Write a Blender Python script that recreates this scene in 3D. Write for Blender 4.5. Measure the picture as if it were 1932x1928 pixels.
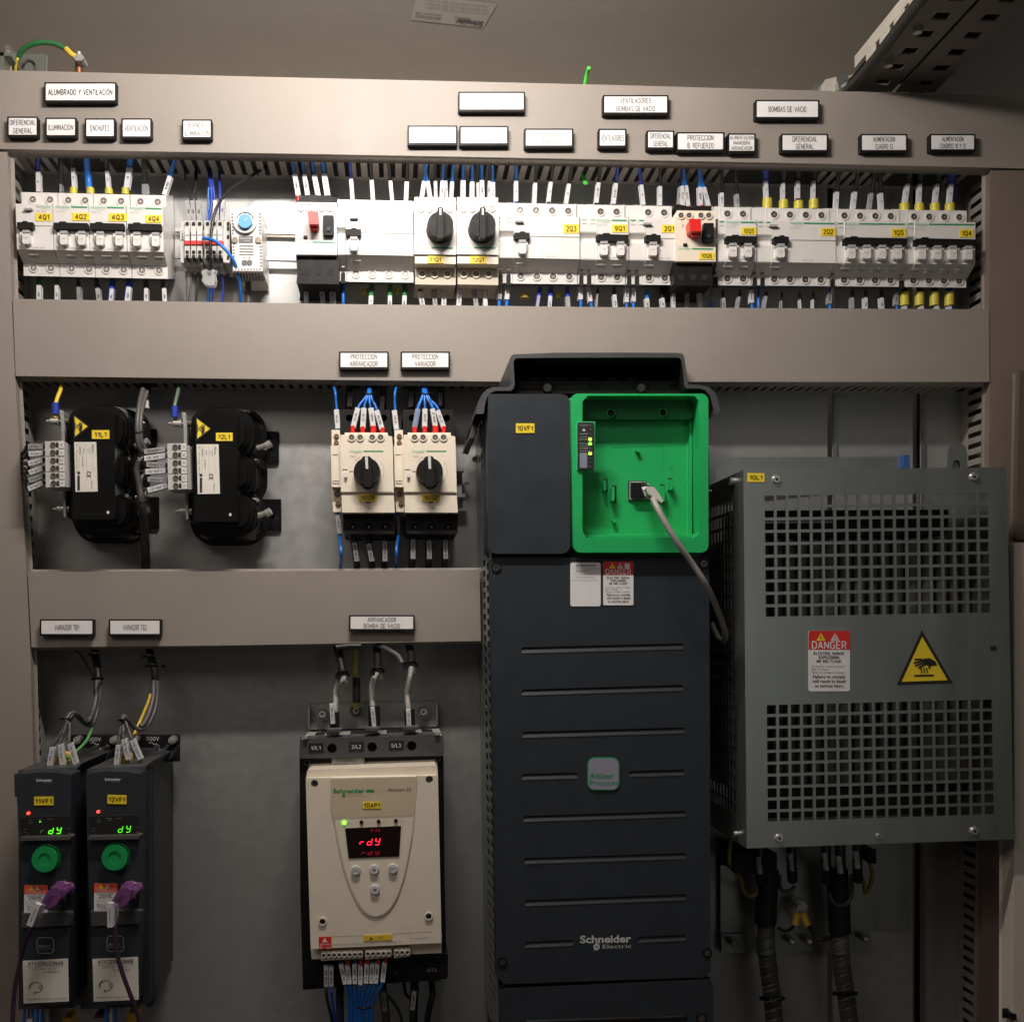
import bpy, math, random
from mathutils import Vector
from mathutils.geometry import tessellate_polygon
random.seed(7)
sc = bpy.context.scene
for o in list(bpy.data.objects): bpy.data.objects.remove(o)
COL = sc.collection
W0, H0 = 1932.0, 1928.0            # working pixel grid used while measuring
FPX = 2080.0
PPX, PPY = 906.0, 1270.0
YAW, PITCH, ROLL = 0.0750, -0.0420, -0.0130
CAMP = Vector((0, -1.2, 0))
# ---------------------------------------------------------------- camera
w_ = Vector((math.sin(YAW)*math.cos(PITCH), math.cos(YAW)*math.cos(PITCH), math.sin(PITCH)))
r_ = w_.cross(Vector((0, 0, 1))).normalized(); u_ = r_.cross(w_)
R_ = r_*math.cos(ROLL)+u_*math.sin(ROLL); U_ = -r_*math.sin(ROLL)+u_*math.cos(ROLL)
cd = bpy.data.cameras.new('camera'); cam = bpy.data.objects.new('camera', cd); COL.objects.link(cam)
from mathutils import Matrix
m = Matrix((R_, U_, -w_)).transposed().to_4x4(); m.translation = CAMP
cam.matrix_world = m
cd.sensor_fit = 'HORIZONTAL'; cd.sensor_width = 36; cd.lens = 36*FPX/W0
cd.shift_x = -(PPX-W0/2)/W0; cd.shift_y = (PPY-H0/2)/W0
cd.clip_start = 0.02; cd.clip_end = 60
sc.camera = cam
# ---------------------------------------------------------------- world and lamps
wd = bpy.data.worlds.new('World'); sc.world = wd; wd.use_nodes = True
bgn = wd.node_tree.nodes['Background']; bgn.inputs[0].default_value = (1.0, .84, .76, 1); bgn.inputs[1].default_value = 0.032
sc.view_settings.view_transform = 'Standard'; sc.view_settings.look = 'None'
sc.view_settings.exposure = 0; sc.view_settings.gamma = 1
def area(name, loc, to, sx, sy, power, col):
    l = bpy.data.lights.new(name, 'AREA'); l.shape = 'RECTANGLE'; l.size = sx; l.size_y = sy; l.energy = power; l.color = col
    o = bpy.data.objects.new(name, l); COL.objects.link(o); o.location = loc
    o.rotation_euler = (Vector(to)-Vector(loc)).to_track_quat('-Z', 'Y').to_euler(); return o
# the strip lamp under the cabinet roof, in front of the equipment
area('cabinet_lamp', (-0.01, -0.44, 0.665), (0.0, 0.03, 0.36), .26, .035, 5.0, (1.0, .93, .86))
# dim warm room light coming through the open cabinet door
area('room_light', (-.75, -1.6, 1.05), (-.3, 0.0, -.35), 1.0, .6, 5.4, (1.0, .87, .78))
area('box_reflection_fill', (.85, -2.2, .05), (0.45, 0.0, .0), .5, 1.3, .85, (.94, 1.0, .95))  # added fill behind the camera, brightens the reflections on the steel box
area('cabinet_lamp_upper', (-0.01, -0.44, 0.672), (0.0, -.1, 1.4), .26, .03, 2.6, (1.0, .93, .86))
# ---------------------------------------------------------------- pixel frames
cur = (1.0, 0.0, 0.0)
def frame(x0, y0, w, zw):
    global cur
    k = w/zw/1.26449
    cur = (k, x0/1.26449, y0/1.26449)
FR = {'D': (0, 0, 2443, 1932.0), 'Z1': (0, 100, 820, 1932), 'Z2': (600, 160, 820, 1932), 'Z3': (1200, 160, 630, 1932), 'Z4': (1700, 160, 743, 1932),
      'Z5': (0, 860, 740, 1932), 'Z6': (740, 780, 460, 1430), 'Z7': (1100, 780, 700, 1874), 'Z8': (1650, 860, 793, 1932),
      'Y1': (0, 1500, 500, 1928), 'Y2': (0, 1950, 500, 1932), 'Y3': (680, 1440, 440, 1697), 'Y4': (680, 1920, 440, 1638),
      'Y5': (1120, 1460, 620, 1222), 'Y6': (1680, 1940, 763, 1932), 'Y7': (1650, 0, 793, 1932), 'Y8': (0, 0, 1300, 1932), 'W1': (0, 340, 300, 1928), 'W2': (1950, 370, 450, 1932), 'W4': (1640, 1060, 200, 1928)}
def Z(n): frame(*FR[n])
def disp(u, v): return cur[1]+cur[0]*u, cur[2]+cur[0]*v
def PD(u, v, y):
    d = w_+R_*((u-PPX)/FPX)-U_*((v-PPY)/FPX)
    return CAMP+d*((y-CAMP.y)/d.y)
def P(u, v, y): a = disp(u, v); return PD(a[0], a[1], y)
def mper(y): return (y-CAMP.y)/FPX*1.0      # metres per display pixel at depth y
def ms(y): return cur[0]*mper(y)
def itp(tab, x):
    if x <= tab[0][0]: a, b = tab[0], tab[1]
    elif x >= tab[-1][0]: a, b = tab[-2], tab[-1]
    else:
        for i in range(len(tab)-1):
            if tab[i][0] <= x <= tab[i+1][0]: a, b = tab[i], tab[i+1]; break
    return a[1]+(b[1]-a[1])*(x-a[0])/(b[0]-a[0])
# ---------------------------------------------------------------- materials
MT = {}
def mat(name, col, rough=.5, metal=0, noise=.06, scale=60, bump=.0, emit=0, spec=.5, alpha=1, trans=0, coat=0, stretch=None):
    if name in MT: return MT[name]
    m = bpy.data.materials.new(name); m.use_nodes = True; nt = m.node_tree; p = nt.nodes['Principled BSDF']
    p.inputs['Roughness'].default_value = rough; p.inputs['Metallic'].default_value = metal
    p.inputs['Specular IOR Level'].default_value = spec; p.inputs['Transmission Weight'].default_value = trans; p.inputs['Coat Weight'].default_value = coat
    c = tuple(col)+(1,)
    if emit: 
        p.inputs['Base Color'].default_value = c
        p.inputs['Emission Color'].default_value = c; p.inputs['Emission Strength'].default_value = emit
    else:
        tc = nt.nodes.new('ShaderNodeTexCoord'); n = nt.nodes.new('ShaderNodeTexNoise'); n.inputs['Scale'].default_value = scale; n.inputs['Detail'].default_value = 5
        n.inputs['Roughness'].default_value = .65
        if stretch:
            mp = nt.nodes.new('ShaderNodeMapping'); mp.inputs['Scale'].default_value = stretch
            nt.links.new(tc.outputs['Object'], mp.inputs[0]); nt.links.new(mp.outputs[0], n.inputs['Vector'])
        else: nt.links.new(tc.outputs['Object'], n.inputs['Vector'])
        mr = nt.nodes.new('ShaderNodeMapRange'); mr.inputs[1].default_value = .3; mr.inputs[2].default_value = .7
        mr.inputs[3].default_value = 1-noise; mr.inputs[4].default_value = 1+noise
        nt.links.new(n.outputs[0], mr.inputs[0])
        vm = nt.nodes.new('ShaderNodeVectorMath'); vm.operation = 'SCALE'; vm.inputs[0].default_value = col
        nt.links.new(mr.outputs[0], vm.inputs['Scale']); nt.links.new(vm.outputs[0], p.inputs['Base Color'])
        rr = nt.nodes.new('ShaderNodeMapRange'); rr.inputs[1].default_value = .3; rr.inputs[2].default_value = .7
        rr.inputs[3].default_value = max(rough-.07, .03); rr.inputs[4].default_value = min(rough+.07, 1)
        nt.links.new(n.outputs[0], rr.inputs[0]); nt.links.new(rr.outputs[0], p.inputs['Roughness'])
        if bump:
            n2 = nt.nodes.new('ShaderNodeTexNoise'); n2.inputs['Scale'].default_value = 900; n2.inputs['Detail'].default_value = 3
            nt.links.new(tc.outputs['Object'], n2.inputs['Vector'])
            bp = nt.nodes.new('ShaderNodeBump'); bp.inputs['Strength'].default_value = bump; bp.inputs['Distance'].default_value = .0004
            nt.links.new(n2.outputs[0], bp.inputs['Height']); nt.links.new(bp.outputs[0], p.inputs['Normal'])
    if alpha < 1: p.inputs['Alpha'].default_value = alpha
    MT[name] = m; return m
duct = mat('duct_grey', (.28, .247, .220), .55, 0, .05, 9, .25)
ductin = mat('duct_slot_grey', (.27, .245, .22), .6, 0, .06, 30, .2)
zinc = mat('galvanised_plate', (.41, .415, .41), .40, .55, .05, 70, .15)
zincd = mat('galvanised_sheet', (.36, .385, .37), .32, .8, .06, 30, .12, stretch=(1, 1, .15))
roofm = mat('roof_paint', (.60, .55, .48), .6, 0, .05, 20, .4)
white = mat('white_plastic', (.70, .68, .66), .38, 0, .02)
whiteg = mat('light_grey_plastic', (.52, .51, .49), .45, 0, .04)
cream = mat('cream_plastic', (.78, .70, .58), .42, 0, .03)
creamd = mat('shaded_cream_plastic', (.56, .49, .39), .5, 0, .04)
black = mat('black_plastic', (.011, .010, .010), .5, 0, .1, spec=.2)
charcoal = mat('charcoal_plastic', (.026, .032, .040), .5, 0, .08, 40, .35, spec=.35)
anth = mat('anthracite_hood', (.060, .063, .068), .45, 0, .06, 40, .3)
gloss = mat('black_lacquer', (.008, .008, .008), .14, 0, .1, 30, 0, coat=.3)
dark = mat('dark_hole', (.006, .006, .006), .7, 0, 0)
greenp = mat('green_plastic', (.012, .42, .115), .45, 0, .04, 30, .1)
greenk = mat('green_knob', (.012, .32, .09), .4, 0, .05)
greenl = mat('green_print', (.02, .30, .11), .5, 0, .03)
greenf = mat('faint_green_print', (.34, .60, .44), .5, 0, .05)
red = mat('red_plastic', (.72, .02, .018), .35, 0, .04)
redp = mat('red_print', (.66, .03, .025), .45, 0, .04)
redo = mat('orange_red_print', (.80, .10, .045), .45, 0, .04)
yel = mat('yellow_tape', (.88, .66, .03), .45, 0, .04)
yelf = mat('yellow_ferrule', (.58, .50, .05), .4, 0, .05)
yelw = mat('yellow_wire', (.80, .55, .06), .4, 0, .05)
grw = mat('green_wire', (.03, .16, .05), .4, 0, .05)
brgr = mat('bright_green_wire', (.10, .75, .08), .4, 0, .03)
bluew = mat('blue_wire', (.015, .17, .62), .38, 0, .06)
blued = mat('dark_blue_wire', (.02, .05, .38), .4, 0, .06)
blackw = mat('black_wire', (.014, .014, .014), .4, 0, .1)
greyw = mat('grey_cable', (.085, .08, .078), .45, 0, .06)
lgreyw = mat('light_grey_cable', (.34, .32, .30), .45, 0, .06)
purp = mat('purple_cable', (.17, .055, .18), .4, 0, .08)
purpd = mat('dark_purple_cable', (.045, .018, .045), .45, 0, .08)
slee = mat('white_sleeve', (.62, .62, .64), .4, 0, .03)
sleg = mat('grey_sleeve', (.34, .34, .35), .35, 0, .05)
clear = mat('clear_sleeve', (.55, .56, .58), .15, 0, .03, alpha=.35)
paper = mat('white_paper', (.80, .79, .80), .5, 0, .02)
paperc = mat('cream_paper', (.74, .71, .64), .5, 0, .02)
ink = mat('black_ink', (.02, .02, .02), .5, 0, 0)
inkg = mat('grey_ink', (.13, .12, .12), .5, 0, 0)
inkl = mat('pale_ink', (.40, .39, .39), .5, 0, 0)
inkb = mat('amber_dark_ink', (.10, .06, .01), .5, 0, 0)
inkw = mat('white_ink', (.62, .62, .62), .5, 0, 0)
inkd = mat('dim_white_ink', (.20, .20, .21), .5, 0, 0)
steel = mat('screw_steel', (.55, .54, .52), .28, .6, .1)
steeld = mat('dark_screw', (.17, .15, .13), .35, .8, .15)
brass = mat('copper_stud', (.30, .14, .07), .4, .8, .1)
blued2 = mat('blue_dial', (.10, .38, .80), .4, 0, .03)
lavender = mat('badge_silver', (.30, .29, .38), .4, 0, .03)
ledg = mat('led_green', (.25, 1, .05), .4, emit=2.2)
ledgy = mat('led_yellow_green', (.55, 1, .06), .4, emit=1.6)
ledr = mat('led_red', (1, .06, .03), .4, emit=3)
segr = mat('segment_red', (1, .02, .06), .4, emit=1.6)
segg = mat('segment_green', (.12, 1, .02), .4, emit=1.2)
segd = mat('segment_dim', (.05, .35, .05), .4, emit=.35)
segrd = mat('segment_red_dim', (.35, .004, .02), .4, emit=.25)
glassd = mat('display_glass', (.012, .006, .006), .12, 0, 0)
doorw = mat('door_paint', (.62, .56, .50), .5, 0, .03, 20, .2)
browncol = mat('frame_paint', (.20, .155, .13), .55, 0, .04, 20, .3)
# ---------------------------------------------------------------- text cache
_tc = {}
def tmesh(s, bold):
    k = (s, bold)
    if k in _tc: return _tc[k]
    c = bpy.data.curves.new('t', 'FONT'); c.body = s; c.size = 1; c.resolution_u = 3; c.offset = bold; c.fill_mode = 'FRONT'
    o = bpy.data.objects.new('t', c); COL.objects.link(o)
    bpy.context.view_layer.update()
    me = bpy.data.meshes.new_from_object(o.evaluated_get(bpy.context.evaluated_depsgraph_get()))
    vs = [(v.co.x, v.co.y) for v in me.vertices]; fs = [tuple(p.vertices) for p in me.polygons]
    bpy.data.objects.remove(o); bpy.data.curves.remove(c); bpy.data.meshes.remove(me)
    if vs:
        x0 = min(v[0] for v in vs); x1 = max(v[0] for v in vs)
    else: x0, x1 = 0, 1
    _tc[k] = (vs, fs, x0, x1); return _tc[k]
CAP = .73
_h = tmesh('H', 0.0); CAP = max(v[1] for v in _h[0])

# ---------------------------------------------------------------- stroke lettering (capitals and digits)
def _arc(cx, cy, rx, ry, a0, a1, n=7): return [(cx+rx*math.cos(math.radians(a0+(a1-a0)*i/n)), cy+ry*math.sin(math.radians(a0+(a1-a0)*i/n))) for i in range(n+1)]
GL = {
'A': (.6, [[(0, 0), (.3, 1), (.6, 0)], [(.11, .34), (.49, .34)]]),
'B': (.56, [[(0, 0), (0, 1), (.30, 1)]+_arc(.30, .76, .22, .24, 90, -90)+[(0, .52)], [(.30, .52)]+_arc(.30, .26, .26, .26, 90, -90)+[(0, 0)]]),
'C': (.58, [_arc(.30, .70, .28, .30, 20, 180)+_arc(.30, .30, .28, .30, 180, 340)]),
'D': (.58, [[(0, 0), (0, 1), (.25, 1)]+_arc(.25, .67, .32, .33, 90, 0, 5)+_arc(.25, .33, .32, .33, 0, -90, 5)+[(0, 0)]]),
'E': (.5, [[(.5, 1), (0, 1), (0, 0), (.5, 0)], [(0, .52), (.42, .52)]]),
'F': (.48, [[(.48, 1), (0, 1), (0, 0)], [(0, .52), (.4, .52)]]),
'G': (.6, [_arc(.30, .70, .28, .30, 25, 180)+_arc(.30, .30, .28, .30, 180, 350)+[(.58, .48), (.34, .48)]]),
'H': (.56, [[(0, 0), (0, 1)], [(.56, 0), (.56, 1)], [(0, .52), (.56, .52)]]),
'I': (.0, [[(0, 0), (0, 1)]]),
'J': (.4, [[(.4, 1), (.4, .25)]+_arc(.2, .22, .2, .22, 0, -180, 6)]),
'K': (.54, [[(0, 0), (0, 1)], [(.52, 1), (0, .4)], [(.18, .58), (.54, 0)]]),
'L': (.46, [[(0, 1), (0, 0), (.46, 0)]]),
'M': (.68, [[(0, 0), (0, 1), (.34, .2), (.68, 1), (.68, 0)]]),
'N': (.56, [[(0, 0), (0, 1), (.56, 0), (.56, 1)]]),
'O': (.58, [_arc(.29, .60, .29, .40, 0, 180)+_arc(.29, .40, .29, .40, 180, 360)+[(.58, .60)]]),
'P': (.54, [[(0, 0), (0, 1), (.28, 1)]+_arc(.28, .73, .25, .27, 90, -90)+[(0, .46)]]),
'Q': (.58, [_arc(.29, .60, .29, .40, 0, 180)+_arc(.29, .40, .29, .40, 180, 360)+[(.58, .60)], [(.30, .30), (.62, -.07)]]),
'R': (.56, [[(0, 0), (0, 1), (.28, 1)]+_arc(.28, .74, .25, .26, 90, -90)+[(0, .48)], [(.28, .48), (.56, 0)]]),
'S': (.54, [_arc(.27, .75, .25, .25, 30, 230, 7)+_arc(.27, .26, .27, .26, 50, -150, 7)]),
'T': (.56, [[(0, 1), (.56, 1)], [(.28, 1), (.28, 0)]]),
'U': (.56, [[(0, 1), (0, .28)]+_arc(.28, .28, .28, .28, 180, 360)+[(.56, 1)]]),
'V': (.58, [[(0, 1), (.29, 0), (.58, 1)]]),
'W': (.8, [[(0, 1), (.2, 0), (.4, .9), (.6, 0), (.8, 1)]]),
'X': (.56, [[(0, 0), (.56, 1)], [(0, 1), (.56, 0)]]),
'Y': (.58, [[(0, 1), (.29, .48), (.58, 1)], [(.29, .48), (.29, 0)]]),
'Z': (.54, [[(0, 1), (.54, 1), (0, 0), (.54, 0)]]),
'0': (.52, [_arc(.25, .64, .25, .36, 0, 180)+_arc(.25, .36, .25, .36, 180, 360)+[(.50, .64)]]),
'1': (.30, [[(.0, .74), (.12, .80), (.26, 1), (.26, 0)]]),
'2': (.52, [_arc(.26, .72, .25, .28, 165, -25, 8)+[(0, 0), (.52, 0)]]),
'3': (.52, [_arc(.25, .75, .23, .25, 160, -90, 8), _arc(.25, .27, .27, .27, 80, -160, 8)]),
'4': (.56, [[(.40, 0), (.40, 1), (0, .28), (.56, .28)]]),
'5': (.52, [[(.48, 1), (.10, 1), (.04, .52)]+_arc(.25, .32, .27, .32, 110, -150, 8)]),
'6': (.52, [[(.46, .92)]+_arc(.27, .62, .25, .38, 80, 180, 5)+_arc(.27, .31, .25, .31, 180, 540, 12)]),
'7': (.5, [[(0, 1), (.5, 1), (.18, 0)]]),
'8': (.52, [_arc(.26, .76, .22, .24, 0, 360, 12), _arc(.26, .27, .26, .26, 0, 360, 12)]),
'9': (.52, [_arc(.26, .68, .25, .31, 0, 360, 12), [(.51, .68), (.46, .3), (.30, .03), (.08, .06)]]),
'_': (.5, [[(0, -.05), (.5, -.05)]]), '-': (.3, [[(0, .45), (.3, .45)]]), '.': (.04, [[(.0, .0), (.0, .12)]]), ',': (.06, [[(.05, .1), (0, -.12)]]), '/': (.36, [[(0, -.05), (.36, 1.05)]]), ' ': (.22, []), '+': (.4, [[(0, .45), (.4, .45)], [(.2, .22), (.2, .68)]]), '!': (.0, [[(0, 1), (0, .34)], [(0, .12), (0, 0)]]), ':': (.0, [[(0, .14), (0, 0)], [(0, .7), (0, .56)]]),
'Ó': (.58, [_arc(.29, .60, .29, .40, 0, 180)+_arc(.29, .40, .29, .40, 180, 360)+[(.58, .60)], [(.22, 1.12), (.40, 1.28)]])}
def strip_pts(pl, t):
    # one mitred ribbon for a polyline
    n = len(pl); L = []; R2 = []
    for i in range(n):
        a = pl[max(i-1, 0)]; b = pl[i]; c = pl[min(i+1, n-1)]
        d1 = (b[0]-a[0], b[1]-a[1]); d2 = (c[0]-b[0], c[1]-b[1])
        l1 = math.hypot(*d1) or 1; l2 = math.hypot(*d2) or 1
        n1 = (-d1[1]/l1, d1[0]/l1) if i > 0 else (-d2[1]/l2, d2[0]/l2); n2 = (-d2[1]/l2, d2[0]/l2) if i < n-1 else n1
        m_ = (n1[0]+n2[0], n1[1]+n2[1]); q = m_[0]**2+m_[1]**2
        k = min(2/q if q > .2 else 1.5, 1.8) if q else 1
        L.append((b[0]+m_[0]*k*t/2, b[1]+m_[1]*k*t/2)); R2.append((b[0]-m_[0]*k*t/2, b[1]-m_[1]*k*t/2))
    return L, R2
def smesh(s, t):
    k = (s, 's', t)
    if k in _tc: return _tc[k]
    vs = []; fs = []; x = 0
    for ch in s:
        w, st = GL[ch]
        parts = []
        for pl in st:
            cut = [0]+[i for i in range(1, len(pl)-1) if (pl[i][0]-pl[i-1][0])*(pl[i+1][0]-pl[i][0])+(pl[i][1]-pl[i-1][1])*(pl[i+1][1]-pl[i][1]) < -.02*0-1e-6]+[len(pl)-1]
            parts += [pl[a:c+1] for a, c in zip(cut[:-1], cut[1:])]
        for pl in parts:
            pl = [q for i, q in enumerate(pl) if i == 0 or math.hypot(q[0]-pl[i-1][0], q[1]-pl[i-1][1]) > .01]
            L, R2 = strip_pts([(x+a, b) for a, b in pl], t); o = len(vs); n = len(L); vs += L+R2
            fs += [(o+i, o+n+i, o+n+i+1, o+i+1) for i in range(n-1)]
        x += w+.17+t*.6
    x0 = min(v[0] for v in vs); x1 = max(v[0] for v in vs)
    _tc[k] = ([(a, b*CAP) for a, b in vs], fs, x0, x1); return _tc[k]
def glyphs(s, bold):
    if all(c in GL for c in s) and s.strip(): return smesh(s, .15 if bold < .012 else .185)
    return tmesh(s, bold)
# ---------------------------------------------------------------- mesh builder
class B:
    def __init__(s): s.v = []; s.f = []; s.m = []; s.mats = []; s.sm = []
    def mi(s, m):
        if m not in s.mats: s.mats.append(m)
        return s.mats.index(m)
    def add(s, vs, fs, m, smooth=False):
        b = len(s.v); s.v += [Vector(x) for x in vs]; i = s.mi(m)
        for f in fs: s.f.append(tuple(b+j for j in f)); s.m.append(i); s.sm.append(smooth)
        return s
    def poly(s, pts, y, m):
        return s.add([P(a, b, y) for a, b in pts], [tuple(range(len(pts)))], m)
    def rect(s, x0, y0, x1, y1, y, m): return s.poly([(x0, y0), (x0, y1), (x1, y1), (x1, y0)], y, m)
    def prism(s, pts, yf, yb, m, holes=(), mh=None, taper=0):
        # front outline at yf, extruded straight back to yb; holes cut through the front and walled to yb
        F = [P(a, b, yf) for a, b in pts]; n = len(F)
        if taper:
            c = sum(F, Vector())/n
            K = [Vector((c.x+(q.x-c.x)*(1+taper), yb, c.z+(q.z-c.z)*(1+taper))) for q in F]
        else: K = [Vector((q.x, yb, q.z)) for q in F]
        s.add(F+K, [(i, (i+1) % n, n+(i+1) % n, n+i) for i in range(n)]+[tuple(range(2*n-1, n-1, -1))], m)
        if not holes: s.add(F, [tuple(range(n))], m)
        else:
            H = [[P(a, b, yf) for a, b in h] for h in holes]
            allp = F+[q for h in H for q in h]
            tri = tessellate_polygon([F]+H)
            s.add(allp, [tuple(t) for t in tri], m)
            for h in H:
                k = len(h); s.add(h+[Vector((q.x, yb-.0005, q.z)) for q in h], [(i, (i+1) % k, k+(i+1) % k, k+i) for i in range(k)], mh or m)
        return s
    def box(s, x0, y0, x1, y1, yf, yb, m, holes=(), mh=None): return s.prism([(x0, y0), (x0, y1), (x1, y1), (x1, y0)], yf, yb, m, holes, mh)
    def wbox(s, x0, x1, y0, y1, z0, z1, m):
        return s.hexa([(x0, y0, z0), (x1, y0, z0), (x1, y0, z1), (x0, y0, z1), (x0, y1, z0), (x1, y1, z0), (x1, y1, z1), (x0, y1, z1)], m)
    def hexa(s, p, m): return s.add(p, [(0, 1, 2, 3), (7, 6, 5, 4), (0, 4, 5, 1), (1, 5, 6, 2), (2, 6, 7, 3), (3, 7, 4, 0)], m)
    def cyl(s, u, v, r, yf, yb, m, n=20, r2=None, asp=1):
        F = [P(u+r*math.cos(2*math.pi*i/n), v+r*asp*math.sin(2*math.pi*i/n), yf) for i in range(n)]
        c = sum(F, Vector())/n; k = 1 if r2 is None else r2/r
        K = [Vector((c.x+(q.x-c.x)*k, yb, c.z+(q.z-c.z)*k)) for q in F]
        s.add(F+K, [(i, (i+1) % n, n+(i+1) % n, n+i) for i in range(n)], m, True)
        s.add(F, [tuple(range(n))], m); return s
    def ring(s, u, v, r0, r1, yf, yb, m, n=20):
        a = [P(u+r1*math.cos(2*math.pi*i/n), v+r1*math.sin(2*math.pi*i/n), yf) for i in range(n)]
        c = sum(a, Vector())/n
        b = [c+(q-c)*(r0/r1) for q in a]
        ab = [Vector((q.x, yb, q.z)) for q in a]; bb = [Vector((q.x, yb, q.z)) for q in b]
        s.add(a+b, [(i, (i+1) % n, n+(i+1) % n, n+i) for i in range(n)], m)
        s.add(a+ab, [(i, (i+1) % n, n+(i+1) % n, n+i) for i in range(n)], m, True)
        s.add(b+bb, [(i, (i+1) % n, n+(i+1) % n, n+i) for i in range(n)], m, True); return s
    def tubew(s, pts, r, m, n=8, sub=4, flat=1.0, cap=True):
        p = [Vector(q) for q in pts]
        if len(p) > 2 and sub > 1:
            q = []; e = [p[0]*2-p[1]]+p+[p[-1]*2-p[-2]]
            for i in range(1, len(e)-2):
                a, b, c, d = e[i-1:i+3]
                for j in range(sub):
                    t = j/sub
                    q.append(.5*((2*b)+(c-a)*t+(2*a-5*b+4*c-d)*t*t+(3*b-a-3*c+d)*t**3))
            q.append(p[-1]); p = q
        R = r if isinstance(r, (list, tuple)) else None
        rings = []; up = Vector((0, 1, 0))
        for i, q in enumerate(p):
            t = (p[min(i+1, len(p)-1)]-p[max(i-1, 0)]).normalized()
            a = t.cross(up)
            if a.length < .05: a = t.cross(Vector((1, 0, 0)))
            a.normalize(); b = a.cross(t).normalized()
            rr = r if R is None else R[0]+(R[1]-R[0])*i/(len(p)-1)
            rings.append([q+a*rr*math.cos(2*math.pi*k/n)+b*rr*flat*math.sin(2*math.pi*k/n) for k in range(n)])
        vs = [x for g in rings for x in g]; fs = []
        for i in range(len(rings)-1):
            for k in range(n): fs.append((i*n+k, i*n+(k+1) % n, (i+1)*n+(k+1) % n, (i+1)*n+k))
        s.add(vs, fs, m, True)
        if cap: s.add(rings[0], [tuple(range(n))], m); s.add(rings[-1], [tuple(range(n))], m)
        return s
    def tube(s, pts, r, m, n=8, sub=4, flat=1.0):      # pts (u,v,Y), radius in frame pixels
        y = pts[0][2]; f = ms(y)
        rr = [q*f for q in r] if isinstance(r, (list, tuple)) else r*f
        return s.tubew([P(*q) for q in pts], rr, m, n, sub, flat)
    def text(s, t, u, v, h, y, m, w=None, rot=0, bold=0.0, al='c'):
        if not t.strip(): return s
        vs, fs, x0, x1 = glyphs(t, bold)
        k = h/CAP; kx = (k if all(c not in GL for c in t) or (t,'s') is None else k*CAP) if w is None else w/(x1-x0)
        xc = {'c': (x0+x1)/2, 'l': x0, 'r': x1}[al]; ca, sa = math.cos(math.radians(rot)), math.sin(math.radians(rot))
        o = []
        for a, b in vs:
            X = (a-xc)*kx; Y = -(b-CAP/2)*k
            o.append(P(u+X*ca-Y*sa, v+X*sa+Y*ca, y))
        return s.add(o, fs, m)
    def stroke(s, pts, w, y, m):
        for (a, b), (c, d) in zip(pts[:-1], pts[1:]):
            L = math.hypot(c-a, d-b) or 1; nx, ny = -(d-b)/L*w/2, (c-a)/L*w/2
            s.poly([(a+nx, b+ny), (a-nx, b-ny), (c-nx, d-ny), (c+nx, d+ny)], y, m)
        return s
    def make(s, name, parent=None, bevel=0, seg=2, **kw):
        me = bpy.data.meshes.new(name)
        xs = [v.x for v in s.v]; ys = [v.y for v in s.v]; zs = [v.z for v in s.v]
        c = Vector(((min(xs)+max(xs))/2, (min(ys)+max(ys))/2, (min(zs)+max(zs))/2))
        me.from_pydata([v-c for v in s.v], [], s.f)
        for m_ in s.mats: me.materials.append(m_)
        me.polygons.foreach_set('material_index', s.m); me.polygons.foreach_set('use_smooth', s.sm)
        me.update()
        o = bpy.data.objects.new(name, me); COL.objects.link(o); pl = Vector((0, 0, 0))
        if parent: o.parent = parent; pl = parent['_w'] if '_w' in parent else Vector(); pl = Vector(pl)
        o.location = c-pl; o['_w'] = list(c)
        if bevel:
            b = o.modifiers.new('bevel', 'BEVEL'); b.width = bevel; b.segments = seg; b.limit_method = 'ANGLE'; b.angle_limit = math.radians(50); b.use_clamp_overlap = True
        if kw: tag(o, **kw)
        return o
def tag(o, label=None, cat=None, group=None, kind=None):
    if label: o['label'] = label
    if cat: o['category'] = cat
    if group: o['group'] = group
    if kind: o['kind'] = kind
    return o
def thing(name, u, v, y, label, cat, group=None):
    o = bpy.data.objects.new(name, None); COL.objects.link(o); o.empty_display_size = .02
    p = P(u, v, y); o.location = p; o['_w'] = list(p)
    return tag(o, label, cat, group)
def rr(x0, y0, x1, y1, r, n=5, cs='abcd'):
    o = []
    for c, cx, cy, a in (('a', x0+r, y0+r, 180), ('b', x0+r, y1-r, 90), ('c', x1-r, y1-r, 0), ('d', x1-r, y0+r, 270)):
        if c in cs:
            rng = range(n+1)
            if c == 'a': ang = [270-90*i/n for i in rng]
            elif c == 'b': ang = [180-90*i/n for i in rng]
            elif c == 'c': ang = [90-90*i/n for i in rng]
            else: ang = [360-90*i/n for i in rng]
            o += [(cx+r*math.cos(math.radians(t)), cy+r*math.sin(math.radians(t))) for t in ang]
        else: o.append({'a': (x0, y0), 'b': (x0, y1), 'c': (x1, y1), 'd': (x1, y0)}[c])
    return o
def circ(u, v, r, n=14): return [(u+r*math.cos(-2*math.pi*i/n), v+r*math.sin(-2*math.pi*i/n)) for i in range(n)]
# ================================================================= SETTING
YB = .066          # mounting plate
Z('D')
b = B(); p0 = PD(-160, 90, YB); p1 = PD(1995, 2150, YB)
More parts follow.
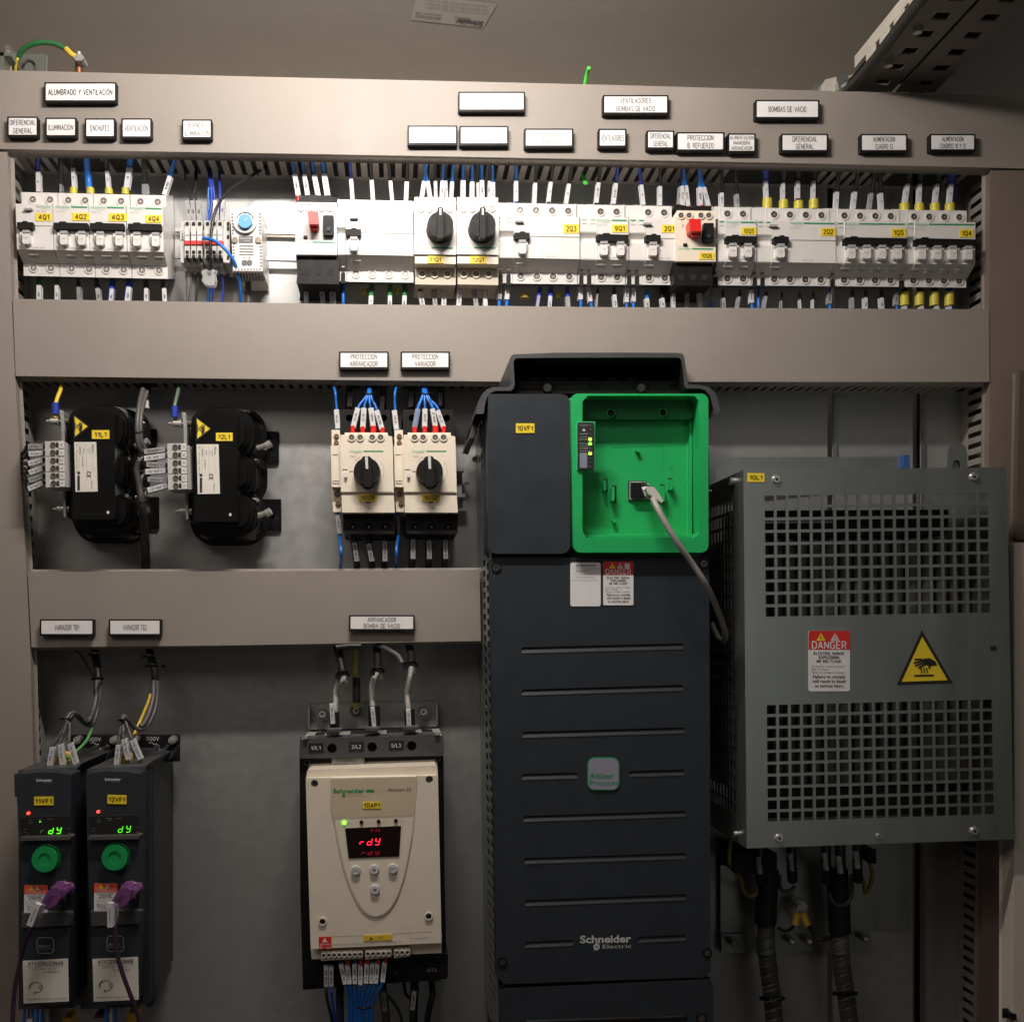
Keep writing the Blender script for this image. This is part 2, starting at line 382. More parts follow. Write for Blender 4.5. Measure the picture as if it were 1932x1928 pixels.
# mounting plate: left sheet, then sheets separated by narrow gaps on the right
def sheet(u0, u1, v0=250, v1=2120, y=YB):
    b.box(u0, v0, u1, v1, y, y+.003, zinc)
sheet(-160, 1561); sheet(1573, 1722); sheet(1739, 1995)
b.make('mounting_plate', bevel=.0006, kind='structure')
b = B(); b.box(-300, 120, 2200, 2250, .45, .455, roofm); b.make('cabinet_back_wall', kind='structure')
zr = .775
b = B(); b.wbox(-.85, .95, -.62, .451, zr, zr+.003, roofm); b.make('cabinet_roof', kind='structure')
b = B(); b.wbox(.80, .803, -.6, .45, -1.0, zr, mat('shaded_wall_paint', (.035, .03, .028), .6)); b.make('cabinet_side_wall', kind='structure')  # right wall's shadow is put into its near-black colour
b = B(); b.wbox(-.66, -.657, -.3, .45, -1.0, zr, browncol); b.make('cabinet_side_wall', kind='structure')
# stub rails that show as bright edges beside the gaps
for (u, v0, v1) in ((1575, 745, 905), (1741, 745, 1935)):
    b = B(); b.box(u-1, v0, u+4, v1, YB-.004, YB, zincd)
    b.make('plate_edge', bevel=.0008, label='bright folded vertical edge of the %s gap in the mounting plate' % ('shorter left' if u < 1600 else 'longer right'), cat='sheet edge')
# ---- ducts
def edge(tab, u, y=0.): return PD(u, itp(tab, u), y)
TT = [(-30, 132), (474, 145), (1122, 160), (1590, 173), (1960, 182)]; TB = [(-30, 281), (648, 292), (949, 297.5), (1447, 307), (1960, 319)]
M1 = [(20, 564), (648, 574), (1122, 579.6), (1867, 584)]; M2 = [(24, 709.5), (585, 716.4), (949, 720), (1422, 720.5), (1867, 720.7)]
L1 = [(50, 1078.5), (585, 1077), (905, 1075)]; L2 = [(57, 1221), (395, 1218), (907, 1209)]
def cover(bb, ta, tb, u0, u1, yf, yb, m, n=12, u0b=None, u1b=None):
    u0b = u0 if u0b is None else u0b; u1b = u1 if u1b is None else u1b
    top = [(u0+(u1-u0)*i/n) for i in range(n+1)]; bot = [(u0b+(u1b-u0b)*i/n) for i in range(n+1)]
    pts = [(x, itp(ta, x)) for x in top]+[(x, itp(tb, x)) for x in reversed(bot)]
    bb.prism(pts[::-1], yf, yb, m)
def hwall(bb, tab, u0, u1, pitch, m, skips=(), y0=.003, y1=YB, dz=.0004, th=.0012, up=1):
    # slotted wall of a horizontal duct seen from below: rear strip, teeth, front strip
    a = edge(tab, u0); c = edge(tab, u1); a.z += dz; c.z += dz
    def zz(x): return a.z+(c.z-a.z)*(x-a.x)/(c.x-a.x)
    def slab(x0, x1, ya, yb_): bb.hexa([(x0, ya, zz(x0)), (x1, ya, zz(x1)), (x1, ya, zz(x1)+th), (x0, ya, zz(x0)+th), (x0, yb_, zz(x0)), (x1, yb_, zz(x1)), (x1, yb_, zz(x1)+th), (x0, yb_, zz(x0)+th)], m)
    slab(a.x, c.x, y0, y0+.004); slab(a.x, c.x, y1-.009, y1)
    x = a.x; sk = [(edge(tab, s0).x, edge(tab, s1).x) for s0, s1 in skips]
    while x < c.x-pitch:
        if not any(s0 < x < s1 for s0, s1 in sk): slab(x, x+pitch*.58, y0+.004, y1-.009)
        x += pitch
    # duct floor and upper wall
top_d = thing('cable_duct', 960, 220, .0, 'top horizontal grey slotted cable duct carrying two rows of nameplates', 'cable duct', 'grey slotted cable ducts')
b = B(); cover(b, TT, TB, -30, 1960, 0, .012, duct); b.make('cover', top_d, bevel=.0035, seg=3)
b = B(); hwall(b, TB, -30, 1862, .0125, ductin, skips=((92, 112), (120, 135), (145, 178), (183, 240), (1385, 1560), (1700, 1800)))
b.make('slotted_wall', top_d, bevel=.0004)
b = B(); a = edge(TT, -30); c = edge(TT, 1960); b.hexa([(a.x, .01, a.z-.004), (c.x, .01, c.z-.004), (c.x, .01, c.z-.002), (a.x, .01, a.z-.002), (a.x, .075, a.z-.004), (c.x, .075, c.z-.004), (c.x, .075, c.z-.002), (a.x, .075, a.z-.002)], ductin)
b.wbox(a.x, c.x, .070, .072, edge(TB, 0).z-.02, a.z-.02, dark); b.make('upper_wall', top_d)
mid_d = thing('cable_duct', 960, 650, .0, 'middle horizontal grey slotted cable duct passing behind the tall black drive', 'cable duct', 'grey slotted cable ducts')
b = B(); cover(b, M1, M2, 24, 1866, 0, .012, duct, u0b=29.5, u1b=1867); b.make('cover', mid_d, bevel=.003, seg=3)
b = B(); hwall(b, M2, 30, 1866, .0105, ductin, skips=((255, 275), (655, 675), (690, 715), (765, 785), (800, 815))); b.make('slotted_wall', mid_d, bevel=.0004)
b = B(); a = edge(M1, 26); c = edge(M1, 1866); b.wbox(a.x+.002, c.x-.002, .01, YB-.002, a.z-.012, a.z-.010, ductin)
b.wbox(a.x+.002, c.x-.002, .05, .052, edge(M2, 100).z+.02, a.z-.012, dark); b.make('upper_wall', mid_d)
low_d = thing('cable_duct', 480, 1150, .0, 'short lower grey cable duct ending at the side of the tall black drive', 'cable duct', 'grey slotted cable ducts')
b = B(); cover(b, L1, L2, 52, 905, 0, .012, duct, u0b=59.5, u1b=907); b.make('cover', low_d, bevel=.003, seg=3)
b = B(); hwall(b, L2, 62, 905, .0105, ductin, y1=YB); a = edge(L1, 56); c = edge(L1, 903); b.wbox(a.x, c.x, .01, YB-.002, a.z-.016, a.z-.014, ductin)
b.make('slotted_wall', low_d)
# vertical ducts: cover + slotted inner wall
def vduct(label, cov, inner, y1, side, v0, v1, pitch):
    t = thing('cable_duct', cov[0][0], (v0+v1)/2, 0, label, 'cable duct', 'grey slotted cable ducts')
    b = B(); b.prism(cov, 0.001, .013, duct if side > 0 else browncol); b.make('cover', t, bevel=.003, seg=3)
    a = PD(inner[0][0], inner[0][1], 0); c = PD(inner[1][0], inner[1][1], 0)
    def xx(z): return a.x+(c.x-a.x)*(z-a.z)/(c.z-a.z)-side*.004
    b = B()
    def slab(z0, z1, ya, yb_):
        th = .0012*side
        b.hexa([(xx(z0), ya, z0), (xx(z0)-th, ya, z0), (xx(z1)-th, ya, z1), (xx(z1), ya, z1), (xx(z0), yb_, z0), (xx(z0)-th, yb_, z0), (xx(z1)-th, yb_, z1), (xx(z1), yb_, z1)], ductin)
    slab(c.z, a.z, .008, .014); slab(c.z, a.z, YB-.016, YB)
    z = a.z
    while z > c.z+pitch:
        slab(z-pitch*.58, z, .014, YB-.016); z -= pitch
    b.make('slotted_wall', t, bevel=.0004)
    b = B(); b.hexa([(xx(c.z)-side*.03, .02, c.z), (xx(c.z)-side*.031, .02, c.z), (xx(a.z)-side*.031, .02, a.z), (xx(a.z)-side*.03, .02, a.z), (xx(c.z)-side*.03, YB, c.z), (xx(c.z)-side*.031, YB, c.z), (xx(a.z)-side*.031, YB, a.z), (xx(a.z)-side*.03, YB, a.z)], dark)  # near-black sheet behind the slots stands in for shade inside the duct
    b.make('inner_shade_sheet', t)
vduct('left vertical grey slotted cable duct beside the breakers and small drives', [(-60, 287), (-60, 1990), (80, 1990), (63, 1449), (57, 1221), (50, 1079), (28.5, 709), (22, 564), (14, 287)], [(14, 287), (80, 1990)], YB, 1, 287, 1990, .0135)
vduct('right vertical brownish cable duct running down behind the perforated steel box', [(1868, 322), (1866, 583), (1868, 722), (1850, 1990), (2010, 1990), (2010, 322)], [(1868, 322), (1850, 1990)], YB, -1, 322, 1990, .0125)
# door edge at lower right and frame strip above it
b = B(); b.prism([(1913.5, 1024), (1914, 1500), (1912, 1990), (1990, 1990), (1990, 1024)], -.10, -.075, doorw); b.prism([(1906, 1912), (1906, 1924), (1918, 1924), (1918, 1912)], -.102, -.09, black)
b.make('door_edge', bevel=.002, label='pale cream door edge at the lower right beside the steel box', cat='door')
b = B(); b.prism([(1924, 700), (1917, 1018), (1990, 1018), (1990, 700)], -.03, -.02, mat('dimmed_frame_paint', (.11, .085, .07), .55))  # frame paint darkened, the strip's dim light is put into its colour
b.make('frame_strip', bevel=.002, label='brown frame strip above the pale door edge at right', cat='frame')
# ================================================================= ROOF ZONE
# perforated rail running towards the viewer at the upper right
a = PD(1612, 107, .0); rx = a.x; rz = a.z; zb = PD(1618, 146, 0).z
t = thing('roof_rail', 1700, 60, -.1, 'perforated steel rail under the roof at upper right', 'rail')
b = B(); hs = []
ys = [-.58+.033*i for i in range(20)]
def rail_face(b, y0, y1, z0, z1, m):   # plane X = rx
    b.hexa([(rx, y0, z0), (rx+.002, y0, z0), (rx+.002, y0, z1), (rx, y0, z1), (rx, y1, z0), (rx+.002, y1, z0), (rx+.002, y1, z1), (rx, y1, z1)], m)
railm = mat('rail_steel', (.58, .54, .48), .5, .2, .06, 30)
h = rz-zb
rail_face(b, -.62, .0, zb+h*.42, rz, railm)
for y in ys:
    if y < -.02: rail_face(b, y, y+.0225, zb, zb+h*.42, railm)
b.make('web', t, bevel=.0005)
railu = mat('shaded_rail_underside', (.19, .165, .145), .55, .1, .08, 30)  # darker copy of the rail steel, underside shade put into the colour
b = B(); x1 = rx+.105
cols = [(rx+.004, rx+.028), (rx+.044, rx+.056), (rx+.060, rx+.078), (rx+.094, x1)]
for c0, c1 in cols: b.wbox(c0, c1, -.62, .03, zb-.001, zb+.001, railu)
for y in ys:
    b.wbox(rx+.028, rx+.044, y, y+.021, zb-.0012, zb+.0008, railu); b.wbox(rx+.078, rx+.094, y, y+.021, zb-.0012, zb+.0008, railu)
b.wbox(rx+.004, x1, -.62, .03, zb+.008, zb+.009, dark)
b.make('flange', t, bevel=.0004)
for i in range(5):
    b = B(); yy = -.30+i*.066; b.tubew([(rx+.022, yy, zb-.001), (rx+.022, yy, zb-.006)], .0045, steel, 10, 1); b.make('bolt', t)
b = B(); b.tubew([(rx+.001, .03, zb-.004), (rx+.001, -.05, zb-.006), (rx, -.16, zb-.002), (rx+.001, -.25, zb-.005), (rx+.001, -.4, zb-.003), (rx, -.6, zb-.004)], .0055, blackw, 8)
b.make('black_cable', label='black cable lying along the lower edge of the roof rail', cat='cable')
b = B(); b.hexa([(rx-.003, -.30, rz-.045), (rx-.001, -.30, rz-.045), (rx-.001, -.30, rz+.01), (rx-.003, -.30, rz+.01), (rx-.003, -.23, rz-.045), (rx-.001, -.23, rz-.045), (rx-.001, -.23, rz+.01), (rx-.003, -.23, rz+.01)], zincd)
b.tubew([(rx-.003, -.262, rz-.02), (rx-.009, -.262, rz-.02)], .005, steel, 8, 1)
b.make('joining_plate', bevel=.001, label='small steel joining plate bolted to the roof rail', cat='bracket')
Z('Y7')
b = B(); b.prism([(725, 480), (722, 530), (775, 530), (775, 470)], .07, .09, zincd); b.prism([(775, 465), (775, 535), (845, 530), (842, 447)], .06, .075, railm); b.prism([(850, 480), (860, 530), (905, 530), (925, 470), (905, 425), (870, 445)], .05, .07, zincd)
b.make('corner_bracket', bevel=.0012, label='shiny folded corner bracket at the far end of the roof rail', cat='bracket')
b = B(); b.tube([(880, 505, .045), (930, 480, .03)], 14, steel, 10, 1); b.tube([(915, 450, .03), (965, 435, .02)], 9, steel, 8, 1)
b.make('bracket_bolt', label='shiny bolt on the corner bracket beside the roof rail', cat='bolt')
# roof sticker
Z('D')
def onroof(u, v):
    d = w_+R_*((u-PPX)/FPX)-U_*((v-PPY)/FPX); return CAMP+d*((zr-.0008-CAMP.z)/d.z)
b = B(); q = [(786, -8), (775, 38), (912, 53), (938, 8)]
b.add([onroof(*c) for c in q], [(0, 1, 2, 3)], paperc)
def rt(s, u, v, h, w, m, bold=0):
    vs, fs, x0, x1 = tmesh(s, bold); kx = w/(x1-x0); k = h/CAP; r = math.radians(186)
    o = []
    for a_, b_ in vs:
        X = (a_-(x0+x1)/2)*kx; Y = -(b_-CAP/2)*k; A = (u+X*math.cos(r)-Y*math.sin(r)+Y*.25, v+X*math.sin(r)+Y*math.cos(r))
        p = onroof(*A); p.z -= .0006; o.append(p)
    b.add(o, fs, m)
rt('Schneider', 885, 43, 9, 52, ink, .02); rt('Electric', 872, 35, 5, 30, inkg)
for i, s in enumerate(('0805 0209 000-00', 'www.se.com 1100')): rt(s, 808, 33-i*6, 4, 48, inkg)
for i in range(3): rt('CM MAX 630V IP55 IEC 61439-1', 862, 20-i*7, 3.5, 120, inkl)
b.make('roof_sticker', label='pale upside down printed sticker on the cabinet roof', cat='sticker')
# earth wire, lug and stud at the upper left
Z('Z1')
t = thing('earth_lead', 300, 60, .05, 'green and yellow earth wire with lug on a stud, upper left', 'earth wire')
b = B(); b.tube([(90, 230, .075), (92, 130, .06), (130, 45, .05), (210, 8, .045), (300, 10, .045), (375, 45, .045)], 13, grw, 10, 6); b.make('wire', t)
b = B(); b.tube([(372, 42, .045), (400, 70, .043), (425, 85, .043)], 15, yelw, 10); b.make('lug_sleeve', t)
b = B(); b.tube([(88, 210, .062), (88, 130, .05), (100, 95, .045)], 8, yelw, 8); b.make('yellow_stripe', t)
b = B(); b.cyl(443, 88, 30, .035, .05, steel, 6, asp=.7); b.tube([(443, 88, .05), (443, 180, .05)], 20, brass, 10, 1); b.tube([(443, 60, .05), (443, 95, .05)], 14, steel, 10, 1)
b.make('earth_stud', bevel=.0006, label='copper coloured earth stud with steel nut, upper left', cat='stud')
b = B(); b.box(0, 60, 62, 80, .03, .125, zincd); b.box(0, 60, 22, 210, .03, .05, zincd); b.box(20, 180, 130, 210, .10, .125, zincd); b.box(120, 70, 252, 230, .12, .125, zincd); b.box(30, 20, 60, 200, .07, .09, zincd); b.cyl(45, 60, 12, .06, .07, steel, 8)
b.make('corner_bracket', bevel=.0015, label='galvanised corner bracket in the upper left corner of the cabinet', cat='bracket')
b = B(); b.tube([(110, 170, .09), (150, 110, .09), (190, 125, .085), (205, 200, .085)], 8, greyw, 8)
b.make('grey_wire_loop', label='short grey wire loop beside the upper left corner bracket', cat='wire')
Z('Z3')
t = thing('green_wire', 600, 60, .03, 'bright green wire rising behind the top duct and hanging below it', 'wire')
b = B(); b.tube([(628, 8, .03), (612, 60, .04), (592, 160, .05)], 13, brgr, 10); b.make('upper_end', t)
b = B(); b.tube([(570, 720, .05), (585, 790, .04), (606, 856, .03)], 17, brgr, 10, flat=.6); b.make('lower_end', t)
# ================================================================= NAMEPLATES
def nameplate(fr, x0, y0, x1, y1, lines, where, ic=ink, hs=None):
    # outer black holder rectangle in frame pixels (skewed corners come from the measured box)
    Z(fr); k = 1/cur[0]*1.0
    t = thing('nameplate', (x0+x1)/2, (y0+y1)/2, 0, where, 'nameplate', 'engraved nameplates on the cable ducts')
    e = 3.2*k; H = y1-y0
    b = B(); b.prism(rr(x0, y0, x1, y1, 2.2*k, 3), -.0075, .001, black)
    b.prism([(x0+(x1-x0)*.14, y1-.6*k), (x0+(x1-x0)*.14, y1+1.0*k), (x1-(x1-x0)*.14, y1+1.0*k), (x1-(x1-x0)*.14, y1-.6*k)], -.0065, -.0015, black)
    b.make('holder', t, bevel=.0008)
    b = B(); a0, b0, a1, b1 = x0+e, y0+e*.9, x1-e, y1-e*1.35
    b.prism(rr(a0, b0, a1, b1, .9*k, 2), -.0080, -.007, paper)
    n = len(lines); L = (b1-b0)/max(n, 1)
    for i, s in enumerate(lines):
        hh = min(L*.64, 9.0*k)
        if n == 1: hh = min(L*.46, 9.5*k)
        vs, fs, q0, q1 = glyphs(s, .0); w = (q1-q0)*hh*.72
        if hs: w = hs[i]*(a1-a0)
        w = min(w, (a1-a0)*.96)
        b.text(s, (a0+a1)/2, b0+L*(i+.5)+.3*k, hh, -.0083, ic, w)
    b.make('insert', t)
N = nameplate
N('Z1', 248, 228, 655, 342, ['ALUMBRADO Y VENTILACIÓN'], 'wide nameplate reading ALUMBRADO Y VENTILACIÓN on the top duct', ink, [.93])
N('Z1', 40, 421, 214, 536, ['DIFERENCIAL', 'GENERAL'], 'small nameplate reading DIFERENCIAL GENERAL at the far left of the top duct', inkg)
N('Z1', 254, 427, 430, 538, ['ILUMINACION'], 'small nameplate reading ILUMINACION above breaker 4Q2', inkg, [.88])
N('Z1', 476, 431, 648, 543, ['ENCHUFES'], 'small nameplate reading ENCHUFES above breaker 4Q3', inkg, [.7])
N('Z1', 681, 431, 853, 545, ['VENTILACIÓN'], 'small nameplate reading VENTILACIÓN above breaker 4Q4', inkg, [.86])
N('Z1', 1022, 437, 1192, 548, ['BORNERO', 'ILUMINACIÓN'], 'small nameplate reading BORNERO ILUMINACIÓN above the terminal blocks', inkg, [.65, .92])
N('Z2', 1162, 140, 1538, 252, ['BOMBAS TANQUE BALANCE'], 'wide overexposed nameplate with faint lettering on the top duct', mat('faint_ink', (.26, .255, .25), .5, 0, 0), [.9])
N('Z2', 877, 330, 1158, 440, [], 'blank white nameplate above rotary breaker 11Q1, left of another blank one', inkl)
N('Z2', 1168, 332, 1445, 442, [], 'blank white nameplate above rotary breaker 12Q1, right of another blank one', inkl)
N('Z2', 1533, 347, 1810, 455, ['DIFERENCIAL', 'GENERAL'], 'faint nameplate reading DIFERENCIAL GENERAL above the 2Q3 breaker', mat('faint_ink', (.26, .255, .25), .5, 0, 0), [.54, .38])
N('Z3', 730, 207, 1212, 350, ['VENTILADORES', 'BOMBAS DE VACIO'], 'wide nameplate reading VENTILADORES BOMBAS DE VACIO on the top duct', inkg, [.5, .62])
N('Z3', 697, 453, 905, 592, ['VENTILADORES'], 'small nameplate reading VENTILADORES above breaker 9Q1', inkg, [.92])
N('Z3', 1050, 466, 1255, 605, ['DIFERENCIAL', 'GENERAL'], 'small nameplate reading DIFERENCIAL GENERAL above breaker 2Q1', inkg, [.82, .58])
N('Z3', 1268, 478, 1622, 620, ['PROTECCION', 'B. REFUERZO'], 'nameplate reading PROTECCION B. REFUERZO above the red pushbutton', inkg, [.58, .58])
N('Z3', 1645, 487, 1850, 630, ['ALIMENTACION', 'MANIOBRA', 'ARRANCADOR'], 'small three line nameplate reading ALIMENTACION MANIOBRA ARRANCADOR', inkg, [.96, .68, .86])
N('Z4', 265, 205, 664, 325, ['BOMBAS DE VACIO'], 'wide nameplate reading BOMBAS DE VACIO near the right of the top duct', inkg, [.62])
N('Z4', 425, 415, 718, 530, ['DIFERENCIAL', 'GENERAL'], 'nameplate reading DIFERENCIAL GENERAL above the 2Q2 breaker', inkg, [.56, .4])
N('Z4', 918, 416, 1210, 530, ['ALIMENTACION', 'CUADRO 13'], 'nameplate reading ALIMENTACION CUADRO 13 on the top duct', inkg, [.5, .4])
N('Z4', 1348, 416, 1632, 525, ['ALIMENTACION', 'CUADROS 10 Y 12'], 'nameplate reading ALIMENTACION CUADROS 10 Y 12, rightmost on the top duct', inkg, [.5, .6])
N('Z6', 213, 183, 583, 315, ['PROTECCION', 'ARRANCADOR'], 'nameplate reading PROTECCION ARRANCADOR on the middle duct', inkg, [.57, .6])
N('Z6', 670, 183, 1037, 315, ['PROTECCION', 'VARIADOR'], 'nameplate reading PROTECCION VARIADOR on the middle duct', inkg, [.57, .45])
N('D', 75, 1168, 177, 1200, ['VARIADOR TB1'], 'nameplate reading VARIADOR TB1 on the lower duct', inkg, [.48])
N('D', 205, 1168, 304, 1200, ['VARIADOR TB2'], 'nameplate reading VARIADOR TB2 on the lower duct', inkg, [.48])
N('Y3', 588, 104, 1194, 252, ['ARRANCADOR', 'BOMBA DE VACIO'], 'wide nameplate reading ARRANCADOR BOMBA DE VACIO on the lower duct', inkg, [.46, .58])
# ================================================================= DIN RAIL behind the breaker row
Z('D')
b = B()
def strip(bb, tab0, tab1, u0, u1, yf, yb, m):
    bb.prism([(u0, itp(tab0, u0)), (u0, itp(tab1, u0)), (u1, itp(tab1, u1)), (u1, itp(tab0, u1))], yf, yb, m)
rt0 = [(330, 437), (556, 449), (1840, 472)]
def off(t, d): return [(a, c+d) for a, c in t]
strip(b, off(rt0, -8), off(rt0, 0), 330, 1838, .048, .050, zinc)
strip(b, off(rt0, 0), off(rt0, 8), 330, 1838, .060, .062, steeld)
strip(b, off(rt0, 8), off(rt0, 42), 330, 1838, .0585, .0605, zinc)
strip(b, off(rt0, 42), off(rt0, 50), 330, 1838, .048, .050, zinc)
b.make('mounting_rail', bevel=.0006, label='galvanised mounting rail running behind the row of breakers', cat='mounting rail')
# ================================================================= BREAKER ROW
Y0N, YS, YR = .002, .021, .061
T_top = [(44, 363), (250, 367.8), (783, 380), (1104, 386.5), (1269, 389.5), (1557, 394.7), (1825, 398)]
T_nt = [(32, 384.6), (248, 388), (700, 402), (1127, 411), (1588, 418), (1840, 419.7)]
T_nb = [(40, 470.7), (250, 475), (676, 480.6), (1130, 490), (1603, 497), (1838, 499)]
T_lt = [(60, 497), (270, 501), (671, 511), (1130, 516), (1600, 523.4), (1825, 527)]
T_lb = [(80, 521.5), (290, 526), (709, 532.7), (1130, 537), (1618, 540.5), (1825, 543)]
T_s1 = [(61, 376.5), (250, 380.3), (670, 391), (1133, 399.5), (1594, 407), (1811, 410)]
T_s2 = [(63, 505.4), (268, 509.8), (671, 516.5), (1134, 523), (1592, 528.5), (1811, 530)]
T_tg = [(60, 448), (290, 452), (667, 460), (1134, 468.5), (1594, 475), (1800, 477)]
T_bar = [(60, 425.5), (290, 428.5), (666, 438.5), (1155, 448.5), (1648, 454.5), (1800, 457)]
def D(u, v): return disp(u, v)
def profile(bb, u0, u1, prof, m, slots=None):
    # u0,u1 display px at the nose plane; prof [(Y, table)] closed, extruded along X
    A = PD(u0, itp(T_nb, u0), Y0N).x; C = PD(u1, itp(T_nb, u1), Y0N).x
    L = [Vector((A, y, PD(u0, itp(t, u0), y).z)) for y, t in prof]; R2 = [Vector((C, y, PD(u1, itp(t, u1), y).z)) for y, t in prof]
    n = len(prof); fs = [(i, (i+1) % n, n+(i+1) % n, n+i) for i in range(n)]+[tuple(range(n)), tuple(range(2*n-1, n-1, -1))]
    bb.add(L+R2, fs, m)
PROF = [(YR, T_top), (YS, T_top), (YS, T_nt), (Y0N, T_nt), (Y0N, T_nb), (YS-.001, T_lt), (YS, T_lt), (YS, T_lb), (YR, T_lb)]
def screw(parent, du, dv, y, r=6.2, ringm=None, name='terminal_screw', sm=None):
    Z('D'); b = B()
    b.ring(du, dv, r, r+2.4, y-.0012, y+.001, ringm or white, 16); b.cyl(du, dv, r, y-.0003, y+.002, steeld if sm is None else sm, 14)
    a = random.uniform(0, 3.1)
    for q in (a, a+math.pi/2):
        b.stroke([(du-r*.6*math.cos(q), dv-r*.6*math.sin(q)), (du+r*.6*math.cos(q), dv+r*.6*math.sin(q))], 1.2, y-.0006, steel)
    return b.make(name, parent)
def sticker(parent, x0, y0, x1, y1, s, y, m=None, ic=None, rot=0, hf=.58, wf=.68, skew=0):
    b = B(); b.prism([(x0, y0), (x0, y1), (x1, y1+skew), (x1, y0+skew)], y-.0004, y+.0003, m or yel)
    b.text(s, (x0+x1)/2, (y0+y1)/2+skew/2, (y1-y0)*hf, y-.0007, ic or inkb, (x1-x0)*wf, rot, .018)
    return b.make('identification_sticker', parent)
def toggle(parent, du, sc_=1.0, w=None):
    Z('D'); cv = itp(T_tg, du); w = 8.6 if w is None else w
    cx = PD(du, cv, Y0N).x; cz = PD(du, cv, Y0N).z; f = mper(Y0N)
    b = B(); hw = 9.4*f; R = 17*f
    vs = []; N_ = 10
    for i in range(N_+1):
        a = math.radians(-62+124*i/N_); z = cz+R*math.sin(a)*1.0; y = Y0N+.002-(R*math.cos(a)-R*.47)*.95
        vs += [(cx-hw, y, z), (cx+hw, y, z)]
    n = len(vs); fs = [(2*i, 2*i+1, 2*i+3, 2*i+2) for i in range(N_)]
    b.add(vs, fs, white, True)
    b.add([vs[2*i] for i in range(N_+1)], [tuple(range(N_+1))], white); b.add([vs[2*i+1] for i in range(N_+1)], [tuple(range(N_+1))], white)
    b.make('rocker', parent, bevel=.0006)
    b = B(); y = Y0N-.0078
    b.prism([(du-6.6, cv-8.5), (du-7.2, cv+9), (du-5, cv+12.5), (du+5.5, cv+12.5), (du+7.2, cv+9), (du+6.6, cv-8.5)], y, Y0N, white)
    b.prism([(du-7, cv-13.5), (du-7, cv-8.7), (du+7, cv-8.7), (du+7, cv-13.5)], y-.001, Y0N, sleg)
    b.text('I ON', du-.5, cv+1, 2.2, y-.0005, inkl, 7)
    b.make('lever', parent, bevel=.0008)
def breaker(fr, x0, x1, label, cat, tg=(), bar=None, s1=(), s2=(), tag_=None, logo=None, line=None, aux=None, rcd=False, small=None, ytag=None, bright=False, auxs=()):
    """x0,x1: nose sides; tg: toggle x; bar: black bar x range; s1,s2: terminal x; aux: x range of the side contact"""
    Z(fr); du0, _ = D(x0, 0); du1, _ = D(x1, 0)
    t = thing('breaker', (x0+x1)/2, (itp(T_nb, du0)-cur[2])/cur[0], YR, label, cat, 'modular breakers on the upper rail')
    c0 = cur; b = B(); profile(b, du0+.4, du1-.4, PROF, white)
    Z('D'); nt = itp(T_nt, du0); nt1 = itp(T_nt, du1); k = (nt1-nt)/(du1-du0)
    def vy(u, off_): return nt+(u-du0)*k+off_
    if line:
        cur_ = c0; a = c0[1]+c0[0]*line[0]; e = c0[1]+c0[0]*line[1]
        b.poly([(a, vy(a, 3.2)), (a, vy(a, 5.8)), (e, vy(e, 5.8)), (e, vy(e, 3.2))], Y0N-.0004, greenl)
    if logo:
        a = c0[1]+c0[0]*logo[0]; e = c0[1]+c0[0]*logo[1]
        b.text('Schneider', (a+e)/2, vy(a, 4.4), 4.2, Y0N-.0004, greenf if not bright else greenf, e-a, 1, .02)
        b.text('Electric', (a+e)/2+4, vy(a, 9.0), 2.4, Y0N-.0004, greenf, (e-a)*.6, 1)
        b.text('iC60N  C10A' if not rcd else 'iID  25A', a+9, vy(a, 13.5), 2.4, Y0N-.0004, inkl, 17, 1)
    nb = itp(T_nb, du0)
    b.text('C6', du0+7, nb-5, 3.4, Y0N-.0004, inkl, 5.5, 1); b.text('400V~ 6000', du0+.5*(du1-du0)+8, nb-4+.5*(itp(T_nb, du1)-nb), 2.4, Y0N-.0004, inkl, 20, 1)
    if rcd:
        a = c0[1]+c0[0]*(tg[0])+12; q = itp(T_bar, a); e = du1-.8
        b.poly([(a, q+.2), (a, q+1.3), (e, itp(T_bar, e)+1.3), (e, itp(T_bar, e)+.2)], Y0N-.0003, inkg)
    # printed lines on the sloping underside
    for sx in s2:
        a = c0[1]+c0[0]*sx
    b.make('housing', t, bevel=.0007)
    for s_ in s1: a = c0[1]+c0[0]*s_; screw(t, a, itp(T_s1, a), YS)
    for s_ in s2: a = c0[1]+c0[0]*s_; screw(t, a, itp(T_s2, a), YS)
    b = B(); ok = False
    for s_ in s2[(0 if len(s2) < 3 or not rcd else 0):]:
        if rcd and s_ != s2[0]: continue
        a = c0[1]+c0[0]*s_; mid = (itp(T_nb, a)+itp(T_lt, a))/2
        for dy in (-4, 1.5):
            ym = Y0N+(YS-Y0N)*((mid+dy-itp(T_nb, a))/(itp(T_lt, a)-itp(T_nb, a)))-.0007
            b.poly([(a-9, mid+dy-.9), (a-9, mid+dy+.9), (a+9, mid+dy+.9), (a+9, mid+dy-.9)], ym-.0008, inkl)
    if b.v: b.make('printed_rating', t)
    for x in tg: toggle(t, c0[1]+c0[0]*x)
    if bar:
        a = c0[1]+c0[0]*bar[0]; e = c0[1]+c0[0]*bar[1]; va, ve = itp(T_bar, a), itp(T_bar, e); b = B()
        b.prism([(a, va-5.8), (a, va+6.2), (e, ve+6.2), (e, ve-5.8), (a+ (24 if e-a > 40 else 20), va-5.8), (a+(23 if e-a > 40 else 19), va-8), (a+11, va-8), (a+10, va-5.8)], Y0N-.006, Y0N+.001, black)
        b.make('trip_bar', t, bevel=.0007)
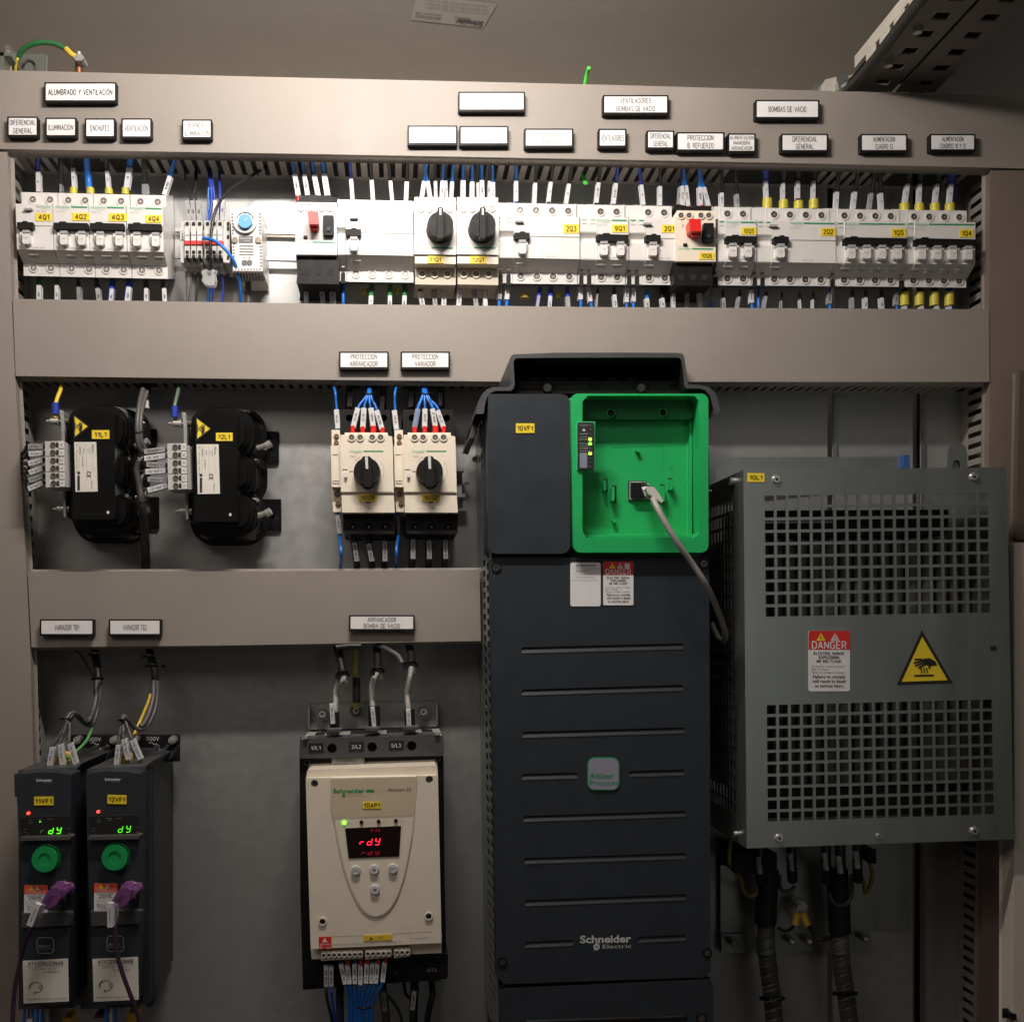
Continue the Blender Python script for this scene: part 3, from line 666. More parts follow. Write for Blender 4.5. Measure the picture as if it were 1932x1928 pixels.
    if rcd and s1:
        b = B(); a = c0[1]+c0[0]*(s1[0])+ (-9 if s1[0] < 800 and fr == 'W1' else -1); q = vy(a, 9.5)
        b.prism(rr(a-8, q-1.8, a+8, q+1.8, 1.7, 3), Y0N-.004, Y0N, sleg); b.make('test_button', t, bevel=.0004)
    cur2 = c0; globals()['cur'] = c0
    if tag_: sticker(t, *tag_[1], tag_[0], Y0N-.0003)
    if aux:
        Z('D'); b = B(); a = c0[1]+c0[0]*aux[0]; e = c0[1]+c0[0]*aux[1]
        P2 = [(YR, T_top), (YS, T_top), (YS, off(T_nt, 0)), (Y0N, T_nt), (Y0N, off(T_bar, 3)), (Y0N+.006, off(T_bar, 8)), (Y0N+.006, off(T_tg, -11)), (Y0N, off(T_tg, -10)), (Y0N, T_nb), (YS-.001, T_lt), (YS, T_lt), (YS, T_lb), (YR, T_lb)]
        P2[4] = (Y0N, off(T_bar, -9)); P2[5] = (Y0N+.007, off(T_bar, 3))
        profile(b, a+.3, e-.3, P2, white)
        n = max(1, len(auxs))
        for i in range(n):
            g0 = a+(e-a)*(i+.2)/n; g1 = a+(e-a)*(i+.8)/n
            q0 = itp(T_nt, g0)+4
            b.poly([(g0, q0-1), (g0, q0+1.2), (g1, q0+1.2), (g1, q0-1)], Y0N-.0004, greenl if du0 > 1150 else greenf)
            b.poly([(g0, q0+7), (g0, q0+8.5), (g1, q0+8.5), (g1, q0+7)], Y0N-.0004, inkl)
        b.make('auxiliary_contact', t, bevel=.0007)
        for s_ in auxs:
            d = c0[1]+c0[0]*s_; vv = (itp(T_nb, d)+itp(T_lt, d))/2+6
            b = B(); b.cyl(d, vv, 3.6, YS-.006, YS+.002, steeld, 12); b.make('terminal_screw', t)
            b = B(); lt = itp(T_lt, d); lb = itp(T_lb, d); b.prism([(d-4, lt+6), (d-4, lb+3), (d+4, lb+3), (d+4, lt+6), (d+2.5, lt+3.5), (d-2.5, lt+3.5)], YS-.0006, YS+.003, dark); b.make('wire_entry', t)
    return t
mod = 'breaker'
breaker('W1', 258, 825, 'leftmost white breaker tagged 4Q1 with a single toggle', mod, tg=(398,), bar=(258, 510), s1=(500, 765), s2=(515, 780), tag_=('4Q1', (548, 1085, 795, 1205)), logo=(560, 790), rcd=True)
breaker('W1', 828, 1378, 'white two pole breaker tagged 4Q2 between 4Q1 and 4Q3', mod, tg=(975, 1250), bar=(822, 1345), s1=(1045, 1305), s2=(1095, 1365), tag_=('4Q2', (1108, 1082, 1372, 1198)), logo=(855, 1070), line=(1090, 1340))
breaker('Z1', 506, 714, 'white two pole breaker tagged 4Q3 with a yellow sticker', mod, tg=(562, 668), bar=(505, 697), s1=(582, 680), s2=(598, 695), tag_=('4Q3', (611, 964, 713, 1009)), logo=(512, 598), line=(602, 698))
breaker('Z1', 716, 921, 'white two pole breaker tagged 4Q4 at the right end of its group', mod, tg=(768, 874), bar=(718, 907), s1=(789, 886), s2=(798, 895), tag_=('4Q4', (818, 974, 908, 1017)), logo=(728, 810), line=(815, 908))
breaker('Z2', 531, 912, 'unlabelled overexposed four pole breaker right of the red pushbutton starter', mod, tg=(575,), bar=(530, 616), s1=(578, 672, 766, 860), s2=(587, 680, 773, 865), rcd=True, aux=(484, 531), auxs=(515,))
breaker('Z3', 82, 562, 'four pole breaker tagged 2Q3 right of the rotary breakers', mod, tg=(143,), bar=(85, 196), s1=(125, 242, 360, 478), s2=(130, 248, 367, 485), tag_=('2Q3', (445, 1152, 555, 1216)), rcd=True, aux=(-70, 82), auxs=(-18, 40))
breaker('Z3', 690, 920, 'two pole breaker tagged 9Q1', mod, tg=(740, 862), bar=(690, 918), s1=(715, 832), s2=(718, 836), tag_=('9Q1', (800, 1154, 908, 1210)), logo=(692, 788), line=(797, 906), aux=(564, 690), auxs=(573, 630))
breaker('Z3', 1045, 1270, 'breaker tagged 2Q1 left of the beige pushbutton starter', mod, tg=(1100,), bar=(1046, 1154), s1=(1063, 1180), s2=(1068, 1185), tag_=('2Q1', (1163, 1156, 1268, 1212)), rcd=True, aux=(922, 1045), auxs=(923, 980))
breaker('Z4', 82, 272, 'two pole breaker tagged 10Q5 right of the beige pushbutton starter', mod, tg=(128, 222), bar=(86, 276), s1=(93, 190), s2=(93, 190), tag_=('10Q5', (179, 996, 272, 1041)), logo=(88, 168), line=(175, 268), aux=(33, 82), auxs=(20,))
breaker('Z4', 370, 765, 'wide breaker tagged 2Q2 with one toggle', mod, tg=(425,), bar=(382, 474), s1=(383, 481, 580, 677), s2=(383, 480, 577, 672), tag_=('2Q2', (672, 999, 764, 1047)), logo=(480, 560), line=(565, 757), rcd=True, aux=(276, 370), auxs=(262, 310))
breaker('Z4', 820, 1206, 'four pole breaker tagged 1Q5 with a four lever toggle bar', mod, tg=(865, 960, 1055, 1152), bar=(822, 1208), s1=(820, 917, 1012, 1107), s2=(817, 913, 1009, 1105), tag_=('1Q5', (1111, 1004, 1200, 1053)), logo=(822, 902), line=(908, 1192), aux=(768, 820), auxs=(745,))
breaker('Z4', 1256, 1630, 'rightmost four pole breaker tagged 1Q4', mod, tg=(1302, 1398, 1493, 1590), bar=(1262, 1632), s1=(1252, 1346, 1440, 1533), s2=(1247, 1343, 1437, 1531), tag_=('1Q4', (1535, 1008, 1618, 1056)), logo=(1256, 1336), line=(1342, 1624), aux=(1208, 1256), auxs=(1175,))
# ---- rotary motor breakers in the upper row
def rotary(label, x0, x1, kx, tg_, cx, fr='Z2'):
    Z(fr); t = thing('rotary_breaker', (x0+x1)/2, 980, YR, label, 'rotary breaker', 'rotary breakers with black knobs')
    b = B(); b.prism([(x0, 808), (x0, 1052), (x1, 1056), (x1, 812), (x1-22, 772), (x0+18, 768)], -.004, .05, white)
    b.prism([(x0+2, 732), (x0+2, 830), (x1-3, 832), (x1-3, 735)], .024, YR, cream)
    b.text('Schneider', x0+48, 1014, 12, -.0045, greenf, 74, 1, .02); b.poly([(x0+98, 1012), (x0+98, 1019), (x1-18, 1021), (x1-18, 1014)], -.0045, greenl)
    b.make('housing', t, bevel=.0012)
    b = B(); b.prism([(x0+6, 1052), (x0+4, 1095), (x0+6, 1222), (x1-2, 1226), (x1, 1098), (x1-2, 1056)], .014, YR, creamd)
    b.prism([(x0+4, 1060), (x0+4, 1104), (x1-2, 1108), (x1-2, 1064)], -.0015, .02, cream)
    b.make('terminal_block', t, bevel=.001)
    for c in cx: Z(fr); a = D(c, 1163); screw(t, a[0], a[1], .0135, 5.2, cream, sm=steeld)
    for c in (x0+40, x0+86, x0+160, x0+200):
        Z(fr); a = D(c, 796); screw(t, a[0], a[1]-.4, -.0042, 4.6, white)
    Z(fr); b = B(); b.cyl(kx, 885, 73, -.021, -.0042, black, 32, r2=78)
    b.prism(rr(kx-17, 788, kx+17, 962, 12, 4), -.031, -.02, black); b.prism([(kx-5, 794), (kx-5, 832), (kx+5, 832), (kx+5, 794)], -.0316, -.03, white)
    b.make('knob', t, bevel=.0012)
    sticker(t, *tg_[1], tg_[0], -.0018, hf=.55)
    return t
rotary('upper rotary breaker tagged 11Q1, left of its twin, black knob', 914, 1150, 1062, ('11Q1', (989, 1062, 1080, 1103)), (960, 1030, 1101))
rotary('upper rotary breaker tagged 12Q1, right of its twin, black knob', 1153, 1389, 1300, ('12Q1', (1228, 1064, 1321, 1105)), (1194, 1263, 1332))
# ---- pushbutton motor starters (one white overexposed, one beige)
def starter(fr, label, x0, x1, y0, y1, bx0, bx1, by0, by1, s, redb, blk, body, tg_=None, holes=()):
    Z(fr); t = thing('pushbutton_starter', (x0+x1)/2, y1, YR, label, 'motor starter', 'pushbutton motor starters')
    b = B(); b.prism([(x0+12*s, y0), (x0+2, y0+40*s), (x0, y0+60*s), (x0+8*s, y1), (x1, y1+2), (x1-2*s, y0+4)], -.002, YR, body)
    b.poly([(x0+.08*(x1-x0), y0+60*s), (x0+.08*(x1-x0), y0+205*s), (x0+.30*(x1-x0), y0+205*s), (x0+.30*(x1-x0), y0+60*s)], -.0024, whiteg if body is white else cream)
    b.stroke([(x0+.16*(x1-x0), y0+75*s), (x0+.22*(x1-x0), y0+85*s), (x0+.16*(x1-x0), y0+95*s)], 3*s, -.0028, inkl)
    ly = y1-.25*(y1-y0) if body is white else y1-.26*(y1-y0)
    b.poly([(x0+.42*(x1-x0), ly), (x0+.42*(x1-x0), ly+7*s), (x1-.07*(x1-x0), ly+9*s), (x1-.07*(x1-x0), ly+2*s)], -.0024, greenl)
    b.text('Schneider', x0+.24*(x1-x0), ly+2*s, 11*s, -.0024, greenf, .32*(x1-x0), 1, .02)
    b.prism(rr(x0+.21*(x1-x0), y0+188*s, x0+.30*(x1-x0), y0+202*s, 2, 2), -.004, -.001, black)
    b.make('housing', t, bevel=.0012)
    b = B(); b.prism([(bx0, by0), (bx0+8*s, by0+100*s), (bx0+2*s, by1), (bx1, by1+3), (bx1, by0+2)], .004, YR, black); b.make('terminal_cover', t, bevel=.0015)
    for h_ in holes:
        Z(fr); b = B(); b.ring(h_[0], h_[1], 19*s, 22*s, .0036, .006, black, 18); b.cyl(h_[0], h_[1], 19*s, .0038, .008, dark, 18); b.make('terminal_opening', t)
    Z(fr); b = B(); r0 = redb; b.prism([(r0[0], r0[1]), (r0[0]+6*s, r0[3]), (r0[2]+4*s, r0[3]), (r0[2], r0[1])], -.020, 0, red, taper=-.08); b.prism([(r0[0]+14*s, r0[3]-6*s), (r0[0]+14*s, r0[3]+24*s), (r0[2]-2*s, r0[3]+24*s), (r0[2]-2*s, r0[3]-6*s)], -.012, 0, red); b.make('stop_button', t, bevel=.0012)
    k0 = blk; b = B(); b.prism(rr(k0[0], k0[1], k0[2], k0[3], 7*s, 3), -.008, 0, black); b.cyl((k0[0]+k0[2])/2, k0[1]+.68*(k0[3]-k0[1]), 12*s, -.0095, -.007, charcoal, 16); b.make('start_button', t, bevel=.0008)
    for c in (.155, .35, .64, .83):
        Z(fr); a = D(x0+c*(x1-x0), y0+28*s); screw(t, a[0], a[1], -.0022, 5, body)
    Z(fr)
    if tg_: sticker(t, *tg_[1], tg_[0], -.0024)
starter('Z2', 'white pushbutton starter with red and black buttons right of the thermostat', 242, 481, 760, 1054, 250, 492, 1054, 1218, 1, (315, 812, 375, 884), (401, 834, 462, 945), white, None, ((303, 1148), (374, 1148), (444, 1150)))
starter('Z3', 'beige pushbutton starter tagged 10Q6 with red and black buttons', 1258, 1557, 1050, 1422, 1242, 1532, 1425, 1598, 1.28, (1364, 1112, 1448, 1202), (1466, 1142, 1543, 1280), cream, ('10Q6', (1436, 1358, 1548, 1407)), ((1302, 1537), (1390, 1537), (1477, 1537)))
# ---- terminal blocks
Z('Z1')
for i, x in enumerate((1052, 1088, 1122, 1166, 1203, 1237)):
    Z('Z1')
    side = 'grey wires' if i < 3 else 'blue wires'
    t = thing('terminal_block', x, 1120, YR, '%s of the three grey rail terminals fed by %s' % (('left', 'middle', 'right')[i % 3], side), 'terminal block', 'grey rail terminals on the upper rail')
    b = B(); b.prism([(x-17, 1005), (x-17, 1250), (x+16, 1252), (x+16, 1007)], .020, .050, whiteg); b.prism([(x-15, 1045), (x-15, 1215), (x+14, 1215), (x+14, 1045)], .010, .021, whiteg)
    b.make('housing', t, bevel=.0008)
    b = B(); b.prism(rr(x-13, 1060, x+12, 1118, 3, 2), .0085, .011, slee); b.text(str(i % 3+1), x, 1085, 18, .0082, ink, 9, 90); b.make('marker', t)
    b = B(); b.prism([(x-15, 1118), (x-15, 1138), (x+15, 1138), (x+15, 1118)], .008, .012, red); b.make('jumper', t, bevel=.0005)
    for yy in (1022, 1182, 1206):
        b = B(); b.prism(rr(x-9, yy-9, x+9, yy+9, 4, 2), .0188 if yy == 1022 else .0092, .0205, dark); b.make('clamp_opening', t)
for nm, x0, x1, q in (('left', 1015, 1034, 1), ('right', 1255, 1292, 0)):
    Z('Z1'); t = thing('end_bracket', x0, 1120, YR, 'grey end bracket on the %s of the rail terminals' % nm, 'end bracket')
    b = B(); b.prism([(x0, 1008), (x0, 1240), (x1, 1242), (x1, 1010)], .014, YR, whiteg); b.make('housing', t, bevel=.0008)
    for yy in (1022, 1048, 1095, 1180, 1210):
        if q: continue
        b = B(); b.prism(rr((x0+x1)/2+2, yy-9, (x0+x1)/2+14, yy+9, 3, 2), .0125, .0145, dark); b.make('slot', t)
    if q: b = B(); b.prism([(x0-2, 1056), (x0-2, 1112), (x1+4, 1112), (x1+4, 1056)], .0125, .014, slee); b.text('L-ILUM', (x0+x1)/2+1, 1084, 11, .0121, ink, 46, 90); b.make('marker', t)
b = B(); b.prism([(1135, 1285), (1132, 1300), (1140, 1305), (1138, 1330), (1132, 1338), (1140, 1345), (1150, 1362), (1175, 1370), (1205, 1368), (1212, 1340), (1205, 1300), (1212, 1282), (1190, 1276), (1188, 1285), (1162, 1285), (1160, 1276)], .012, .018, mat('translucent_nylon', (.55, .55, .56), .3, 0, .03, alpha=.5))
b.make('wire_joint', bevel=.001, label='translucent nylon wire connector hanging below the rail terminals', cat='connector')
# ---- thermostat
t = thing('thermostat', 1390, 1100, YR, 'white thermostat with round blue dial on the upper rail', 'thermostat')
slot = [[(1345, y), (1345, y+7), (1425, y+8), (1425, y+1)] for y in (1145, 1162, 1178, 1193)]
b = B(); b.prism([(1294, 932), (1310, 1288), (1477, 1290), (1464, 930)], .004, YR, white, slot)
b.prism([(1320, 1286), (1325, 1300), (1480, 1300), (1472, 1286)], .02, YR, whiteg)
for i in range(10):
    b.prism([(1306+i*17, 1272), (1307+i*17, 1300), (1312+i*17, 1300), (1311+i*17, 1272)], .0033, .02, inkg)
for yy in list(range(965, 1080, 18))+list(range(1130, 1260, 18)):
    b.rect(1298 + (yy-930)*.045, yy, 1308+(yy-930)*.045, yy+8, .0036, inkg); b.rect(1452+(yy-930)*.03, yy, 1464+(yy-930)*.03, yy+8, .0036, inkg)
b.make('housing', t, bevel=.0012)
b = B(); b.ring(1377, 1008, 52, 66, .0, .004, white, 32); b.cyl(1377, 1008, 62, .0015, .004, slee, 32)
for i in range(9):
    a = math.radians(150+i*30)
    b.text(str((i*10) % 100), 1377+49*math.cos(a), 1008+49*math.sin(a), 8, -.0004, inkg)
b.make('scale_ring', t)
b = B(); b.cyl(1377, 1008, 38, -.004, .002, blued2, 28); b.stroke([(1374, 1008), (1392, 992)], 4, -.0045, inkw); b.text('°C', 1376, 1012, 9, -.0045, inkw); b.make('dial', t, bevel=.0008)
b = B(); b.rect(1342, 1092, 1422, 1130, .0035, inkg); b.text('Schneider', 1382, 1104, 12, .0032, inkw, 68); b.text('Electric', 1390, 1119, 7, .0032, inkw, 38)
b.make('badge', t)
for x in (1320, 1450): Z('Z1'); b = B(); b.cyl(x, 1113, 17, .002, .006, steeld, 16); b.make('terminal_screw', t)
b = B(); b.cyl(1374, 1241, 16, .0032, .006, inkg, 16); b.cyl(1402, 1241, 16, .0032, .006, inkg, 16); b.text('1  2', 1388, 1212, 10, .0034, inkg, 40); b.make('wire_hole', t)
b = B(); b.prism([(1330, 1300), (1345, 1345), (1490, 1345), (1478, 1300)], .030, YR, whiteg); b.make('lower_grille', t, bevel=.001)
# ================================================================= WIRES
YW = .034
def wire(label, pts, r, m, sl=None, st=None, fer=None, clr=False, sm=None, group='marked wires in the cabinet', y=YW, name='wire', cat='wire', txtc=None):
    """pts: (u,v[,Y]); sl: sleeve (u0,v0,u1,v1,width); fer: (u,v0,v1,width,material)"""
    p = [(a[0], a[1], a[2] if len(a) > 2 else y) for a in pts]
    t = thing(name, p[len(p)//2][0], p[len(p)//2][1], p[len(p)//2][2], label, cat, group)
    b = B(); b.tube(p, r, m, 8, 5); b.make('conductor', t)
    if sl:
        u0, v0, u1, v1, w = sl; L = math.hypot(u1-u0, v1-v0); nx, ny = (v1-v0)/L*w/2, -(u1-u0)/L*w/2
        yy = y-ms(y)*r-.0012; b = B(); b.prism([(u0-nx, v0-ny), (u1-nx, v1-ny), (u1+nx, v1+ny), (u0+nx, v0+ny)], yy, yy+.005, sm or slee)
        if st: b.text(st, (u0+u1)/2, (v0+v1)/2, w*.42, yy-.0004, txtc or ink, min(L*.78, w*.42*len(st)*.75), math.degrees(math.atan2(v1-v0, u1-u0))+180, .01)
        b.make('marker_sleeve', t, bevel=.0004)
    if fer:
        b = B(); b.tube([(fer[0], fer[1], y-.001), (fer[0], fer[2], y-.001)], fer[3]/2, fer[4], 10, 1); b.make('ferrule', t)
    return t
OR = ('first', 'second', 'third', 'fourth', 'fifth', 'sixth')
def wires(fr, dev, lst, grp=None):
    """lst rows: (x_top,y_top, x_bot,y_bot, sleeve_w, text, wire_mat, r, sleeve y0,y1 , ferrule, sleeve mat)"""
    for i, q in enumerate(lst):
        Z(fr); xt, yt, xb, yb_, w, s, m, r, s0, s1 = q[:10]; fer = q[10] if len(q) > 10 else None; sm_ = q[11] if len(q) > 11 else None
        def X(v): return xt+(xb-xt)*(v-yt)/(yb_-yt)
        col = {id(bluew): 'blue', id(blued): 'dark blue', id(blackw): 'black', id(greyw): 'grey', id(clear): 'clear', id(brgr): 'green', id(grw): 'green'}.get(id(m), 'black')
        n = len(lst)
        p0 = (xt, yt, .045)
        if 'above' in dev:
            v0 = yt
            for _ in range(3): v0 = (itp(TB, disp(X(v0), v0)[0])+3.5-cur[2])/cur[0]
            p0 = (X(v0), v0, .013)
        lab = '%s wire with %s, %s' % (col, {True: 'marker sleeve', False: 'no marker'}[w > 0], dev if n == 1 else dev+', '+(OR[i] if i < 6 else str(i))+' from left')
        wire(lab, [p0, (X(max(s0, yt+5)), max(s0, yt+5), YW) if w > 0 else ((xt+xb)/2, (yt+yb_)/2, YW), (xb, yb_, YW)], r, m, (X(s0), s0, X(s1), s1, w) if w > 0 else None, s, fer, sm=sm_, group=(grp or 'wires '+dev))
bk, bl = blackw, bluew
def yf(x, a, c, w): return (x, a, c, w, yelf)
def rf(x, a, c, w): return (x, a, c, w, red)
wires('W1', 'above breaker 4Q1', [(580, 380, 590, 800, 68, 'N', blued, 34, 450, 752), (930, 420, 930, 800, 36, '', bk, 40, 640, 775, None, clear)])
wires('W1', 'above breaker 4Q2', [(1110, 300, 1140, 800, 62, 'L2', bk, 45, 390, 690, yf(1127, 702, 800, 112)), (1320, 180, 1375, 800, 0, '', bl, 52, 250, 700, yf(1385, 702, 800, 115))])
wires('W1', 'above breaker 4Q3', [(1630, 330, 1665, 800, 58, 'L3', bk, 45, 430, 700, yf(1668, 715, 800, 118))])
wires('Z1', 'above the right pole of breaker 4Q3', [(735, 640, 705, 860, 30, 'N', bl, 17, 705, 820, yf(704, 825, 860, 40))])
wires('Z1', 'above breaker 4Q4', [(812, 700, 815, 865, 34, '', bk, 16, 800, 858, None, clear), (968, 712, 922, 862, 26, 'N 4Q2', bl, 13, 755, 860)])
# terminal block wiring
Z('Z1')
for i, (a, c, d, e, m_) in enumerate(((1045, 1072, 1050, 1070, bk), (1108, 1080, 1080, 1090, bk), (1100, 1105, 1112, 1122, bk))):
    wire('thin black looping wire above the rail terminals, %s' % OR[i]+' from left', [(a-5, 705, .05), (a-2, 780, .04), (c, 900), (e, 1020)], 5, m_, (d, 892, e, 1015, 24), '4Q2', group='wires at the rail terminals', sm=sleg)
wire('dark blue wire with broad flat sleeve above the rail terminals', [(1172, 712, .05), (1182, 800), (1190, 900), (1170, 1022)], 9, blued, group='wires at the rail terminals')
wire('dark blue wire with white sleeve above the fifth rail terminal', [(1180, 712, .05), (1195, 800), (1207, 900), (1205, 1020)], 8, blued, (1208, 890, 1206, 1005, 20), '4Q3', group='wires at the rail terminals')
wire('dark blue wire with white sleeve above the sixth rail terminal', [(1232, 728, .05), (1236, 850), (1240, 1020)], 7, blued, (1254, 888, 1246, 1005, 20), '4Q3', group='wires at the rail terminals')
wire('blue sleeve end standing above the fourth rail terminal', [(1172, 820, .028), (1165, 1025, .028)], 5, bluew, group='wires at the rail terminals')
wire('long black cable sweeping down from the top duct across the rail terminals', [(1495, 705, .05), (1400, 762, .03), (1290, 835, .015), (1220, 930, .004), (1190, 1050, .0), (1183, 1180, .0), (1183, 1280, .006)], 8, blackw, cat='cable')
wire('blue wire curving from the terminal jumper to beside the thermostat', [(1140, 1105, .004), (1190, 1112, -.002), (1250, 1150, -.004), (1310, 1225, .0), (1340, 1310, .01), (1352, 1400, .02), (1355, 1490, .03)], 9, bluew)
for i, (x, xe, m_, sw) in enumerate(((1047, 1055, greyw, 0), (1080, 1062, greyw, 0), (1116, 1100, bk, 0), (1172, 1175, bk, 0), (1211, 1190, blued, 0), (1246, 1250, blued, 0))):
    wire('wire with white sleeve below the %s rail terminal' % OR[i], [(x, 1195), (x, 1290), ((x+xe)/2+6*(i == 5), 1380), (xe-8*(i == 5), 1490)], 6, m_, (x+2, 1205, x-3+(8 if i > 3 else 0), 1290+(12 if i > 3 else 0), 23), '4Q2', group='wires below the rail terminals')
wire('bright blue wire below the nylon connector', [(1182, 1366), (1172, 1420), (1168, 1490)], 9, bluew)
wire('grey cable below the thermostat', [(1395, 1338), (1396, 1490)], 17, greyw)
wires('Z2', 'above the white pushbutton starter', [(233, 545, 266, 745, 26, 'DI0.0', bl, 9, 600, 722, rf(262, 724, 760, 20)), (288, 545, 318, 745, 24, 'DI0.8', bl, 9, 600, 722, rf(320, 724, 760, 18)), (342, 550, 378, 745, 27, 'L 1.1', bl, 9, 605, 725, rf(386, 735, 760, 24)), (400, 545, 430, 745, 30, 'E 1.3', bl, 12, 597, 722)])
b = B(); b.prism([(280, 735), (290, 722), (350, 718), (380, 722), (445, 730), (480, 735), (482, 800), (250, 800), (250, 760)], .024, YR, black)
b.make('starter_top_cover', bevel=.001, label='black terminal cover behind the wires of the white pushbutton starter', cat='terminal cover')
wires('Z2', 'above the unlabelled four pole breaker', [(552, 530, 568, 748, 20, 'N2', blued, 9, 630, 742), (668, 530, 683, 748, 21, 'L3', bk, 10, 636, 746), (770, 530, 792, 760, 20, 'L2', bk, 10, 640, 748, None, sleg), (878, 540, 868, 755, 22, 'L3', bk, 10, 645, 752)])
wires('Z2', 'above rotary breaker 11Q1', [(985, 545, 955, 748, 23, '21.21', bl, 9, 642, 740, rf(955, 745, 768, 22)), (975, 560, 1008, 748, 23, '21.22', bl, 9, 642, 740, rf(1008, 745, 768, 22)), (1032, 545, 1037, 745, 18, '11.2', bk, 8, 642, 738, None, sleg), (1080, 545, 1070, 750, 24, '24VDC', bl, 9, 640, 745, rf(1070, 745, 768, 22)), (1090, 560, 1098, 748, 15, 'BTB', bk, 8, 640, 738, None, sleg), (1135, 545, 1122, 748, 20, '', bl, 10, 645, 742, rf(1121, 748, 770, 20), clear)])
wires('Z2', 'above rotary breaker 12Q1', [(1190, 545, 1190, 750, 26, '21.31', bl, 10, 638, 746, rf(1190, 748, 768, 22)), (1242, 545, 1240, 750, 24, '21.32', bl, 10, 645, 745, rf(1236, 748, 768, 20)), (1270, 600, 1275, 745, 16, '', bk, 8, 650, 742, None, sleg), (1293, 545, 1298, 752, 25, '24VDC', bl, 12, 637, 750, rf(1300, 748, 772, 26)), (1338, 545, 1335, 748, 16, 'BTB', bk, 8, 640, 742, None, sleg), (1355, 560, 1357, 750, 26, 'E 2.1', bl, 9, 648, 752, rf(1358, 748, 772, 22))])
wires('Z3', 'above breaker 2Q3', [(97, 720, 97, 1005, 28, 'N', bl, 14, 835, 982), (243, 720, 230, 1005, 28, 'L1', bk, 12, 848, 998), (365, 720, 332, 1005, 27, 'L2', bk, 12, 840, 985), (505, 720, 462, 1005, 28, 'L3', bk, 14, 855, 1000)])
wires('Z3', 'above breaker 9Q1', [(712, 730, 683, 1005, 29, 'L3_V_BV', bk, 14, 845, 992), (840, 740, 808, 1015, 30, 'N_V_BV', blued, 14, 850, 1000)])
wires('Z3', 'above breaker 2Q1', [(1005, 800, 1030, 1015, 28, 'N', blued, 14, 862, 1008), (1150, 790, 1150, 1020, 28, 'L3', bk, 14, 872, 1012)])
wires('Z3', 'above the beige pushbutton starter', [(1300, 850, 1290, 1020, 22, '24VDC', bk, 8, 875, 1005, None, sleg), (1322, 760, 1312, 1050, 33, '21.51', bl, 13, 870, 1018, rf(1312, 1020, 1052, 28)), (1325, 760, 1360, 1050, 31, '21.53', bl, 13, 868, 1018, rf(1358, 1020, 1052, 28)), (1438, 760, 1448, 1050, 33, '24VDC', bl, 15, 878, 1015, rf(1448, 1014, 1052, 38)), (1440, 770, 1515, 1050, 31, '4.137', bl, 12, 880, 1015, rf(1516, 1020, 1052, 28))])
b = B(); b.prism([(1258, 1010), (1250, 1060), (1555, 1065), (1545, 1020), (1420, 1015), (1390, 1030), (1290, 1005)], .026, YR, black)
b.make('starter_top_cover', bevel=.001, label='black terminal cover behind the wires of the beige pushbutton starter', cat='terminal cover')
wires('Z3', 'above breaker 10Q5', [(1600, 800, 1602, 1030, 28, 'L1_BV', bk, 14, 920, 1025), (1705, 800, 1718, 1032, 26, 'N_BV', bk, 14, 930, 1028, None, sleg)])
wires('Z4', 'above breaker 2Q2', [(330, 640, 340, 885, 22, 'N', blued, 20, 705, 815, yf(340, 820, 885, 62)), (440, 640, 440, 885, 20, 'L1', bk, 20, 718, 826, yf(440, 830, 885, 60)), (530, 640, 533, 885, 24, 'L2', bk, 20, 705, 815, yf(533, 836, 885, 60)), (632, 640, 627, 885, 20, 'L3', bk, 20, 705, 820, yf(627, 826, 885, 60))])
wires('Z4', 'above breaker 1Q5', [(778, 700, 768, 890, 23, 'L1', bk, 14, 775, 884), (895, 700, 873, 890, 24, 'L2', bk, 14, 775, 884), (1000, 700, 974, 890, 21, 'L3', bk, 14, 782, 882, None, sleg), (1040, 700, 1052, 890, 24, 'N', bk, 14, 782, 886)])
wires('Z4', 'above breaker 1Q4', [(1225, 640, 1190, 900, 25, 'L1', bk, 20, 725, 845, yf(1190, 850, 900, 62)), (1292, 640, 1283, 900, 22, 'L2', bk, 20, 725, 848, yf(1282, 852, 900, 60)), (1405, 640, 1380, 900, 24, 'L3', bk, 20, 725, 845, yf(1379, 850, 900, 62)), (1490, 640, 1470, 900, 24, 'N', blued, 26, 725, 845, yf(1471, 850, 900, 62))])
# below the row, down into the middle duct
wires('Z1', 'below breaker 4Q1', [(218, 1330, 218, 1480, 26, '4Q1', grw, 16, 1368, 1475), (318, 1330, 318, 1480, 22, '4Q1', grw, 12, 1368, 1475)])
wires('Z1', 'below breaker 4Q2', [(440, 1340, 445, 1480, 24, '', bk, 12, 1378, 1475, None, clear), (542, 1340, 558, 1480, 24, '4Q2', bk, 14, 1385, 1475, None, sleg)])
wires('Z1', 'below breaker 4Q3', [(632, 1345, 620, 1480, 22, '4Q3', blued, 18, 1388, 1475), (728, 1345, 712, 1480, 28, '4Q3', blued, 20, 1378, 1475)])
wires('Z1', 'below breaker 4Q4', [(822, 1350, 820, 1480, 22, '4Q4', bk, 16, 1385, 1475), (920, 1350, 927, 1480, 24, '4Q4', bk, 18, 1385, 1475)])
wires('Z2', 'below the white pushbutton starter', [(303, 1200, 308, 1370, 24, '', greyw, 9, 1225, 1360), (388, 1200, 405, 1370, 24, 'L2 1Q', greyw, 9, 1230, 1360), (452, 1200, 458, 1370, 30, 'L3 1Q', greyw, 9, 1230, 1360)])
wires('Z2', 'below the unlabelled four pole breaker', [(516, 1180, 515, 1370, 0, '', bl, 10, 0, 1), (676, 1230, 668, 1370, 25, 'L 1', grw, 16, 1285, 1365), (778, 1232, 778, 1370, 22, '9Q1', grw, 15, 1285, 1365), (862, 1235, 858, 1370, 24, '9Q1', grw, 15, 1285, 1365)])
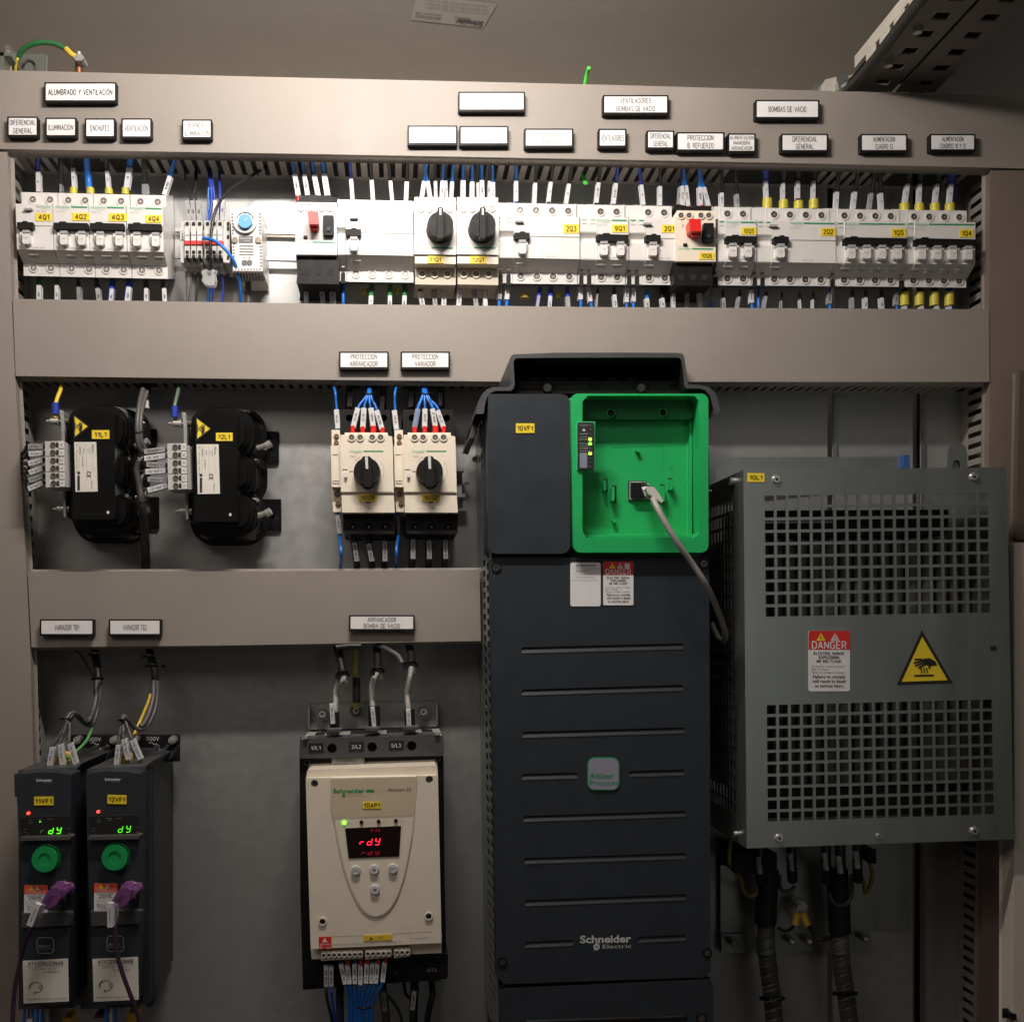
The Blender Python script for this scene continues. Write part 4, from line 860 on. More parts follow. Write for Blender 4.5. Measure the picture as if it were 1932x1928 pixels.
wires('Z2', 'below rotary breaker 11Q1', [(942, 1220, 968, 1370, 26, 'BTB11Q1', bk, 14, 1260, 1365), (1022, 1220, 1036, 1370, 24, 'L2 BTB', bk, 14, 1250, 1365, None, sleg), (1085, 1220, 1080, 1370, 26, 'L3 BTB', bk, 14, 1250, 1365)])
wires('Z2', 'below rotary breaker 12Q1', [(1174, 1220, 1163, 1370, 26, 'L1 BTB', bk, 14, 1240, 1360), (1245, 1220, 1270, 1370, 24, 'L2 BTB', bk, 14, 1250, 1360, None, sleg), (1308, 1220, 1318, 1370, 24, '', bk, 14, 1250, 1360)])
wires('Z2', 'left of breaker 2Q3 under its contact', [(1397, 1190, 1392, 1370, 25, '24VDC', bl, 11, 1205, 1305), (1440, 1190, 1434, 1370, 25, '24VDC', bl, 12, 1205, 1305)])
wires('Z3', 'below breaker 2Q3', [(272, 1620, 243, 1800, 22, '', blued, 18, 1672, 1790, None, sleg), (350, 1620, 340, 1800, 27, '_BT1', blued, 20, 1675, 1790), (470, 1620, 482, 1800, 30, '', blued, 18, 1680, 1790, None, sleg)])
wires('Z3', 'under the side contact of breaker 9Q1', [(567, 1570, 571, 1800, 30, '1', bl, 12, 1600, 1700), (618, 1575, 656, 1800, 30, 'DI0.7', bl, 12, 1605, 1715)])
wires('Z3', 'below breaker 9Q1', [(695, 1620, 680, 1800, 12, '', bk, 10, 1660, 1790, None, sleg), (812, 1620, 828, 1800, 28, 'N_BV', bk, 14, 1665, 1790, None, slee)])
wires('Z3', 'under the side contact of breaker 2Q1', [(907, 1580, 905, 1800, 29, '24VDC', bl, 12, 1600, 1720), (960, 1580, 955, 1800, 29, 'DI0', bl, 13, 1612, 1716)])
wires('Z3', 'below breaker 2Q1', [(1050, 1640, 1062, 1800, 30, 'N_BV', bl, 16, 1692, 1790), (1160, 1640, 1178, 1800, 30, 'L_BV', bk, 16, 1690, 1790)])
wires('Z3', 'below the beige pushbutton starter', [(1250, 1590, 1250, 1800, 24, 'L1 BR', bk, 12, 1640, 1790), (1350, 1590, 1350, 1800, 25, 'L2 BR', bk, 12, 1636, 1790, None, sleg), (1435, 1590, 1448, 1800, 30, '', bk, 12, 1636, 1790)])
wires('Z3', 'under the side contact of breaker 10Q5', [(1556, 1570, 1522, 1800, 30, '24VDC', bl, 12, 1592, 1714, None, sleg)])
wires('Z3', 'below breaker 10Q5', [(1608, 1640, 1620, 1800, 27, 'N_BV', bk, 12, 1690, 1790), (1735, 1640, 1710, 1800, 20, 'L_BV', bk, 12, 1680, 1790, None, sleg)])
wires('Z4', 'under the side contact of breaker 2Q2', [(240, 1370, 247, 1520, 25, '24VDC', bl, 11, 1382, 1462), (285, 1370, 285, 1520, 0, '', bl, 10, 0, 1), (335, 1400, 315, 1520, 20, '', bk, 10, 1420, 1515, None, sleg)])
wires('Z4', 'below breaker 2Q2', [(430, 1400, 428, 1520, 8, '', bk, 9, 1448, 1515, None, sleg), (540, 1400, 550, 1520, 8, '', bk, 9, 1442, 1515), (625, 1400, 625, 1520, 9, '', bk, 9, 1442, 1515)])
wires('Z4', 'under the side contact of breaker 1Q5', [(725, 1370, 729, 1520, 25, '24VDC', bl, 11, 1392, 1468, None, sleg)])
wires('Z4', 'below breaker 1Q5', [(868, 1390, 868, 1520, 20, '', bk, 12, 1430, 1515, None, sleg), (950, 1390, 952, 1520, 22, '1Q5', bk, 12, 1430, 1515), (1046, 1390, 1056, 1520, 24, '1Q5', bk, 12, 1432, 1515)])
wires('Z4', 'under the side contact of breaker 1Q4', [(1140, 1370, 1145, 1520, 22, '24VDC', bl, 11, 1398, 1476, None, sleg)])
wires('Z4', 'below breaker 1Q4', [(1190, 1370, 1197, 1520, 24, '', bk, 20, 1482, 1515, yf(1190, 1400, 1482, 60)), (1282, 1370, 1303, 1520, 24, '', bk, 20, 1482, 1515, yf(1282, 1400, 1482, 60)), (1375, 1370, 1400, 1520, 22, '', bk, 20, 1482, 1515, yf(1375, 1400, 1482, 60)), (1468, 1370, 1472, 1520, 26, '', bl, 20, 1485, 1515, yf(1468, 1400, 1482, 60))])
for fr, x, y, w in (('Z2', 635, 1272, 40), ('Z2', 820, 1270, 38), ('Z3', 160, 1688, 70), ('Z3', 402, 1684, 56)):
    Z(fr); b = B(); b.tube([(x, y-25, .04), (x, y+5, .04)], w/2, mat('dull_yellow', (.30, .27, .04), .5), 10, 1)
    b.make('cable_end_cap', label='yellow cap %s' % {635: 'below the second pole of the unlabelled four pole breaker', 820: 'below the right pole of the unlabelled four pole breaker', 160: 'below the left pole of breaker 2Q3', 402: 'below the middle of breaker 2Q3'}[x], cat='cap')
# ================================================================= MIDDLE TIER: CHOKES
def heat_sign(b, pts, y, rot):
    """hot surface sign inside triangle pts (frame px) apex first; hand drawn in local axes along rot"""
    cx = sum(p[0] for p in pts)/3; cy = sum(p[1] for p in pts)/3
    b.poly([(cx+(p[0]-cx)*1.22, cy+(p[1]-cy)*1.22) for p in pts], y, ink); b.poly(pts, y-.0003, yel if rot == 0 else yel)
    s = math.hypot(pts[1][0]-pts[2][0], pts[1][1]-pts[2][1])/100; ca, sa = math.cos(math.radians(rot)), math.sin(math.radians(rot))
    def q(a, c): return (cx+(a*ca-c*sa)*s, cy+(a*sa+c*ca)*s)
    yy = y-.0006
    b.poly([q(-21, 18), q(-21, 22), q(21, 22), q(21, 18)], yy, ink)
    # palm with wrist leaving to the right, fingers to the left
    b.poly([q(26, -10), q(14, -17), q(2, -17), q(-4, -12), q(2, -4), q(12, 1), q(20, -1), q(29, -1)], yy, ink)
    for a0, c0, a1, c1, w in ((-2, -15, -20, -15, 4), (0, -12, -22, -7, 4), (2, -8, -19, -1, 4), (5, -5, -12, 4, 4), (12, -2, 12, 6, 4)):
        b.stroke([q(a0, c0), q(a1, c1)], w*s, yy, ink)
    for i in range(3):
        x = -6+i*6; b.stroke([q(x, 15), q(x+2, 11), q(x-1, 7), q(x+1, 3)], 2.4*s, yy, ink)
def choke(dx, dy, tg_, where, sy=1):
    Z('Z5'); X = lambda x: x+dx
    Y = lambda y: y+dy
    t = thing('line_choke', X(600), Y(640), YB, 'black lacquered three coil choke tagged %s %s' % (tg_, where), 'choke', 'black chokes on the mounting plate')
    b = B()
    b.prism(rr(X(452), Y(328), X(716), Y(990), 10, 3), -.034, .02, gloss); b.make('core', t, bevel=.0015)
    # coils: one at the top, one in the middle, one at the bottom, wrapped round the core
    for (x0, y0, x1, y1, yfz) in ((428, 286, 790, 552, -.012), (600, 566, 800, 792, -.004), (436, 826, 812, 1046, -.008)):
        b = B(); b.prism(rr(X(x0), Y(y0), X(x1), Y(y1), 95 if x0 < 600 else 80, 8), yfz, .045, gloss)
        b.make('coil', t, bevel=.012, seg=5)
        b = B(); b.prism(rr(X(x0+34), Y(y0+20), X(x1-26), Y(y1-20), 80 if x0 < 600 else 60, 8), yfz-.010, yfz+.01, gloss); b.make('coil_layer', t, bevel=.007, seg=4)
    b = B(); b.prism(rr(X(700), Y(330), X(722), Y(985), 4, 2), -.028, .0, gloss); b.prism(rr(X(440), Y(335), X(460), Y(980), 4, 2), -.028, .0, gloss); b.make('core_edge', t, bevel=.0015)
    for (y0, y1) in ((430, 622), (852, 1042)):
        k = 5 if y0 < 800 else 20
        b = B(); b.prism([(X(830), Y(y0)), (X(830), Y(y1)), (X(905+60+k), Y(y1)), (X(905+58+k), Y(y0))], YB-.006, YB-.003, gloss, [rr(X(895+k), Y(y0+72), X(925+k), Y(y0+92), 9, 3), rr(X(905+k), Y(y0+100), X(932+k), Y(y0+118), 8, 3)], dark)
        b.make('mounting_foot', t, bevel=.0008)
        b = B(); b.tube([(X(840), Y((y0+y1)/2+6), .02), (X(915), Y((y0+y1)/2-18), .018)], 17, steel, 6, 1); b.tube([(X(895), Y((y0+y1)/2-8), .017), (X(925), Y((y0+y1)/2-24), .016)], 24, steel, 6, 1)
        b.make('bolt', t, bevel=.0005)
    b = B(); b.prism([(X(370), Y(308)), (X(382), Y(400)), (X(396), Y(975)), (X(411), Y(975)), (X(402), Y(400)), (X(396), Y(312))], -.012, .04, zinc); b.make('terminal_strap', t, bevel=.0006)
    for yy, xx in ((378, 290), (925, 332)):
        b = B(); b.tube([(X(xx), Y(yy), -.006), (X(430), Y(yy), -.006)], 9, steel, 8, 1)
        b.tube([(X(xx+28), Y(yy), -.006), (X(xx+72), Y(yy), -.006)], 22, steel, 6, 1); b.tube([(X(405), Y(yy), -.006), (X(434), Y(yy), -.006)], 23, steeld if yy < 500 else steel, 6, 1)
        b.tube([(X(xx+74), Y(yy), -.006), (X(xx+80), Y(yy), -.006)], 27, steel, 12, 1)
        b.make('stud_bolt', t, bevel=.0004)
    # terminals
    tb = B(); tb.prism([(X(280), Y(503)), (X(285), Y(790)), (X(404), Y(788)), (X(398), Y(501))], -.040, -.012, whiteg)
    tb.prism([(X(398), Y(515)), (X(402), Y(788)), (X(430), Y(790)), (X(420), Y(517))], -.034, -.012, sleg); tk = tb.make('choke_terminal', t, bevel=.0008)
    for i in range(6):
        yy = 526+i*47.5+(2 if i > 1 else 0); xo = i*.8
        b = B(); b.ring(X(329+xo), Y(yy), 14, 18, -.041, -.038, inkg, 16); b.cyl(X(329+xo), Y(yy), 13, -.0403, -.038, steeld, 14); b.make('terminal_screw', tk)
        b = B(); b.rect(X(349+xo), Y(yy-15), X(363+xo), Y(yy+15), -.0404, dark); b.make('clamp_opening', tk)
        b = B(); b.prism([(X(369+xo), Y(yy-20)), (X(369+xo), Y(yy+20)), (X(398+xo), Y(yy+20)), (X(398+xo), Y(yy-20))], -.0412, -.039, white); b.text(('E1', 'S1', 'E2', 'S2', 'E3', 'S3')[i], X(383+xo), Y(yy), 11, -.0415, inkg, 15, 90); b.make('marker', tk)
    for i in (1, 3):
        b = B(); b.rect(X(281), Y(503+i*47.5+44), X(404), Y(503+i*47.5+46.5), -.0404, inkg); b.make('joint_line', tk)
    # plate
    b = B(); b.prism([(X(462), Y(508)), (X(470), Y(818)), (X(608), Y(816)), (X(599), Y(508))], -.0347, -.0338, paperc)
    yq = -.0351
    b.text('Altivar', X(580), Y(548), 13, yq, inkg, 50, 90); b.text('(CHOKE)', X(560), Y(560), 7, yq, inkg, 40, 90)
    for xx, s, w in ((479, '3~ 4 mH 10 A', 260), (500, '400V', 70), (524, '50/60', 40), (548, 'In', 20)): b.text(s, X(xx), Y(560 if w < 200 else 610), 7, yq, inkg, w*.7, 90)
    b.text('10 A 500V 60W', X(515), Y(630), 7, yq, inkg, 60, 90); b.text('C€'.replace('€', 'E'), X(553), Y(711), 22, yq, ink, 38, 90, .01); b.text('MADE IN ITALY', X(572), Y(775), 6, yq, inkg, 50, 90)
    b.prism(rr(X(482), Y(716), X(497), Y(808), 2, 2), yq, -.0346, ink); b.cyl(X(490), Y(700), 9, yq, -.0346, ink, 12)
    for xx in (492, 512, 536, 572): b.stroke([(X(xx), Y(515)), (X(xx+6), Y(700))], 1.2, yq, inkl)
    b.make('rating_plate', t)
    b = B(); heat_sign(b, [(X(545), Y(411)), (X(465), Y(350)), (X(467), Y(472))], -.0344, 90); b.make('hot_surface_sign', t)
    if dx == 0: sticker(t, 572, 434, 681, 488, tg_, -.0344, hf=.5)
    else: sticker(t, 1345, 450, 1449, 501, tg_, -.0344, hf=.5)
    Z('Z5'); b = B(); b.cyl(X(672), Y(946), 8, -.0350, -.034, white, 12, asp=1.3); b.make('paint_spot', t)
    return t
choke(0, 0, '11L1', 'on the left, partly crossed by a black cable')
choke(762, 14, '12L1', 'right of a similar choke')
Z('Z5')
wire('short yellow wire with dark blue lug above the 11L1 choke', [(388, 130, .03), (378, 180, .01), (352, 250, -.002), (340, 310, -.006), (345, 360, -.008)], 12, yelw, None, None, (345, 265, 335, 44, blued), y=-.008, group='earth wires of the chokes')
wire('short dull green wire with dark blue lug above the 12L1 choke', [(1118, 130, .03), (1112, 180, .01), (1095, 250, -.002), (1085, 310, -.006), (1098, 370, -.008)], 12, mat('dull_green_wire', (.10, .16, .11), .4), None, None, (1088, 285, 355, 44, blued), y=-.008, group='earth wires of the chokes')
for i in range(6):
    yy = 527+i*48+(12 if i > 3 else 0)
    a0 = (175, 178, 175, 180, 178, 175)[i]; y0 = (535, 582, 642, 698, 748, 800)[i]; y1 = (535, 576, 620, 672, 722, 762)[i]; m_ = (sleg, slee, slee, slee, sleg, slee)[i]
    wire('black wire with printed sleeve on the %s terminal of the 11L1 choke' % OR[i], [(100, 590+i*30, .03), (150, 570+i*35, .0), (175, y0, -.022), (270, y1, -.024), (300, 527+i*48, -.025)], 12, blackw, (a0, y0, 262, y1, 30), 'L%d_BTB_11L1' % (i//2+1), y=-.0255, sm=m_, group='wires of the 11L1 choke')
for i in range(6):
    y0 = (568, 610, 645, 692, 738, 808)[i]; y1 = (552, 592, 652, 684, 745, 776)[i]; x0 = (898, 898, 912, 905, 920, 920)[i]; m_ = (sleg, slee, sleg, slee, sleg, slee)[i]; xe = (1025, 1026, 1028, 1030, 1040, 1042)[i]
    wire('grey wire with printed sleeve on the %s terminal of the 12L1 choke' % OR[i], [(872, y0+(-30 if i < 3 else 30), .005), (895, y0, -.022), (1040, y1, -.026), (1070, 541+i*48, -.026)], 13, greyw, (x0, y0, xe, y1, 32 if m_ is slee else 30), ('L1_BTB12Q1', 'L1_BTB_12L1', 'L2_BTB12Q1', 'L2_BTB_12L1', 'L3_BTB12Q1', 'L3_BTB_12L1')[i], y=-.0275, sm=m_, group='wires of the 12L1 choke')
b = B(); b.tube([(902, 110, .04), (905, 200, .035)], 34, blackw, 10, 1); b.tube([(890, 180, .0), (868, 280, -.02), (855, 400, -.03), (862, 520, -.03), (880, 560, -.028), (900, 580, -.025)], 15, greyw, 10, 6); b.tube([(915, 195, .0), (885, 300, -.02), (875, 400, -.028), (880, 500, -.028), (905, 555, -.025)], 14, greyw, 10, 6)
b.make('grey_cable_pair', label='pair of dark grey cables hanging left of the 12L1 choke', cat='cable')
b = B(); b.tube([(862, 625, -.03), (850, 690, -.03), (870, 790, -.03), (885, 900, -.03), (898, 1050, -.01), (905, 1180, .02), (908, 1320, .04)], [18, 30], mat('cable_braid', (.035, .032, .03), .5), 12, 6); b.tube([(900, 600, -.024), (862, 630, -.028), (858, 700, -.03)], 14, greyw, 8); b.tube([(905, 705, -.024), (878, 740, -.028), (885, 820, -.028)], 11, greyw, 8); b.tube([(920, 812, -.024), (900, 840, -.028), (893, 900, -.025)], 11, greyw, 8)
b.make('cable_bundle', label='thick black cable bundle running down between the two chokes', cat='cable')
for (x, y, r, lab) in ((862, 452, 22, 'upper'), (877, 885, 30, 'lower')):
    b = B(); b.tube([(x-r, y-5, -.046), (x, y, -.05), (x+r, y-8, -.046), (x+r+14, y-14, -.04)], 6, black, 6); b.make('cable_tie', label='%s black cable tie on the cables beside the 12L1 choke' % lab, cat='cable tie')
b = B(); b.prism([(905, 245), (902, 292), (925, 298), (922, 248)], -.01, -.006, slee); b.make('sleeve_piece', label='small white sleeve piece hanging below the middle duct near the grey cables', cat='sleeve')
# ================================================================= MIDDLE TIER: ROTARY BREAKERS 10Q1, 10Q2
def bigrot(label, ox, tg_):
    Z('Z6'); t = thing('rotary_breaker', 420+ox, 1100, YB, label, 'rotary breaker', 'rotary breakers with black knobs')
    X = lambda x: x+ox
    holes = [circ(X(x), 675, 26, 14) for x in (290, 545)]
    b = B(); b.prism([(X(222), 612), (X(222), 860), (X(612), 860), (X(592), 615)], .002, YB, black, holes, dark)
    b.make('upper_terminal_cover', t, bevel=.0015)
    b = B(); b.prism([(X(226), 800), (X(222), 880), (X(228), 1226), (X(620), 1229), (X(612), 880), (X(608), 812), (X(578), 808), (X(578), 800)], -.024, .03, cream)
    b.prism([(X(256), 784), (X(256), 858), (X(577), 856), (X(575), 784)], -.014, .02, cream)
    y = -.0243
    b.text('Schneider', X(338), 921, 17, y, greenf, 98, 0, .02); b.text('Electric', X(350), 934, 8, y, greenf, 50); b.rect(X(396), 917, X(543), 926, y, greenl)
    b.text('TRIP', X(316), 962, 12, y, inkl, 44); b.rect(X(236), 1055, X(276), 1062, y, inkg); b.text('GV3 ME63', X(375), 1168, 8, y, inkl, 80)
    n = 20
    for i in range(n):
        a = math.radians(-35+120*i/n); a2 = math.radians(-35+120*(i+1)/n)
        b.stroke([(X(420)+128*math.cos(a), 1068+128*math.sin(a)), (X(420)+128*math.cos(a2), 1068+128*math.sin(a2))], 3, y, inkl)
    b.stroke([(X(330), 1005), (X(345), 980), (X(370), 965)], 3, y, inkl); b.stroke([(X(290), 1072), (X(322), 1072)], 5, y, inkg)
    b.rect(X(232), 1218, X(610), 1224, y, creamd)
    b.make('housing', t, bevel=.0016)
    b = B(); b.prism([(X(252), 1080), (X(252), 1115), (X(272), 1115), (X(272), 1080)], -.028, -.02, white); b.make('adjuster_latch', t, bevel=.0008)
    b = B(); b.prism([(X(232), 1228), (X(236), 1376), (X(628), 1376), (X(620), 1231)], -.0218, .03, cream); b.prism([(X(410), 1290), (X(410), 1308), (X(446), 1308), (X(446), 1290)], -.0222, -.017, inkg)
    b.text('Un: 690V  Ui: 40-65A', X(405), 1345, 11, -.0221, inkl, 135); b.stroke([(X(400), 1328), (X(500), 1318)], 2.5, -.0221, inkl); b.stroke([(X(245), 1240), (X(615), 1240)], 3, -.0221, creamd)
    b.make('lower_front', t, bevel=.0012)
    for x in (307, 370, 460, 522): a = D(X(x), 819); screw(t, a[0], a[1], -.0243, 5.2, cream); Z('Z6')
    kx, ky = X(420), 1068
    b = B(); b.cyl(kx, ky, 97, -.040, -.0242, black, 40, r2=102)
    b.prism([(kx-32, 962), (kx-16, 958), (kx+16, 958), (kx+28, 966), (kx+30, 1060), (kx+44, 1165), (kx+18, 1182), (kx-14, 1180), (kx-30, 1150), (kx-26, 1060)], -.052, -.038, black)
    b.prism([(kx-14, 962), (kx-8, 1052), (kx+10, 1052), (kx+8, 962)], -.0526, -.05, slee)
    b.make('knob', t, bevel=.0018)
    b = B(); b.cyl(kx+8, 1200, 22, -.030, -.024, whiteg, 16, asp=.7); b.make('locking_tab', t, bevel=.001)
    holes = [circ(X(x), 1482, 26, 16) for x in (314, 434, 556)]
    b = B(); b.prism([(X(242), 1378), (X(246), 1525), (X(270), 1535), (X(622), 1535), (X(628), 1525), (X(630), 1378)], -.008, YB, black, holes, dark); b.make('lower_terminal_cover', t, bevel=.0015)
    for x in (314, 434, 556):
        b = B(); b.ring(X(x), 1482, 14, 20, -.004, .0, charcoal, 14); b.cyl(X(x), 1482, 6, -.005, .0, steel, 10); b.make('terminal_screw', t)
    sticker(t, X(362), 1242, X(492), 1293, tg_, -.0222, hf=.55, wf=.7)
    Z('Z6'); a_ = B(); a_.prism([(X(158), 764), (X(160), 880), (X(152), 884), (X(160), 1188), (X(170), 1372), (X(232), 1372), (X(226), 1228), (X(224), 880), (X(220), 764)], -.004, .045, cream)
    a_.prism([(X(153), 882), (X(160), 1186), (X(228), 1188), (X(224), 878)], -.016, -.002, cream)
    for yy in (945, 1140, 1158): a_.rect(X(166), yy, X(206) if yy == 945 else X(214), yy+5, -.0164, inkg)
    a_.prism([(X(164), 1165), (X(165), 1195), (X(222), 1195), (X(222), 1165)], -.012, -.004, creamd)
    am = a_.make('auxiliary_contact', t, bevel=.001)
    for x, yy in ((194, 812), (194, 862), (197, 1240), (207, 1312)):
        Z('Z6'); b = B(); b.cyl(X(x), yy, 20, -.0055, -.002, brass, 16); b.cyl(X(x), yy, 13, -.0065, -.002, steeld, 12); b.stroke([(X(x)-9, yy-4), (X(x)+9, yy+4)], 3, -.007, steel); b.make('terminal_screw', t)
    return t
bigrot('middle tier rotary breaker tagged 10Q1, under the PROTECCION ARRANCADOR plate', 0, '10Q1')
bigrot('middle tier rotary breaker tagged 10Q2, under the PROTECCION VARIADOR plate', 467, '10Q2')
Z('Z6')
b = B(); b.prism([(1075, 1038), (1075, 1068), (1140, 1068), (1146, 1040)], .038, .05, zinc); b.prism([(1075, 1068), (1075, 1240), (1125, 1240), (1125, 1068)], .052, .054, zinc); b.prism([(1078, 1235), (1078, 1262), (1153, 1262), (1150, 1235)], .038, .05, zinc); b.cyl(1095, 1155, 14, .050, .053, steeld, 12); b.rect(1145, 1152, 1182, 1158, YB-.001, dark)
b.make('mounting_rail', bevel=.0006, label='short galvanised rail stub sticking out right of rotary breaker 10Q2', cat='mounting rail')
def zw(lab, *a, **k): Z('Z6'); return wire(lab, *a, **k)
G1 = 'wires of rotary breaker 10Q1'; G2 = 'wires of rotary breaker 10Q2'
zw('blue wire with sleeve 21.31 entering the side contact of 10Q1', [(165, 420, .02), (185, 480), (192, 560), (200, 640), (205, 770)], 9, bluew, (193, 612, 205, 752, 34), '21.31', y=.0, group=G1)
zw('blue wire with sleeve 21.41 entering the side contact of 10Q2', [(650, 420, .02), (630, 480), (628, 560), (632, 640), (640, 770)], 9, bluew, (624, 617, 640, 757, 34), '21.41', y=.0, group=G2)
zw('thick black cable with grey tag L1 above 10Q1', [(295, 425, .03), (290, 520, .04), (285, 600, .04), (285, 660, .04)], 26, blackw, (300, 452, 290, 588, 36), 'L1_10Q1', sm=sleg, y=.038, group=G1, cat='cable')
zw('thick black cable with grey tag L3 above 10Q1', [(540, 425, .03), (540, 520, .04), (540, 660, .04)], 26, blackw, (538, 512, 532, 612, 30), 'L3_10', sm=sleg, y=.038, group=G1, cat='cable')
zw('thick black cable with grey tag L1 above 10Q2', [(750, 425, .03), (752, 520, .04), (755, 660, .04)], 26, blackw, (752, 462, 747, 590, 34), 'L1_10Q2', sm=sleg, y=.038, group=G2, cat='cable')
zw('thick black cable with grey tag L3 above 10Q2', [(968, 425, .03), (970, 520, .04), (972, 600, .04)], 26, blackw, (966, 444, 966, 582, 28), 'L3_10Q2', sm=sleg, y=.038, group=G2, cat='cable')
for i, (x0, x1, xa, ya, s, m_) in enumerate(((355, 318, 330, 740, '21.11', 0), (400, 390, 392, 745, '21.12', 0), (448, 468, 468, 742, '24VDC', 1), (490, 532, 532, 755, 'DI2.5A', 0))):
    zw('blue wire with sleeve %s fanning out above 10Q1' % s, [(432+i*4, 430, .02), (428+i*7, 495, .0), ((x0+432)/2, 545, -.004), (x0, 602, -.006), (x1, ya, -.008), (x1, 790, -.008)], 9.5, bluew, (x0-(2 if i < 2 else -2), 600 if i != 3 else 618, x1, ya, 36), s, (x1+2*i-2, ya-6, 784, 34 if i != 2 else 44, red), y=-.008, group=G1)
for i, (x0, x1, ya, s) in enumerate(((800, 775, 745, ''), (852, 850, 742, '21.22'), (908, 930, 740, '24VDC_B'), (945, 990, 742, 'E1.12'))):
    zw('blue wire %s fanning out above 10Q2' % ('with sleeve '+s if s else 'with clear sleeve'), [(840+i*5, 430, .02), (838+i*9, 495, .0), ((x0+845)/2, 545, -.004), (x0, 602, -.006), (x1, ya, -.008), (x1, 790, -.008)], 12 if i in (0, 2) else 9.5, bluew, (x0, 606 if i < 3 else 618, x1, ya, 34), s, (x1, ya-4, 784, 34 if i != 2 else 46, red), y=-.008, group=G2, sm=(clear if i == 0 else slee))
for x, s in ((437, '10Q1'), (858, '10Q2')):
    Z('Z6'); b = B(); b.tube([(x-28, 492, -.012), (x, 500, -.018), (x+28, 490, -.012), (x+48, 498, -.008)], 7, black, 6); b.make('cable_tie', label='black cable tie round the blue wires above '+s, cat='cable tie')
for i, (x0, x1, y0, s) in enumerate(((325, 350, 1580, 'L1_BV_10Q1'), (432, 462, 1590, 'L2_BV_10Q1'), (552, 550, 1570, 'L3_BV_10Q1'))):
    zw('thick black cable with grey tag below 10Q1, %s from left' % OR[i], [(x0-8, 1525, .01), (x0, 1600, .01), (x0+(x1-x0)*.6, 1710, .012), (x1, 1830, .04)], 26, blackw, (x0+2, y0+18, x0+(x1-x0)*.7+4, 1735, 34), s, sm=sleg, y=.010, group='cables below rotary breaker 10Q1', cat='cable')
for i, (x0, x1, y0, s) in enumerate(((762, 755, 1560, 'L1_BV_10Q2'), (880, 878, 1568, 'L2_BV_10Q2'), (1000, 1000, 1565, 'L3_BV_10Q2'))):
    zw('thick black cable with grey tag below 10Q2, %s from left' % OR[i], [(x0-2, 1525, .01), (x0, 1600, .01), (x0+(x1-x0)*.6, 1710, .012), (x1, 1830, .04)], 27, blackw, (x0+2, y0+14, x0+(x1-x0)*.7+6, 1718, 34), s, sm=sleg, y=.010, group='cables below rotary breaker 10Q2', cat='cable')
zw('blue wire with grey sleeve below the side contact of 10Q1', [(205, 1370), (215, 1530), (225, 1620), (230, 1700), (218, 1830, .04)], 12, bluew, (203, 1395, 218, 1533, 32), '21.22', sm=sleg, y=.0, group=G1)
zw('dark blue wire below the side contact of 10Q2', [(650, 1375), (655, 1530), (642, 1620), (640, 1700), (632, 1830, .04)], 12, bluew, (650, 1395, 656, 1530, 26), '', sm=black, y=.002, group=G2)
# ================================================================= TALL BLACK DRIVE
YD = -.118
Z('Z7')
dr = thing('variable_speed_drive', 880, 1500, YB, 'tall black drive tagged 10VF1 with an open green display recess', 'drive')
# metal chassis with perforated left flank
Z('D')
b = B()
LT = PD(921, 760, YD+.008); LBt = PD(940, 1990, YD+.008)
def xl(z): return LT.x+(LBt.x-LT.x)*(z-LT.z)/(LBt.z-LT.z)
pitch = .0115; z = LT.z
def flank(za, zb_, ya, yb_, m=zincd):
    b.hexa([(xl(za), ya, za), (xl(za)+.0012, ya, za), (xl(zb_)+.0012, ya, zb_), (xl(zb_), ya, zb_), (xl(za), yb_, za), (xl(za)+.0012, yb_, za), (xl(zb_)+.0012, yb_, zb_), (xl(zb_), yb_, zb_)], m)
yy = [YD+.008, YD+.030, YD+.062, YD+.078, YD+.110, .045, YB-.002]
flank(LT.z, LBt.z, yy[0], yy[1]); flank(LT.z, LBt.z, yy[2], yy[3]); flank(LT.z, LBt.z, yy[4], yy[6])
i = 0
while z > LBt.z+pitch:
    flank(z, z-pitch*.42, yy[1], yy[2]); flank(z-pitch*.5, z-pitch*.92, yy[3], yy[4]); z -= pitch; i += 1
b.make('perforated_flank', dr, bevel=.0003)
b = B(); a = PD(1336, 900, YD+.01); b.wbox(LT.x+.006, a.x-.004, YD+.032, YB-.002, -1.05, LT.z+.0, charcoal); b.make('chassis', dr)
Z('Z7')
b = B()
outer = [(90, 556), (93, 550), (98, 530), (108, 480), (135, 430), (165, 398), (205, 384), (300, 383), (316, 375), (322, 355), (311, 210), (318, 188), (335, 176), (600, 165), (1000, 164), (1380, 166), (1412, 170), (1425, 188), (1437, 270), (1446, 350), (1456, 368), (1540, 372), (1590, 388), (1625, 425), (1645, 480), (1655, 535), (1648, 548), (1585, 582)]
inner = [(140, 556), (144, 552), (148, 540), (152, 500), (165, 450), (190, 420), (225, 408), (318, 408), (335, 395), (343, 365), (335, 225), (345, 205), (355, 200), (600, 197), (1000, 196), (1385, 196), (1402, 204), (1408, 220), (1418, 290), (1425, 375), (1438, 392), (1530, 394), (1560, 405), (1590, 440), (1604, 490), (1612, 530), (1600, 540), (1590, 560)]
n = len(outer); yh = YD-.004
F = [P(a, c, yh) for i, (a, c) in enumerate(outer)]; G = [P(a, c, yh) for i, (a, c) in enumerate(inner)]
FB = [Vector((q.x, .03, q.z)) for q in F]; GB = [Vector((q.x, .03, q.z)) for q in G]
b.add(F+G, [(i, i+1, n+i+1, n+i) for i in range(n-1)], anth); b.add(F+FB, [(i+1, i, n+i, n+i+1) for i in range(n-1)], anth); b.add(G+GB, [(i, i+1, n+i+1, n+i) for i in range(n-1)], black)
